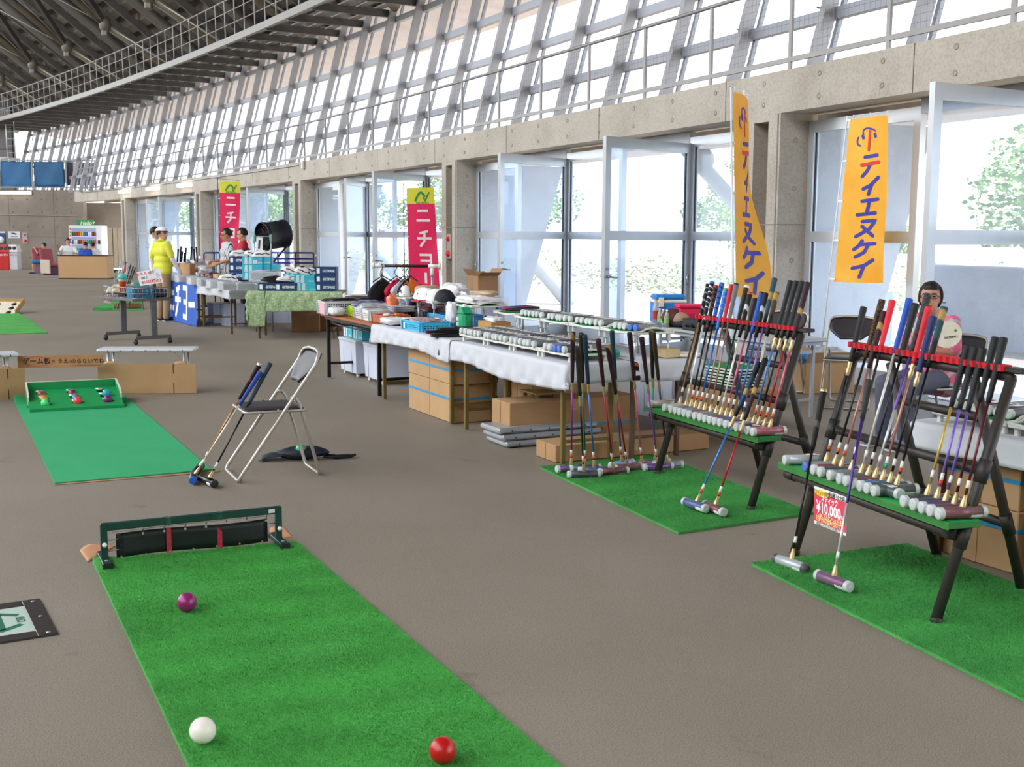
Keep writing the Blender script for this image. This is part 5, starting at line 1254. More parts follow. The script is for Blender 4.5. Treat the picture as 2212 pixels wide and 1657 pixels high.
for i in range(3):
    b = MB(); b.box((0, 0, .022), (.34 - .012 * i, .82, .042), ch=.014); lq, nq = ln(1141, 974); o = thing('folded_table', '%s silver folded table in the stack under the white table' % ('lowest', 'middle', 'topmost')[i], 'folded table', LN(lq + .30 + .015 * i, nq + .30 - .02 * i, .004 + .046 * i), ANG, 'stack of folded tables')
    b.build('case', mat('#b4b7bb', .4, .5, .06), o); b = MB()
    for j in range(5): b.lathe([(0, .002), (.006, .0018), (.007, 0)], 8, (.17 - .006 * i + .0005, -.3 + .15 * j, .022), (1, 0, 0))
    b.build('screws', M_steeld, o)
b = MB(); b.box((0, 0, .335), (.28, .20, .015), ch=.004)
b.build('stool_seat', mat('#9a7a45', .6), st := thing('wooden_stool', 'small brown wooden stool under the near white table', 'stool', LN(7.62, 4.02), ANG))
for x in (-.1, .1):
    for y in (-.07, .07): b = MB(); b.box((x, y, .165), (.026, .026, .33)); b.build('leg', M_tleg, st)
# white wheeled tubs, shoe boxes and bag under the brown table
M_tub = mat('#ccd2e2', .4, 0, .05, 4)
def tub(l, n, sl, sn, h, label, wheels=True, m=None, rz=ANG, z0=0.0, lid='#c9ccd2', loc=None, group='plastic tubs', fill=None):
    p = loc or LN(l, n); t = thing('storage_tub', label, 'tub', (p.x, p.y, z0), rz, group); w = .045 if wheels else .002
    b = MB(); a = .93
    vs = [V(x * sl / 2 * s, y * sn / 2 * s, z) for z, s in ((w, a), (h - .03, 1)) for x, y in ((-1, -1), (1, -1), (1, 1), (-1, 1))]
    b.add(vs, [(0, 1, 2, 3), (0, 1, 5, 4), (1, 2, 6, 5), (2, 3, 7, 6), (3, 0, 4, 7)]); b.build('body', m or M_tub, t)
    b = MB(); b.box((0, 0, h - .018), (sl * 1.04, sn * 1.04, .03), ch=.008); b.build('lid', mat(lid, .4), t) if lid else None
    for x in (-.25, .25): b = MB(); b.box((x * sl, -sn / 2 * .97, h / 2), (.004, .006, h * .8)); b.build('rib', mat('#b9c0cf', .4), t)
    if fill: b = MB(); b.box((0, 0, h * .42), (sl * .84, sn * .84, h * .7), ch=.02); b.build('contents', mat(fill, .6, 0, .5, 9), t)
    if wheels:
        for x in (-1, 1):
            for y in (-1, 1): b = MB(); b.lathe([(0, -.012), (.02, -.011), (.024, -.006), (.024, .006), (.02, .011), (0, .012)], 12, (x * sl * .38, y * sn * .38, .025), (0, 1, 0)); b.build('caster', mat('#e8e4d8', .4), t)
    return t
lq, nq = ln(733, 806); tub(lq - .25, nq + .20, .55, .38, .40, 'white wheeled tub under the far end of the brown table')
tub(lq - .95, nq + .22, .52, .36, .40, 'white wheeled tub under the near end of the brown table')
lab_ = ['lower', 'upper']
M_aqua = mat('#35b4c8', .45, 0, .04)
def shoebox(p, rz, label, kind, z=None, L=.30, D=.19, H=.115, show='front'):
    t = thing('shoe_box', label, 'shoe box', p, rz, 'shoe boxes'); m = M_aqua if kind == 'a' else mat('#173a6b', .45, 0, .06)
    b = MB(); b.box((0, 0, H * .42), (L * .985, D * .97, H * .84)); b.build('base', m, t); b = MB(); b.box((0, 0, H * .83), (L, D, H * .34), ch=.002); ld_ = b.build('lid', m, t)
    y = -D / 2 - .0006
    if kind == 'a':
        b = MB(); 
        for x in (-.09, -.02): b.add([V(x - .035, y, .004), V(x + .02, y, .004), V(x + .045 - .03, y, H - .004), V(x + .01 - .03, y, H - .004)], [(0, 1, 2, 3)])
        b.build('pale_chevrons', mat('#c9d6da', .5), t); lettering(t, 'Achilles', .030, (L * .34, y, H * .22), (1, 0, 0), (0, 0, 1), mat('#bfe3ea', .5), .0006, .15)
        b = MB(); b.box((-L / 2 - .0008, 0, H * .5), (.0012, .06, H * .6)); b.build('size_label', mat('#eef0f0', .5), t)
    else:
        lettering(t, 'GETSPARK', .048, (L * .14, y, H * .48), (1, 0, 0), (0, 0, 1), mat('#dfe3df', .5), .0018, .15, squeeze=.78)
        b = MB(); b.box((-L * .36, y, H * .5), (.045, .0012, H * .62)); b.build('size_label', mat('#eef0f0', .5), t)
    return t
for i in range(4):
    shoebox(LN(lq - .10 - .33 * (i % 2), nq + .16, .402 + .112 * (i // 2)), ANG, 'aqua shoe box under the brown table, %s layer, %s end' % (('lower', 'upper')[i // 2], ('far', 'near')[i % 2]), 'a', L=.30, H=.11)
bagt = thing('black_bag', 'black sports bag behind the front leg under the white table', 'bag', LN(9.55, 4.05), ANG)
b = MB(); b.box((0, 0, .15), (.38, .3, .29), ch=.05); b.build('body', mat('#15161a', .6, 0, .2, 12), bagt)
b = MB(); b.path([(-.1, -.155, .2), (-.09, -.18, .05), (.08, -.18, .04), (.1, -.155, .2)], .012, 6); b.build('strap', M_black, bagt)

# ------------------------------------------------------------------ goods on the brown table and the white one beside it
M_gbask = mat('#d3d5d6', .5)
def basket(l, n, sl, sn, h, label, m, z=TZ + .003, rz=ANG, endpanel=None, loc=None):
    p = loc or LN(l, n); t = thing('basket', label, 'basket', (p.x, p.y, p.z if loc else z), rz, 'plastic baskets'); b = MB(); th = .004
    for s in (-1, 1):
        for ax in (0, 1):
            W_ = sl if ax == 0 else sn; o = (sn if ax == 0 else sl) / 2 * s
            P = lambda u, zz_: V(u, o * (.93 + .07 * zz_ / h), zz_) if ax == 0 else V(o * (.95 + .05 * zz_ / h), u, zz_)
            up = (0, 1, 0) if ax == 0 else (1, 0, 0)
            for z0, wd in ((.012, .024), (h * .36, .008), (h * .55, .008), (h * .72, .008), (h - .01, .022)): b.bar(P(-W_ / 2, z0), P(W_ / 2, z0), th, wd)
            k = max(4, int(W_ / .024))
            for i in range(k + 1): u = -W_ / 2 + W_ * i / k; b.bar(P(u, .0), P(u, h), .0085 if 0 < i < k else .03, th, up=(1, 0, 0) if ax == 1 else (0, 1, 0))
    b.box((0, 0, .004), (sl * .93, sn * .93, .006)); b.build('lattice', m, t)
    b = MB(); b.path([(-sl / 2, -sn / 2, h), (sl / 2, -sn / 2, h), (sl / 2, sn / 2, h), (-sl / 2, sn / 2, h)], .007, 6, close=True); b.build('rim', m, t)
    if endpanel: b = MB(); b.box((0, -sn / 2 * .97 - .006, h * .52), (sl * .55, .003, h * .8)); b.build('pink_card', mat(endpanel, .6), t)
    return t
lb, nb = 11.42, 3.76
basket(lb + .12, nb, .28, .42, .13, 'pale grey basket with a pink card at the far end of the brown table', M_gbask, endpanel='#eaa9b4')
blob('packaged_garments', LN(lb + .12, nb, TZ + .06), (.26, .4, .11), 'dark packaged garments heaped in the basket with the pink card', 'garments', mat('#3a2a30', .3, 0, .5, 12, .5, 40), ANG, 4)
basket(11.08, 3.90, .24, .34, .10, 'lime green basket among the goods on the brown table', mat('#b5d832', .5))
blob('packaged_gloves', LN(11.08, 3.90, TZ + .05), (.24, .34, .11), 'shiny packs of purple and blue gloves in the lime basket', 'packets', mat('#6f6a90', .2, 0, .7, 18, .7, 35), ANG, 6)
basket(10.80, 3.86, .24, .34, .10, 'clear grey basket beside the lime green one', M_gbask)
blob('packaged_socks', LN(10.80, 3.86, TZ + .05), (.25, .34, .10), 'silvery packets heaped in the grey basket', 'packets', M_bagc, ANG, 7, .3)
basket(10.52, 3.84, .22, .34, .10, 'white basket at the middle of the brown table', mat('#e3e3df', .5))
for i in range(9):
    b = MB(); b.box((0, 0, .003), (.30, .22, .005), ch=.001); tag(b.build('flat_packet', mat(('#c9ccd0', '#8f949a', '#dadce0')[i % 3], .2, .2, .3, 30), loc=LN(10.45, 3.98, TZ + .09 + .006 * i), rotz=ANG + .12 * math.sin(i * 2.1)), 'glossy flat packet, %s from the bottom of the fanned pile over the white basket' % (NTH + ['seventh', 'eighth', 'ninth'])[i], 'packet', 'fanned flat packets')
b = MB(); b.box((0, 0, .035), (.24, .40, .004))
t_ = thing('orange_tray', 'terracotta orange tray of small goods on the brown table', 'tray', LN(10.17, 3.80, TZ + .003), ANG); b = MB(); b.box((0, 0, .006), (.30, .26, .01))
for c, d in (((0, -.13, .04), (.30, .008, .075)), ((0, .13, .04), (.30, .008, .075)), ((-.15, 0, .04), (.008, .26, .075)), ((.15, 0, .04), (.008, .26, .075))): b.box(c, d, ch=.002)
b.build('walls', mat('#b5532c', .55), t_)
for i, c in enumerate(['#e06a8c', '#f0b52c', '#d94f7a', '#e8e4e0', '#3a7bd0', '#d84a4a']):
    blob('small_packet', LN(10.17 - .1 + .04 * i, 3.76 + .05 * (i % 3), TZ + .03), (.07, .08, .06), {'#e06a8c': 'pink', '#f0b52c': 'yellow', '#d94f7a': 'magenta', '#e8e4e0': 'white', '#3a7bd0': 'blue', '#d84a4a': 'red'}[c] + ' small packet in the orange tray', 'packet', mat(c, .4, 0, .2), i, i)
blob('folded_white_shirts', LN(11.28, 3.62, TZ + .003), (.24, .14, .09), 'stack of folded white shirts at the front of the brown table', 'shirts', M_bagw, ANG, 9, .15)
blob('packaged_shirt', LN(9.82, 3.70, TZ + .012), (.30, .22, .07), 'white packaged shirts at the far corner of the white table', 'shirts', M_bagw, ANG, 10, .2)
blob('packaged_shirt', LN(9.60, 3.86, TZ + .012), (.28, .22, .07), 'grey packaged shirts beside the white ones', 'shirts', M_bagc, ANG, 11, .25)
basket(9.18, 3.74, .42, .26, .085, 'bright blue basket with white price card on the white table', mat('#37b3dc', .45))
blob('small_packets', LN(9.18, 3.74, TZ + .045), (.38, .22, .07), 'shiny clear packets with red parts in the blue basket', 'packets', mat('#a8888e', .2, 0, .7, 24, .6, 40), ANG, 12, .25)
b = MB(); b.box((0, 0, .035), (.035, .003, .045)); tag(b.build('price_card', mat('#eef0ef', .5), loc=LN(9.33, 3.60, TZ + .012), rotz=ANG), 'tiny white price card on the front of the blue basket', 'price card')
basket(9.45, 3.82, .22, .3, .085, 'cream basket left of the bright blue one', mat('#e6e3d6', .5))
basket(9.62, 4.22, .5, .34, .10, 'blue basket behind the green canister', mat('#3a9cd2', .45), endpanel=None)
basket(10.35, 4.25, .55, .32, .10, 'dark grey perforated basket behind the orange tray', mat('#55585c', .5))
blob('packaged_bags', LN(10.35, 4.25, TZ + .05), (.5, .28, .10), 'maroon and grey packets in the dark basket', 'packets', mat('#6a4450', .3, 0, .5, 14, .6, 40), ANG, 13, .25)
basket(10.85, 4.28, .42, .3, .10, 'sky blue basket behind the fanned packets', mat('#2f94c9', .45))
blob('blue_bottles', LN(10.85, 4.28, TZ + .05), (.4, .28, .12), 'packets of blue and grey gloves behind the fanned packets', 'packets', mat('#6f8fae', .25, 0, .7, 16, .6, 40), ANG, 14, .3)
# green canister
gc = thing('green_canister', 'green plastic canister with a clear cap on the white table', 'canister', LN(9.00, 4.02, TZ + .012), ANG)
b = MB(); b.box((0, 0, .075), (.15, .09, .15), ch=.02); b.prism([(-.07, 0), (.07, 0), (.03, .05), (-.03, .05)], -.04, .04, Matrix.Translation((0, 0, .148)) @ Matrix.Rotation(math.pi / 2, 4, 'X')); b.build('body', mat('#1f9d6a', .35, 0, .06), gc)
b = MB(); b.box((-.04, -.0465, .10), (.05, .002, .03)); b.box((-.04, -.0465, .055), (.05, .002, .03)); b.build('label', mat('#c9d6c9', .5), gc)
b = MB(); b.lathe([(0, .03), (.016, .028), (.02, .0)], 12, (0, 0, .196)); b.build('cap', mat('#e3e6e4', .2), gc)
cbox(8.66, 4.14, .26, .18, .10, 'small open brown carton with lettering behind the trays', TZ + .012, m=mat('#b3874f', .85), seam=False, name='small_carton')
blob('white_tissue', LN(8.66, 4.14, TZ + .10), (.2, .12, .05), 'crumpled white wrapping in the small brown carton', 'wrapping', M_bagw, ANG, 15, .3)
# black cases with red clasps and a hang tag
for i, (dl, dnn, rz_) in enumerate(((.0, .0, .05), (.03, -.03, -.08), (-.02, .04, .1))):
    o = thing('black_case', 'slim black case with %s at the near end of the white table' % ('a red clasp', 'a blue button', 'a ribbed side')[i], 'case', LN(8.50 + dl, 3.68 + dnn, TZ + .012 + .027 * i), ang_n + rz_, 'slim black cases')
    b = MB(); b.box((0, 0, .012), (.34, .07, .024), ch=.004); b.build('shell', mat('#191a1d', .4, 0, .15), o); b = MB(); b.box((-.172, 0, .014), (.008, .03, .012), ch=.002); b.build('clasp', mat(('#c22a2c', '#2f62c4', '#3a3b3e')[i], .4), o)
o = thing('hang_tag', 'small black and white hang tag dangling over the white tablecloth', 'tag', LN(8.42, 3.535, .555), ANG); b = MB(); b.box((0, 0, .02), (.016, .002, .04)); b.build('card', M_black, o); b = MB(); b.box((0, -.0012, .025), (.012, .001, .008)); b.build('print', mat('#e4e4e4', .5), o); b = MB(); b.tube((0, 0, .04), (0, .03, .13), .001, n=4); b.build('cord', mat('#c9c9c9', .6), o)
# raised shelf trays with caps behind
for i, (l_, n_, h_) in enumerate(((9.86, 4.16, .20), (9.14, 4.22, .20), (10.55, 4.17, .20))): tray(l_, n_, TZ + .012, ('raised tray under the white caps', 'raised tray under the draped white shirts', 'raised tray holding the pale shoes')[i], leg=h_, L=.44, D=.34)
tray(8.62, 4.36, TZ + .012, 'raised tray holding red, blue and black grips', leg=.16, L=.42, D=.30)
for i, c in enumerate(('#1a1b1d', '#2a55b8', '#c0222c', '#1d1e20', '#2a2b2f')):
    b = MB(); b.lathe([(0, 0), (.010, 0), (.013, .15), (.016, .29), (0, .295)], 10, (-.14, 0, 0), (1, 0, .02)); tag(b.build('spare_grip', mat(c, .55), loc=LN(8.70 - .055 * i, 4.32, TZ + .012 + .19 + .012), rotz=ang_n + .05 * (i - 2)), ('black spare grip at the far side of the raised tray', 'blue spare grip on the raised tray', 'red spare grip on the raised tray', 'black spare grip next to the red one', 'black spare grip at the near side of the raised tray')[i], 'grip', 'spare grips')
def capthing(p, rz, c, brim, label, logo=None):
    t = thing('cap', label, 'cap', p, rz, 'baseball caps'); b = MB()
    b.grid(lambda u, v: V(.085 * math.cos(2 * math.pi * u) * math.sin(v * 1.57), .10 * math.sin(2 * math.pi * u) * math.sin(v * 1.57) , .11 * math.cos(v * 1.57) ** .8), 24, 10); b.build('crown', mat(c, .7, 0, .05), t)
    b = MB(); b.grid(lambda u, v: V(.078 * math.sin((u - .5) * 2.5) * (1 + .0 * v), -.085 * math.cos((u - .5) * 2.2) - .075 * v * math.cos((u - .5) * 2.6), .008 - .02 * v + .012 * abs(u - .5) * -2), 12, 4); solid(b.build('brim', mat(brim, .6), t), .004)
    b = MB(); b.sphere((0, 0, .11), .006, 8, 6); b.build('button', mat(brim, .6), t)
    if logo: b = MB(); b.bar((-.02, -.096, .05), (.02, -.096, .055), .003, .012); b.bar((0, -.094, .06), (.01, -.097, .04), .003, .01); b.build('emblem', mat(logo, .6), t)
    return t
zc_ = TZ + .012 + .20 + .012
capthing(LN(10.06, 4.08, zc_), ANG - .7, '#eeeef0', '#1d2a55', 'white cap with navy brim, leftmost of the caps', '#b02a34')
capthing(LN(9.92, 4.06, zc_), ANG - .8, '#f2f1f2', '#b81c2a', 'white cap with red brim among the caps', '#b02a34')
capthing(LN(9.78, 4.09, zc_), ANG - .9, '#f0eff0', '#b01c2a', 'white cap with small red emblems beside the black cap', '#8a2a34')
capthing(LN(9.66, 4.12, zc_), ANG - 1.0, '#1b1d26', '#17181c', 'black cap with an orange emblem', '#d8742a')
blob('folded_white_jacket', LN(9.86, 4.30, zc_), (.46, .16, .15), 'white plastic-wrapped jackets heaped behind the caps', 'jackets', M_bagw, ANG, 16, .25)
blob('silver_lined_bag', LN(9.48, 4.28, zc_ - .02), (.22, .18, .13), 'white pouch with a dark silver lining beside the caps', 'pouch', mat('#b5b6ba', .15, .3, .5, 10, .8, 25), ANG, 17, .25)
blob('draped_white_shirts', LN(9.14, 4.22, zc_), (.42, .30, .08), 'white packaged shirts with red print draped over a raised tray', 'shirts', mat('#e9e4e6', .3, 0, .12, 10, .6, 30), ANG, 18, .25)
blob('tan_packet', LN(9.14, 4.27, zc_ + .07), (.30, .12, .05), 'flat tan packet lying on the white shirts', 'packet', mat('#b39a78', .3, 0, .15), ANG + .3, 19, .15)
blob('hanging_white_sleeve', LN(9.30, 4.03, TZ + .05), (.14, .07, .19), 'white packaged sleeve hanging below the raised tray', 'shirt', M_bagw, ANG, 20, .2)
blob('tan_garment', LN(10.30, 4.22, zc_), (.20, .24, .12), 'folded beige garment between the shoes and the caps', 'garment', mat('#b5a483', .7, 0, .1), ANG + .2, 21, .12)
def shoe(p, rz, c1, c2, label, tilt=0.0, sole='#f2f2f0', g='shoes on display', s=1.0):
    t = thing('shoe', label, 'shoe', p, rz, g); t.rotation_euler = (0, -tilt, rz); t.scale = (s, s, s)
    def sec(u):                                       # u 0 heel .. 1 toe
        w = .036 + .012 * math.sin(math.pi * min(1, max(0, u)) ** 1.1) - .016 * max(0, u - .85) / .15 * .9; h = .085 * (1 - u) ** .55 * .9 + .042 if u > .28 else .105 - .03 * math.sin(math.pi * u / .56) ** 2
        return w, h
    b = MB(); nu, nv = 16, 14
    def f(u, v):
        w, h = sec(u); a = math.pi * v; x = -.13 + .27 * u; k = 1 - .35 * max(0, u - .9) / .1
        return V(x, w * math.cos(a) * (1 - .12 * math.sin(a)), .02 + (h - .02) * max(0, math.sin(a)) ** .7 * k * (.0 if u < .004 or u > .996 else 1) ** .3)
    b.grid(f, nu, nv); b.build('upper', mat(c1, .45, 0, .05), t)
    b = MB(); pr = [(-.13 + .275 * i / 14, sec(i / 14)[0] * (.55 if i in (0, 14) else 1.0) + .004) for i in range(15)]
    poly = [(x, w) for x, w in pr] + [(x, -w) for x, w in pr[::-1]]; b.prism(poly, 0, .024); b.build('sole', mat(sole, .6), t)
    for s in (-1, 1):
        b = MB(); b.path([(-.11, s * .036, .03), (-.05, s * .040, .055), (.0, s * .043, .035), (.05, s * .045, .045), (.10, s * .037, .035)], .008, 5); b.build('side_stripe', mat(c2, .5), t)
    b = MB(); b.sphere((-.065, 0, .098), (.05, .024, .012), 12, 6); b.build('opening', mat(c2, .7), t)
    b = MB()
    for i in range(4): b.bar((-.005 + .022 * i, -.02, .088 - .011 * i), (-.005 + .022 * i, .02, .088 - .011 * i), .006, .004)
    b.build('laces', mat('#f4f4f2', .7), t)
    return t
shoe(LN(10.60, 4.10, TZ + .012 + .20 + .014), ANG + math.pi - .3, '#efece4', '#1d2438', 'white and navy shoe on the raised tray beside the beige garment', g='shoes on the raised tray', s=1.1)
shoe(LN(10.52, 4.22, TZ + .012 + .20 + .014), ANG + math.pi - .3, '#efece4', '#1d2438', 'white and navy shoe behind its pair on the raised tray', g='shoes on the raised tray', s=1.1)
blob('orange_packet', LN(10.62, 3.98, TZ + .08), (.12, .10, .16), 'orange plastic packets below the raised tray', 'packets', mat('#e8744a', .3, 0, .3, 12, .6, 30), ANG, 22, .2)

# ------------------------------------------------------------------ garment rail
gy = 12.75; ga, gb = at(812, 574, gy), at(945, 569, gy - .1); gr = thing('garment_rail', 'portable garment rail with white end caps behind the brown tables', 'garment rail', (ga.x, ga.y, 0), math.atan2(gb.y - ga.y, gb.x - ga.x)); GLn = (gb - ga).xy.length; gz = ga.z
b = MB(); b.tube((.05, 0, gz), (GLn - .05, 0, gz), .016, n=10); b.build('bar', mat('#3a2a26', .4, .3), gr)
for x in (0, GLn):
    s = 1 if x == 0 else -1
    b = MB(); b.tube((x - s * .02, 0, gz), (x + s * .10, 0, gz), .022, n=10); b.tube((x - s * .035, 0, gz), (x - s * .015, 0, gz), .034, n=12); b.tube((x + s * .06, 0, gz - .02), (x + s * .06, 0, gz - .11), .022, n=10); b.build('end_cap', mat('#e9e7e0', .5), gr)
    b = MB(); b.tube((x + s * .06, 0, .02), (x + s * .06, 0, gz - .05), .014, n=8); b.box((x + s * .06, 0, .015), (.05, .4, .03), ch=.008); b.build('upright', M_alu, gr)
for i, (px, c, w, hh, lab) in enumerate(((826, '#15161c', .44, .62, 'black jacket at the left end of the garment rail'), (857, '#d9204a', .32, .36, 'crimson top on the garment rail beside the black jacket'), (873, '#cfd4de', .34, .36, 'pale grey shirt at the middle of the garment rail'), (881, '#1c2233', .26, .36, 'navy shirt on the garment rail between grey and orange'), (887, '#e8741c', .26, .34, 'orange shirt at the right of the hanging clothes'))):
    q = at(px, 590, gy - .05); o = thing('hung_shirt', lab, 'clothing', (q.x, q.y, gz), R((60, 52, 48, 46, 44)[i]), 'clothes on the garment rail'); z0 = -.13
    b = MB(); b.grid(lambda u, v: V(w * .5 * (2 * u - 1) * (min(1, .25 + (v * hh / .09) * .9) if v * hh < .09 else 1) * (1 + .05 * math.sin(v * 9)), .028 * math.sin(u * 6.3 + v * 3) * (v + .3), z0 - hh * v - .05 * abs(2 * u - 1) * (v < .5)), 16, 12); solid(b.build('garment', mat(c, .75, 0, .12, 20), o), .04, 0)
    b = MB(); b.path([(0, 0, z0 + .02), (-.028, 0, z0 + .045), (-.03, 0, z0 + .075), (0, 0, z0 + .10), (.012, 0, z0 + .135), (-.012, 0, z0 + .152), (-.02, 0, z0 + .13)], .004, 5); b.path([(-w * .4, 0, z0 - .04), (0, 0, z0 + .022), (w * .4, 0, z0 - .04)], .006, 5); b.build('hanger', M_black, o)

# ------------------------------------------------------------------ aluminium table with the coolers
la, na = ln(1440, 709, .68); at_ = table(8.15, 6.20, 'silver aluminium folding table with the coolers by the glass', L=1.75, D=.6, h=.68, top=mat('#c2c4c2', .35, .5, .05), leg=M_alu, sq=.028)
CP = lambda px, py, n: (lambda l, z: LN(l, n, .682))(*lnd(px, py, n))
c = thing('cooler_box', 'blue and white cooler box on the aluminium table', 'cooler', CP(1442, 700, 6.22), ANG + 1.2); M_cb = mat('#2f86dc', .4, 0, .05)
b = MB(); b.box((0, 0, .10), (.30, .22, .20), ch=.015); b.build('body', M_cb, c); b = MB(); b.box((0, 0, .205), (.315, .235, .03), ch=.008); b.build('white_band', mat('#e8eaec', .4), c); b = MB(); b.box((0, 0, .245), (.30, .22, .05), ch=.02); b.build('lid', M_cb, c)
b = MB(); b.box((-.09, -.118, .20), (.05, .012, .09), ch=.004); b.build('latch', mat('#efe9d8', .4), c)
c = thing('cooler_box', 'pink-red cooler box with a green strap on the aluminium table', 'cooler', CP(1490, 706, 6.16), ANG + 1.2); M_cr = mat('#e02c58', .4, 0, .05)
b = MB(); b.box((0, 0, .085), (.24, .18, .17), ch=.012); b.build('body', M_cr, c); b = MB(); b.box((0, 0, .185), (.255, .195, .035), ch=.01); b.build('lid', M_cr, c); b = MB(); b.box((0, -.094, .10), (.06, .008, .05), ch=.004); b.build('latch', mat('#c01f48', .4), c)
b = MB(); b.path([(-.125, -.09, .12), (-.10, -.11, .05), (.0, -.12, .03), (.10, -.11, .06), (.128, -.09, .13)], .009, 6); b.build('strap', mat('#63c43a', .5), c)
def bottle(px, py, n, h, lab, body, label, capc, r=.026):
    o = thing('bottle', lab, 'bottle', CP(px, py, n), 0, 'drink bottles'); b = MB(); b.lathe([(0, 0), (r, .002), (r, h * .62), (r * .75, h * .76), (r * .38, h * .88), (r * .38, h * .93)], 16); b.build('body', filmmat('bottle_' + body, .45, lin('#' + body), .1), o)
    b = MB(); b.lathe([(r * 1.02, h * .2), (r * 1.02, h * .55)], 16); b.build('label', mat(label, .5, 0, .2, 40), o); b = MB(); b.lathe([(r * .45, h * .93), (r * .45, h), (0, h)], 12); b.build('cap', mat(capc, .4), o)
bottle(1416, 708, 6.00, .23, 'tall bottle with a red label beside the blue cooler', 'e2d8d4', '#b8402f', '#d9a04a', .03)
for i, px in enumerate((1425, 1432, 1440)): bottle(px, 713 + i, 5.96 - .02 * i, .155, ('left', 'middle', 'right')[i] + ' of three green-labelled tea bottles on the aluminium table', 'cfe0c4', '#8fbf7a', '#f0f0ee', .024)
bp = thing('backpack', 'maroon and beige backpack slumped between the coolers', 'backpack', CP(1455, 712, 6.02), ANG + .6)
b = MB(); b.sphere((0, 0, .08), (.13, .10, .085), 16, 10); b.build('body', mat('#5a2a2a', .7, 0, .2, 10), bp); b = MB(); b.sphere((.07, -.02, .07), (.09, .085, .07), 14, 8); b.build('front_pocket', mat('#a58f74', .7, 0, .1), bp); b = MB(); b.sphere((.10, -.05, .03), (.11, .07, .035), 12, 6); b.build('base', mat('#20222c', .7), bp)
cbx = thing('cash_box', 'dark grey steel cash box with a black handle', 'cash box', CP(1510, 712, 5.98), ANG); b = MB(); b.box((0, 0, .05), (.26, .18, .10), ch=.006); b.build('body', mat('#2f3134', .45, .2), cbx); b = MB(); b.path([(-.05, -.095, .03), (-.05, -.115, .05), (.05, -.115, .05), (.05, -.095, .03)], .008, 6); b.build('handle', M_black, cbx)
# cartons, trays and bags under and behind the racks
lq, nq = ln(1590, 905); cbox(7.3, 5.55, .62, .42, .34, 'tan carton behind the farther rack', m=M_card)
for i in range(6):
    o = thing('stacked_tray', 'white and green tray, %s from the bottom of the stack behind the farther rack' % NTH[i], 'tray', LN(7.3, 5.55, .355 + .024 * i), ANG + .06 * math.sin(i * 2), 'tray stack behind the rack'); b = MB(); b.box((0, 0, .008), (.44, .32, .012), ch=.003); b.build('shelf', M_tray, o); b = MB(); b.box((0, 0, .016), (.41, .29, .004)); b.build('green_mat', M_tgreen, o)
tub(7.95, 5.45, .55, .4, .40, 'frosted storage tub under the aluminium table', wheels=False, group='plastic tubs')
lq, nq = ln(1725, 812); cbox(0, 0, .50, .34, .30, 'open carton with blue plastic and cushions by the column', m=M_card, open_=.14, rz=R(8), loc=V(2.98, 11.2, 0) + V(.05, 0, 0))
blob('blue_plastic', V(2.93, 11.12, .27), (.34, .2, .12), 'blue plastic sheet stuffed in the open carton', 'plastic sheet', mat('#2f8fd8', .35, 0, .2, 10, .6, 30), 0, 30, .25)
blob('clear_plastic', V(3.08, 11.20, .30), (.30, .2, .14), 'crumpled clear plastic in the open carton', 'plastic sheet', M_bagc, 0, 31, .35)
# chairs behind the racks
chair(pz(1700, 862) + V(-.05, .3, 0), R(-40), 'folding chair partly hidden behind the farther rack')
fa = (pz(1768, 880) + pz(1830, 893)) / 2; chair(V(fa.x + .2, fa.y + .28, 0), R(-22), 'empty folding chair between the racks, facing the camera')

# ------------------------------------------------------------------ right-hand table with wrapped heads
TB = .62; lB = 3.15; nB = 4.44
table(lB, nB, 'folding table at the right picture edge behind the nearer rack', L=1.8, D=.5, h=TB, leg=mat('#5b3a26', .6, .3, .3, 8))
cloth(lB, nB, 1.82, .52, TB, (.13, .05, .1, .12), 'white cloth on the table at the right picture edge', mat('#d9dbe0', .6, 0, .03), 8, .004, sag=.005, hem=.008)
for i in range(4):
    lc = 3.78 - .44 * i; tray(lc, nB - .04, TB + .008, 'white tray on the right-hand table, %s from its far end' % ('first', 'second', 'third', 'fourth')[i], D=.36)
    for k in range(6):
        col = PAL[(i + k * 2) % 7]; head_copy(LN(lc + .165 - .064 * k, nB - .03, TB + .008 + .045 + .0105 + HR * 1.08), ang_n + R(rnd.uniform(-5, 5)), col, 'white', '%s wrapped mallet head, %s from far end, %s tray of the right-edge table' % (CN[col], NTH[k], ('first', 'second', 'third', 'fourth')[i]), 'mallet heads on the right-hand table')
cbox(3.72, nB + .02, .44, .40, .28, 'lower carton with blue strap under the right-hand table, far side', strap=(.7,))
cbox(3.72, nB + .02, .42, .38, .22, 'upper carton with blue strap under the right-hand table, far side', .285, strap=(.6,))
cbox(3.22, nB + .02, .46, .42, .30, 'lower carton with blue strap under the right-hand table, near side', strap=(.6,))
cbox(3.22, nB + .02, .44, .40, .24, 'upper carton with blue strap under the right-hand table, near side', .305, strap=(.75,))
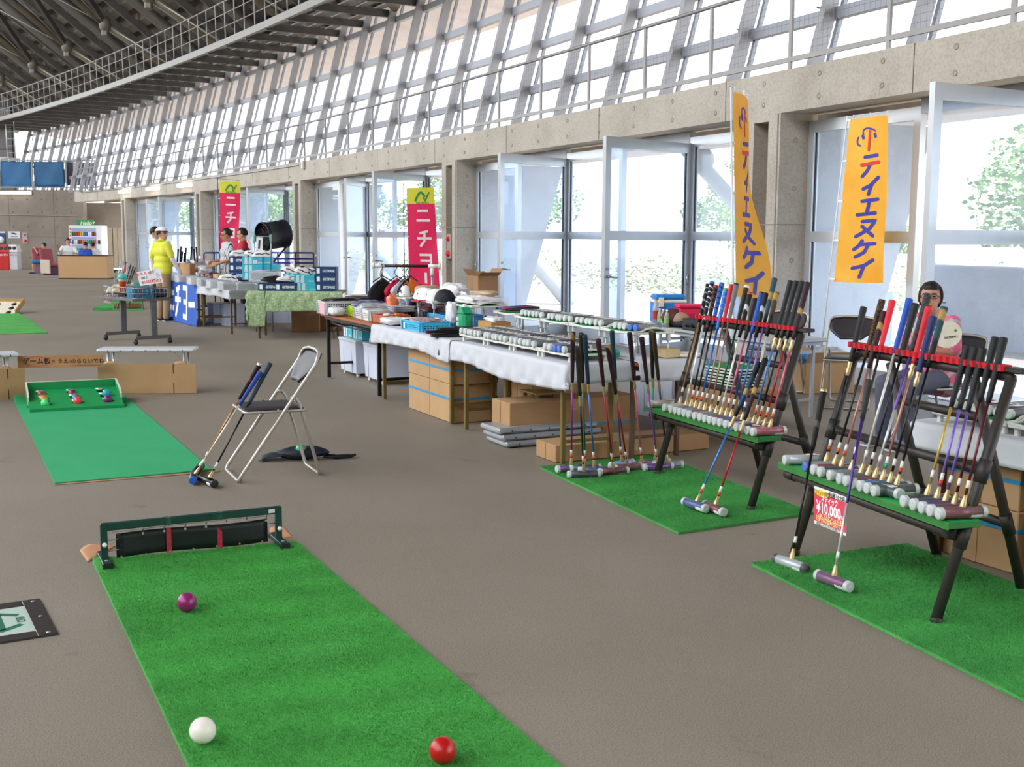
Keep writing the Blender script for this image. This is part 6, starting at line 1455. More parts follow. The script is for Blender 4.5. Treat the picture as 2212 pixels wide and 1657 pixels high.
# cartons and tub by the column behind the caps
qb = at(1030, 655, 17.4); tub(0, 0, .62, .42, .34, 'clear storage tub of goods by the column behind the caps', wheels=False, m=filmmat('clear_tub', .35, (.85, .88, .95), .15), rz=ANG, loc=V(at(1048, 660, 15.8).x, 15.8, 0), z0=.35, lid=None, fill='#8a90b5')
tub(0, 0, .62, .42, .35, 'frosted tub under the clear one by the column', wheels=False, rz=ANG, loc=V(at(1048, 660, 15.8).x, 15.8, 0), fill='#7a88a8')
cbox(0, 0, .34, .30, .26, 'open carton with flaps on top of the clear tub', .695, m=M_card3, open_=.12, loc=V(at(1043, 660, 15.8).x, 15.78, 0), group='cartons by the column')
cbox(0, 0, .40, .34, .62, 'plain carton by the column behind the folding chairs', m=M_card3, loc=V(at(1000, 640, 17.0).x, 17.0, 0), group='cartons by the column')
chair(V(at(960, 640, 15.0).x, 15.0, 0), R(150), 'folding chair behind the caps, left of two')
chair(V(at(1012, 640, 14.2).x, 14.2, 0), R(140), 'folding chair with a strapped bag on its back behind the caps')
chair(V(at(795, 640, 14.0).x, 14.0, 0), R(165), 'folding chair left of the black hanging jacket')
# ================================================================== banners
def banner(name, tl, tr, br, bl, label, draw, pole_top, pole_foot, pole_col, m, wave=.02, arm=True, clips=4, pr_=.011):
    """corner points in space; draw(b-surface) adds print"""
    o = Vector(pole_foot); t = thing(name, label, 'banner', o); q = [Vector(p) - o for p in (tl, tr, br, bl)]
    n = (q[1] - q[0]).cross(q[3] - q[0]).normalized()
    if n.dot(-Vector(tl)) < 0: n = -n
    def S(u, v, lift=0.0):
        p = q[0].lerp(q[1], u).lerp(q[3].lerp(q[2], u), v)
        return p + n * (wave * (math.sin(5 * v + 3 * u) * u + .5 * math.sin(11 * v + 6 * u) * u * .6) + lift)
    b = MB(); b.grid(lambda u, v: S(u, v), 20, 50)
    if isinstance(m, list):
        b.mats = [x for _, x in m]; b.mi = [next(k for k, (vm, _) in enumerate(m) if (i // 20 + .5) / 50 < vm) for i in range(1000)]; b.build('cloth', None, t)
    else: b.build('cloth', m, t)
    draw(t, S)
    pt = Vector(pole_top) - o; b = MB(); b.tube((0, 0, 0), pt, pr_, pr_ * .7, n=8); b.build('pole', mat(pole_col, .4, 0, .03), t)
    if arm: b = MB(); b.tube(pt + (q[0] - q[1]).normalized() * .08 + V(0, 0, -.01), q[1] + V(0, 0, .03), .004, n=5); b.build('cross_rod', mat(pole_col, .4), t)
    for i in range(clips):
        v = (i + .02) / (clips - .9); e = S(0, min(v, 1)); f = (e - V(0, 0, 0)); k = pt * ((f.z) / pt.z); b = MB(); b.bar(k, e + (q[1] - q[0]) * .04, .012, .016); b.build('clip', mat('#eceef0', .5), t)
    for u in (.1, .55, .98): b = MB(); b.bar(S(u, 0) + V(0, 0, -.01), S(u, 0) + V(0, 0, .04), .014, .004); b.build('clip', mat('#eceef0', .5), t)
    return t
M_yel = nodemat('yellow_banner', lambda nt, P, N: (lambda tc, nz: (nt.links.new(tc.outputs['Object'], nz.inputs['Vector']), nt.links.new(ramp(nt, nz.outputs[0], [(.3, lin('#f0a52a')), (.7, lin('#f7b845'))]), P.inputs['Base Color'])))(N('ShaderNodeTexCoord'), N('ShaderNodeTexNoise', Scale=3.0)), .6)
INDIGO = mat('#3b3aa8', .6); REDP = mat('#e2332c', .6)
def curve_pts(f, n=14): return [f(i / n) for i in range(n + 1)]
def tnk(t, S):
    w = 1 / .30                                       # strokes given in banner units: u 0..1, v 0..1 (v is 3.4 times longer)
    A = 3.4
    def fn(x, y, lift): return S(x, y / A, lift)
    B = MB(); Rr = MB(); W_ = .072
    def g(pts, y0, b=B, w=W_): stroke(b, fn, [(x, y0 + y) for x, y in pts], w, .004)
    # emblem
    stroke(B, fn, curve_pts(lambda s: (.56 + .17 * math.cos(-.6 - 3.0 * s) * (1.0), .36 + .14 * math.sin(-.5 - 2.4 * s))), .03, .004)
    stroke(B, fn, curve_pts(lambda s: (.38 + .10 * math.cos(3.9 - 2.2 * s) - .02, .40 + .17 * math.sin(3.9 - 2.2 * s) * -1 * -1 * .6 + .06)), .035, .004)
    for cx, cy in ((.40, .38), (.70, .37)): stroke(B, fn, [(cx - .01, cy - .02), (cx + .01, cy + .03)], .06, .0045)
    stroke(Rr, fn, [(.57, .27), (.565, .45), (.56, .66)], .05, .005)
    # テ
    g([(.48, .80), (.76, .78)], 0); g([(.45, .96), (.80, .92)], 0, Rr); stroke(Rr, fn, [(.415, .955), (.425, .96)], .075, .005); g([(.62, .95), (.55, 1.08), (.44, 1.19)], 0)
    # ィ
    g([(.80, 1.23), (.64, 1.38), (.48, 1.45)], 0); g([(.66, 1.38), (.60, 1.56)], 0)
    # エ
    g([(.47, 1.70), (.80, 1.67)], 0); g([(.63, 1.69), (.58, 1.95)], 0); g([(.38, 1.98), (.76, 1.95)], 0)
    # ヌ
    g([(.50, 2.12), (.78, 2.10), (.66, 2.27), (.38, 2.43)], 0); g([(.50, 2.22), (.74, 2.42)], 0)
    # ケ
    g([(.52, 2.52), (.46, 2.62), (.36, 2.70)], 0); g([(.48, 2.60), (.80, 2.58)], 0); g([(.66, 2.60), (.58, 2.76), (.40, 2.86)], 0)
    # イ
    g([(.78, 2.92), (.60, 3.04), (.36, 3.10)], 0); g([(.60, 3.04), (.52, 3.28)], 0)
    B.build('lettering', INDIGO, t); Rr.build('red_print', REDP, t)
f2 = pz(1766, 828); top2 = at(1831, 250, 11.42)
banner('vertical_banner', at(1836, 258, 11.40), at(1919, 248, 10.95), at(1909, 612, 11.05), at(1801, 609, 11.60), 'orange-yellow banner with a red and blue emblem hanging flat before the glass', tnk, top2, f2, '#e4e4e6', M_yel, .012, clips=5)
f1 = at(1594, 720, 10.0); f1.z = .002; f1 = V(at(1592, 700, 10.0).x, 10.0, .002)
banner('vertical_banner', at(1583, 196, 10.0), at(1614, 214, 10.42), at(1662, 655, 10.40), at(1590, 640, 10.0), 'orange-yellow banner seen edge-on beside the concrete column', tnk, at(1579, 185, 10.0), f1, '#e4e4e6', M_yel, .05, clips=5)
M_pink = mat('#f2285f', .6, 0, .06, 2); M_byel = mat('#e3dc3c', .6, 0, .05, 2); WH = mat('#f6f2f2', .6); GRN = mat('#1f8a55', .6)
def nichiyo(t, S):
    A = 3.1
    def fn(x, y, lift): return S(x, y / A, lift)
    G = MB(); stroke(G, fn, curve_pts(lambda s: (.30 + .36 * s, .42 - .30 * math.sin(s * 2.5) ** 1.0 + .05 * s)), .07, .004, False); stroke(G, fn, [(.60, .30), (.66, .42), (.74, .26), (.82, .14)], .05, .004, False); G.build('green_emblem', GRN, t)
    L = MB()
    def g(pts, w=.075): stroke(L, fn, pts, w, .004, False)
    g([(.36, .72), (.74, .72)]); g([(.32, 1.02), (.80, 1.02)])                                   # ニ
    g([(.70, 1.36), (.40, 1.42)], .07); g([(.32, 1.58), (.82, 1.58)]); g([(.58, 1.42), (.57, 1.66), (.42, 1.84)], .08)   # チ
    g([(.38, 2.10), (.78, 2.10)]); g([(.40, 2.28), (.78, 2.28)], .065); g([(.36, 2.46), (.78, 2.46)]); g([(.76, 2.07), (.76, 2.49)])   # ヨ
    g([(.56, 2.66), (.56, 3.0)], .08)                                                            # ー (upright)
    L.build('lettering', WH, t)
    lettering(t, 'NICHIYO', .06, S(.56, .155, .004), S(1, .155) - S(0, .155), S(.5, .1) - S(.5, .2), GRN, .001, squeeze=.9)
def pink(tlp, trp, brp, blp, Y, pole_t, label, split, col):
    foot = V(at(pole_t[0], pole_t[1], Y).x, Y, .002)
    return banner('vertical_banner', at(*tlp, Y), at(*trp, Y + .03), at(*brp, Y + .03), at(*blp, Y), label, nichiyo, at(*pole_t, Y), foot, col, [(split, M_byel), (9, M_pink)], .015, clips=5)
pink((878, 406), (937, 405), (950, 620), (884, 618), 20.8, (872, 396), 'large pink banner with a yellow head behind the garment rail', .17, '#17181a')
pink((474, 392), (520, 393), (514, 545), (473, 540), 25.6, (470, 384), 'farther pink banner with a yellow head behind the two men', .17, '#17181a')

# ================================================================== far sales tables
def T(a, c, D, label, h=.68, **k):
    a = Vector(a); c = Vector(c); u = c - a; ang = math.atan2(u.y, u.x); yd = V(-math.sin(ang), math.cos(ang), 0); m = (a + c) / 2 + yd * D / 2
    table(0, 0, label, L=u.length, D=D, h=h, rz=ang, loc=m, **k); return ang, m, u.length
a6, a65, a5 = V(-6.04, 20.36, 0), V(-5.08, 18.72, 0), V(-4.17, 17.14, 0)
g6, m6, L6 = T(a6, a65, .6, 'folding table behind the blue banner cloth', leg=M_tleg)
g5, m5, L5 = T(a65 + V(.02, -.03, 0), a5, .6, 'folding table with the white cloth and clear boxes at the far stall', leg=M_brown)
g4, m4, L4 = T(V(-3.76, 16.55, 0), V(-2.44, 16.6, 0), .6, 'folding table under the green patterned cloth', leg=M_brown)
cloth(0, 0, L5 + .03, .62, .68, (.14, .02, .14, .0), 'white cloth on the far stall table with clear boxes', M_white, 11, .006, rz=g5, loc=m5, sag=.01)
M_gcl = nodemat('green_print_cloth', lambda nt, P, N: (lambda tc, vo: (nt.links.new(tc.outputs['Object'], vo.inputs['Vector']), nt.links.new(ramp(nt, vo.outputs[0], [(.15, lin('#c8d6b0')), (.4, lin('#a9bf92')), (.7, lin('#93ae80'))]), P.inputs['Base Color'])))(N('ShaderNodeTexCoord'), N('ShaderNodeTexVoronoi', Scale=42.0)), .8)
cloth(0, 0, L4 + .02, .62, .68, (.27, .02, .0, .35), 'pale green patterned cloth on the shoe table', M_gcl, 14, .018, rz=g4, loc=m4, sag=.02, hem=.05, fx=lambda x: 1.0 if x > -.44 else 1.85)
# blue cloth with white lettering
bd_ = (a65 - a6).normalized(); bn = V(bd_.y, -bd_.x, 0); bt = thing('banner_cloth', 'blue cloth with large white katakana hanging on the far table front', 'banner cloth', a6, 0)
bn = -bn if bn.dot(V(0, -1, 0)) < 0 else bn
def BS(u, v, lift=0.0): return bd_ * (u * (a65 - a6).length * 1.02) + V(0, 0, .685 * (1 - v) + .012) + bn * (.03 + .02 * v + .010 * math.sin(u * 17 + v * 2) * v + lift)
b = MB(); b.grid(lambda u, v: BS(u, v), 40, 14); b.build('cloth', mat('#1d55b4', .7, 0, .08, 3), bt)
L_ = MB(); AR = (a65 - a6).length * 1.02 / .69
def bfn(x, y, l): return BS(x / AR, y, l)
def gs(ox, pts, w=.13): stroke(L_, bfn, [(ox + x * 1.5, .5 + (y - .5) * 1.12) for x, y in pts], w, .004, False)
X0 = AR - .66
gs(X0, [(.0, .52), (.34, .50)], .14)
X0 -= .60; gs(X0, [(.04, .18), (.32, .18)]); gs(X0, [(.06, .48), (.30, .48)]); gs(X0, [(.02, .80), (.32, .80)]); gs(X0, [(.29, .13), (.29, .85)])
X0 -= .66; gs(X0, [(.30, .18), (.06, .25)]); gs(X0, [(.0, .45), (.36, .45)]); gs(X0, [(.2, .22), (.19, .56), (.06, .84)])
X0 -= .62; gs(X0, [(.06, .32), (.30, .32)]); gs(X0, [(.02, .66), (.34, .66)])
L_.build('lettering', WH, bt)
def T6(px, py, z=.685): return pz(px, py, z)
# clear boxes
M_clear = filmmat('clear_box', .30, (.88, .9, .93), .12)
def clearbox(p, rz, L, D, H, label, fill, lid=None):
    t = thing('clear_box', label, 'box', p, rz, 'clear plastic boxes'); b = MB(); e = .003
    for c, d in (((0, -D / 2, H / 2), (L, e, H)), ((0, D / 2, H / 2), (L, e, H)), ((-L / 2, 0, H / 2), (e, D, H)), ((L / 2, 0, H / 2), (e, D, H)), ((0, 0, .002), (L, D, .003))): b.box(c, d)
    b.build('walls', M_clear, t); b = MB(); b.path([(-L / 2, -D / 2, H), (L / 2, -D / 2, H), (L / 2, D / 2, H), (-L / 2, D / 2, H)], .006, 5, close=True); b.build('rim', mat('#c9ccd2', .3), t)
    if fill:
        b = MB(); b.box((0, 0, H * .42), (L * .9, D * .86, H * .76), ch=.01); b.build('contents', mat(fill, .35, 0, .35, 12, .4, 40), t)
    return t
for px, py, w, lab, f in ((400, 611, .34, 'clear box of small parts at the left of the blue cloth table', '#b9b2ae'), (427, 616, .34, 'clear box with a red item, second on the far stall', '#c8b8b4'), (449, 620, .34, 'clear box of dark folded goods on the far stall', '#3a3440'), (470, 624, .30, 'clear box with white goods left of the white shoe', '#c3c5c8'), (497, 628, .36, 'wide clear box of dark goods at the white cloth corner', '#3c424c'), (528, 628, .40, 'wide clear box of navy goods beside the green cloth', '#262d3c')):
    clearbox(pz(px, py - 2, .69), g5, w * .8, .28, .115, lab, f)
sp_ = pz(505, 626, .69)
shoe(V(-4.32, 17.62, .80), R(200), '#f2f1ee', '#1a1b20', 'white and black shoe on the clear boxes at the far stall', .12, g='shoes at the far stall')
for r_ in range(3):
    for c_ in range(3 - (r_ > 1)):
        shoebox(V(-3.98 + .11 * c_, 17.9 + .02 * c_, .80 + .118 * r_), R(-4), 'aqua shoe box in the stack by the drum fan, %s layer, %s' % (('bottom', 'middle', 'top')[r_], ('left', 'centre', 'right')[c_]), 'a', L=.32, D=.2)
for i in range(3): shoebox(V(-4.24, 18.12, .80 + .118 * i), R(-4), 'navy shoe box behind the aqua stack, %s of three' % ('lowest', 'middle', 'topmost')[i], 'n')
shoe(V(-3.98, 17.86, 1.155), R(195), '#f2f1ee', '#1a1b20', 'white, black and maroon shoe on top of the aqua stack', .30, g='shoes at the far stall'); shoe(V(-3.84, 17.84, 1.155), R(195), '#f2f1ee', '#20222a', 'paired white and black shoe on the aqua stack, right', .0, g='shoes at the far stall')
shoe(V(-4.24, 18.05, 1.16), R(200), '#efeeea', '#26303f', 'white shoe on the navy boxes behind the men', .1, g='shoes at the far stall')
yb = 16.7
def S4(px, z, dy=0.0): return V(at(px, 630, yb + dy).x, yb + dy, z)
shoebox(S4(583, .69, .02), R(3), 'navy shoe box under the black shoe on the green cloth', 'n'); shoebox(S4(620, .69), R(-2), 'navy shoe box under the white shoe on the green cloth', 'n')
shoebox(S4(663, .69, .03), R(-2), 'aqua shoe box at the bottom of the short stack on the green cloth', 'a'); shoebox(S4(661, .806, .04), R(-3), 'aqua shoe box on top of the short stack on the green cloth', 'a')
shoebox(S4(640, .69, .32), R(-2), 'aqua shoe box behind, lower of two under the maroon-striped shoe', 'a', H=.12); shoebox(S4(637, .812, .32), R(-2), 'aqua shoe box behind, upper of two under the maroon-striped shoe', 'a')
for i in range(3): shoebox(S4(707, .69 + .116 * i, .0), R(-2), 'navy shoe box in the right-hand stack on the green cloth, %s' % ('bottom', 'middle', 'top')[i], 'n')
shoe(S4(586, .806, .0), R(200), '#1b1b1e', '#2a2a2e', 'black shoe on a navy box on the green cloth', .15, sole='#26262a', g='shoes on the green cloth')
shoe(S4(617, .806, .0), R(200), '#f2f1ee', '#dcdad4', 'plain white shoe on a navy box on the green cloth', .1, sole='#1f2024', g='shoes on the green cloth')
shoe(S4(628, .806, .08), R(196), '#eeede8', '#d4d2cc', 'plain white shoe behind its pair on the navy box', .0, sole='#1f2024', g='shoes on the green cloth')
shoe(S4(630, .93, .28), R(200), '#f0efea', '#7a1f2c', 'white shoe with a maroon stripe and pink tag on aqua boxes', .38, g='shoes on the green cloth'); shoe(S4(643, .93, .34), R(196), '#f0efea', '#7a1f2c', 'white shoe paired with the maroon-striped one', .0, g='shoes on the green cloth')
shoe(S4(656, .925, .0), R(200), '#f0efea', '#1c2a50', 'white shoe with a navy stripe on the aqua stack', .38, g='shoes on the green cloth'); shoe(S4(671, .925, .06), R(196), '#f0efea', '#1c2a50', 'white shoe paired with the navy-striped one', .0, g='shoes on the green cloth')
for px, z, Y_, lab in ((634, 1.06, 16.98, 'small pink price card above the maroon-striped shoe'), (541, 1.36, 17.85, 'small white price card above the shoe on the aqua stack'), (603, .692, 16.86, 'white price card on the clear box by the black shoe'), (553, 1.05, 17.72, 'white and pink price card on the aqua stack')):
    b = MB(); b.box((0, 0, .03), (.06, .003, .05)); o = tag(b.build('price_card', mat('#f2dede', .5), loc=at(px, 500, Y_) * V(1, 1, 0) if False else V(at(px, 500, Y_).x, Y_ - .12, z)), lab, 'price card'); lettering(o, '¥', .03, (0, -.002, .03), (1, 0, 0), (0, 0, 1), mat('#d24a5a', .5), .001)
clearbox(V(at(575, 600, 17.3).x, 17.3, .69), R(-4), .42, .28, .13, 'clear box of dark goods behind the black shoe', '#30343e')
clearbox(V(at(572, 590, 17.35).x, 17.35, .83), R(-4), .40, .27, .12, 'clear box stacked with a white card on the far stall', '#30343e')
# photo card stand
cs = thing('card_stand', 'chrome display stand with pale green knobs holding a photo card', 'display stand', V(at(575, 600, 17.9).x, 17.9, .0)); b = MB(); b.tube((.085, 0, .0), (.085, 0, 1.46), .012, n=8); b.tube((-.17, 0, .0), (-.17, 0, 1.46), .012, n=8); b.tube((-.17, 0, 1.46), (.085, 0, 1.46), .006, n=6); b.build('frame', M_alu, cs)
for x in (-.17, .085): b = MB(); b.sphere((x, 0, 1.47), .024, 10, 8); b.tube((x, 0, 1.36), (x, 0, 1.46), .018, .022, n=8); b.build('knob', mat('#7fb3a0', .5), cs)
b = MB(); b.box((-.09, -.02, 1.30), (.10, .003, .30), Matrix.Rotation(.04, 3, 'Y')); pc_ = b.build('photo_card', mat('#eceaea', .4), cs); b = MB(); b.box((-.09, -.023, 1.34), (.03, .001, .13), Matrix.Rotation(.1, 3, 'Y')); b.build('picture', mat('#3a3f4c', .5, 0, .4, 30), pc_); lettering(pc_, '¥85', .05, (-.085, -.024, 1.20), (1, 0, 0), (0, 0, 1), mat('#d83a4c', .5), .001)
# grips standing in a rack and plastic packets on the blue-cloth table
for i, (px, y0, y1) in enumerate(((383, 538, 566), (389, 532, 566), (392, 543, 566), (397, 546, 566), (400, 535, 566), (412, 533, 562), (421, 538, 564), (426, 533, 566))):
    Y_ = 20.6; b = MB(); p0, p1 = at(px, y1, Y_), at(px + (2 if i < 6 else -2), y0, Y_); b.tube(V(0, 0, 0), p1 - p0, .013, .017, n=8)
    tag(b.build('spare_grip', mat('#1c1d20', .6), loc=p0), ('black grip standing in the rack on the blue-cloth table, %s' % ('leftmost', 'second tallest on the left', 'short third', 'thin fourth', 'fifth', 'tall sixth', 'seventh', 'rightmost')[i]), 'grip', 'grips standing on the far table')
b = MB(); b.box((0, 0, .15), (.7, .10, .30), ch=.01); tag(b.build('grip_stand', mat('#b98a5c', .6), loc=V(at(403, 575, 20.65).x, 20.70, .68), rotz=g6), 'brown wooden stand behind the black grips', 'stand')
for i, (px, py, s, c, lab) in enumerate(((395, 578, .30, '#8f6a5c', 'brown packaged goods beside the yellow-shirted man'), (414, 574, .30, '#4a78a8', 'blue-edged packaged goods on the far table'), (430, 580, .36, '#d5d3da', 'large crumpled clear bag on the far table'), (446, 584, .34, '#c6c3c8', 'clear bag of goods before the striped-shirt man'), (438, 560, .22, '#d8b4c0', 'pinkish plastic bag standing on the far table'), (452, 566, .24, '#cfcbd4', 'pale plastic bag standing on the far table'), (462, 588, .36, '#5a2c34', 'maroon and white goods in plastic'))):
    q = pz(px, py + 22, .69); blob('plastic_package', V(q.x, q.y, .69 if i > 4 or i < 0 else .80), (s, s * .7, .16 + .04 * (i % 3)), lab, 'package', mat(c, .22, 0, .3, 12, .7, 30), g6, 40 + i, .3, group='packages on the far stall')
cbox(0, 0, .28, .2, .16, 'small tan carton behind the clear bags at the far stall', .69, m=M_card, seam=False, loc=V(at(478, 590, 18.9).x, 18.9, 0), rz=g5)
# under-table crates at the far stall
for px, py, w, h, c, lab in ((452, 700, .36, .34, '#d5d8de', 'white tub under the far white-cloth table, left'), (478, 706, .30, .36, '#d5d8de', 'white tub under the far white-cloth table, right'), (585, 700, .60, .36, '#a59aa4', 'clear tub of goods under the green cloth table')):
    q = pz(px, py); tub(0, 0, w, .34, h, lab, wheels=False, rz=g5 if px < 500 else g4, loc=V(q.x + .1, q.y + .35, .0), group='plastic tubs', fill='#8a8088' if px > 500 else None)
q = pz(640, 718); cbox(0, 0, .42, .35, .34, 'brown carton under the right of the green cloth table', m=M_card3, rz=R(4), loc=V(q.x + .12, q.y + .22, 0)); q = pz(690, 716); cbox(0, 0, .34, .32, .34, 'brown carton at the far right under the green cloth', m=M_card3, rz=R(4), loc=V(q.x + .16, q.y + .24, 0))
# drum fan with its blue guard frame
Yf = 21.2; fc = at(568, 511, Yf); fan = thing('drum_fan', 'large black drum fan tilted on a blue steel frame', 'fan', (fc.x, fc.y, 0)); ax = V(.62, .60, .10).normalized(); c0 = V(0, 0, fc.z)
b = MB(); b.lathe([(.25, -.02), (.262, 0), (.262, .05), (.25, .06), (.25, .42), (.262, .43), (.262, .47), (.24, .47)], 28, c0, ax); solid(b.build('drum', mat('#1c2029', .45, .2), fan), .006)
b = MB(); b.lathe([(0, .14), (.07, .135), (.12, .15), (.125, .2)], 20, c0, ax); b.build('motor', mat('#4a4640', .5, .3), fan)
b = MB(); 
for r_ in (.05, .085, .12, .16, .2, .235): b.path([c0 + ax * .02 + (b.frame(ax)[0] * math.cos(2 * math.pi * i / 28) + b.frame(ax)[1] * math.sin(2 * math.pi * i / 28)) * r_ for i in range(28)], .003, 4, close=True)
for i in range(8): x_, y_, _ = b.frame(ax); a = i * math.pi / 4; b.tube(c0 + ax * .02, c0 + ax * .02 + (x_ * math.cos(a) + y_ * math.sin(a)) * .25, .003, n=4)
b.build('guard', mat('#3c3a36', .5, .3), fan)
for i in range(4):
    b = MB(); x_, y_, _ = b.frame(ax); a = i * math.pi / 2 + .4; b.add([c0 + ax * .10 + (x_ * math.cos(a) + y_ * math.sin(a)) * .05, c0 + ax * .08 + (x_ * math.cos(a + .25) + y_ * math.sin(a + .25)) * .22, c0 + ax * .13 + (x_ * math.cos(a - .35) + y_ * math.sin(a - .35)) * .22], [(0, 1, 2)]); solid(b.build('blade', mat('#55524c', .4, .5), fan), .004)
b = MB(); b.path([c0 + ax * .2 + V(-.2, .2, -.2), c0 + V(0, .2, -.5), V(0, .15, .1)], .02, 8); b.path([c0 + ax * .3 + V(.2, -.1, -.2), c0 + V(.15, 0, -.5), V(.2, -.05, .1)], .02, 8); b.box((.1, .05, .06), (.6, .45, .04), ch=.01); b.build('stand', M_black, fan)
M_brail = mat('#22357e', .4, .2)
bf = thing('blue_trolley', 'blue tubular trolley railing behind the shoe boxes', 'trolley', V(at(562, 545, 19.6).x, 19.6, 0)); x1_ = at(677, 545, 19.6).x - at(562, 545, 19.6).x; zt_ = at(620, 546, 19.6).z
for z in (zt_, zt_ - .10, zt_ - .17, zt_ - .30): b = MB(); b.tube((0, 0, z), (x1_, 0, z), .014, n=8); b.build('rail', M_brail, bf)
for x in (0, x1_ * .33, x1_ * .66, x1_): b = MB(); b.tube((x, 0, .14), (x, 0, zt_), .014, n=8); b.build('upright', M_brail, bf)
b = MB(); b.box((x1_ / 2, .3, .15), (x1_, .6, .04), ch=.01)
for x in (.08, x1_ - .08):
    for y in (.06, .54): b.lathe([(0, -.015), (.06, -.015), (.06, .015), (0, .015)], 12, (x, y, .065), (1, 0, 0))
b.build('deck', M_brail, bf)
b = MB(); o = V(at(440, 547, 22.5).x, 22.5, 0); tr2 = thing('blue_trolley', 'blue tubular trolley handle left of the striped-shirt man', 'trolley', o); z2 = at(455, 546, 22.5).z
b.path([(0, 0, .1), (0, 0, z2 - .03), (.03, 0, z2), (.34, 0, z2)], .016, 8); b.tube((.2, 0, .1), (.2, 0, z2), .014, n=8); b.build('handle', M_brail, tr2); b = MB(); b.box((.3, .3, .1), (.8, .5, .04)); b.build('deck', M_brail, tr2)

# ------------------------------------------------------------------ wheeled cart with wire baskets
ck = [pz(x, y) for x, y in ((295, 746), (366, 741), (263, 732), (332, 730))]
co = (ck[0] + ck[1] + ck[2]) / 3; w_ = (ck[1] - ck[0]); cang = math.atan2(w_.y, w_.x) - .06; cart = thing('wheeled_cart', 'grey steel cart on casters carrying wire baskets and signs', 'cart', ((ck[0].x + ck[1].x) / 2, (ck[0].y + ck[1].y) / 2, 0), cang)
CL = w_.length; M_cst = mat('#6a6768', .45, .4, .08); cy2 = .95
for y in (0, cy2):
    b = MB(); b.box((0, y, .095), (CL * 1.05, .06, .045), ch=.004); ft = b.build('foot_bar', M_cst, cart)
    for x in (-CL / 2, CL / 2): b = MB(); b.lathe([(0, -.014), (.034, -.013), (.038, 0), (.034, .013), (0, .014)], 12, (x, y, .038), (1, .3, 0)); b.box((x, y, .07), (.03, .03, .03)); b.build('caster', M_black, ft)
    b = MB(); b.box((.02, y, .35), (.085, .05, .50), ch=.004); b.build('post', M_cst, cart)
b = MB(); b.box((0, cy2 / 2, .605), (CL + .10, cy2 + .1, .03), ch=.004); b.build('top_frame', M_cst, cart)
M_chr = mat('#9fa0a3', .3, .7)
def wbasket(x0, x1, y0, y1, h, label_m):
    b = MB(); z0 = .625
    for z in (z0, z0 + h * .5, z0 + h): b.path([(x0, y0, z), (x1, y0, z), (x1, y1, z), (x0, y1, z)], .005, 5, close=True)
    k = 9
    for i in range(k): x = x0 + (x1 - x0) * i / (k - 1); b.tube((x, y0, z0), (x, y0, z0 + h), .003, n=4); b.tube((x, y1, z0), (x, y1, z0 + h), .003, n=4)
    for i in range(7): y = y0 + (y1 - y0) * i / 6; b.tube((x0, y, z0), (x0, y, z0 + h), .003, n=4); b.tube((x1, y, z0), (x1, y, z0 + h), .003, n=4)
    b.build('wire_basket', M_chr, cart)
wbasket(-CL / 2, CL / 2, 0, .45, .14, None); wbasket(-CL / 2, CL / 2, .5, .95, .14, None)
Mc = Matrix.Translation(cart.location) @ Matrix.Rotation(cang, 4, 'Z')
def oncart(x, y, z): return Mc @ V(x, y, z)
for i in range(2):
    o = thing('game_box', ('lower', 'upper')[i] + ' blue printed box in the front wire basket', 'box', oncart(-.09, .14, .628 + .078 * i), cang, 'blue boxes on the cart'); b = MB(); b.box((0, 0, .036), (.30, .2, .07), ch=.003); b.build('carton', mat('#1f86a8', .45, 0, .25, 9), o); b = MB(); b.lathe([(0, .002), (.018, .002), (.018, 0)], 12, (-.06, -.1, .036), (0, -1, 0)); b.build('red_mark', mat('#c03a34', .5), o)
    b = MB(); b.box((.03, -.1008, .045), (.10, .001, .012)); b.build('print', mat('#3f3a8a', .5), o)
o = thing('packet_heap', 'heap of small dark packets in the right half of the front basket', 'packets', oncart(.16, .15, .628), cang); b = MB(); b.box((0, 0, .06), (.20, .22, .11), ch=.02); b.build('packets', mat('#3a3450', .35, 0, .8, 20, .5, 30), o)
blob('packet_heap', oncart(-.05, .72, .63), (.4, .36, .16), 'heap of pale toy packets in the rear wire basket', 'packets', mat('#c4b9a4', .4, 0, .6, 14, .6, 25), cang, 60, .3)
blob('green_packet', oncart(.14, .70, .68), (.2, .2, .13), 'teal toy packet in the rear wire basket', 'packets', mat('#57a8a0', .4, 0, .5, 14), cang, 61, .3)
cn = thing('toy_cone', 'orange toy cone with a teal cap lying in the rear basket', 'toy', oncart(-.16, .55, .70), cang); b = MB(); b.lathe([(0, 0), (.035, 0), (.05, .16), (.055, .17)], 14, (0, 0, 0), (.05, 0, 1)); b.build('cone', mat('#f0522a', .45), cn); b = MB(); b.sphere((.01, 0, .20), (.065, .06, .05), 14, 8); b.build('cap', mat('#5fc4b4', .5), cn); b = MB(); b.lathe([(.05, .14), (.056, .175)], 14, (0, 0, 0), (.05, 0, 1)); b.build('band', mat('#b9bcc0', .5), cn)
def cardsign(corn, Y, label, texts, name='price_sign'):
    q = [at(x, y, Y + dy) for (x, y, dy) in corn]; o = q[3]; t = thing(name, label, 'sign', o); q = [p - o for p in q]; ux = (q[2] - q[3]).normalized(); uy = (q[0] - q[3]).normalized(); n = ux.cross(uy).normalized()
    b = MB(); b.add(q + [p - n * .004 for p in q], [(0, 1, 2, 3), (7, 6, 5, 4), (0, 4, 5, 1), (1, 5, 6, 2), (2, 6, 7, 3), (3, 7, 4, 0)]); b.build('card', mat('#f0eef0', .5), t)
    w = (q[2] - q[3]).length; h = (q[0] - q[3]).length
    for tx, sz, u, v, c, bo in texts: lettering(t, tx, sz, ux * w * u + (q[0] - q[3]) * v, ux, uy, mat(c, .6), bo)
    return t, ux, uy, w, h
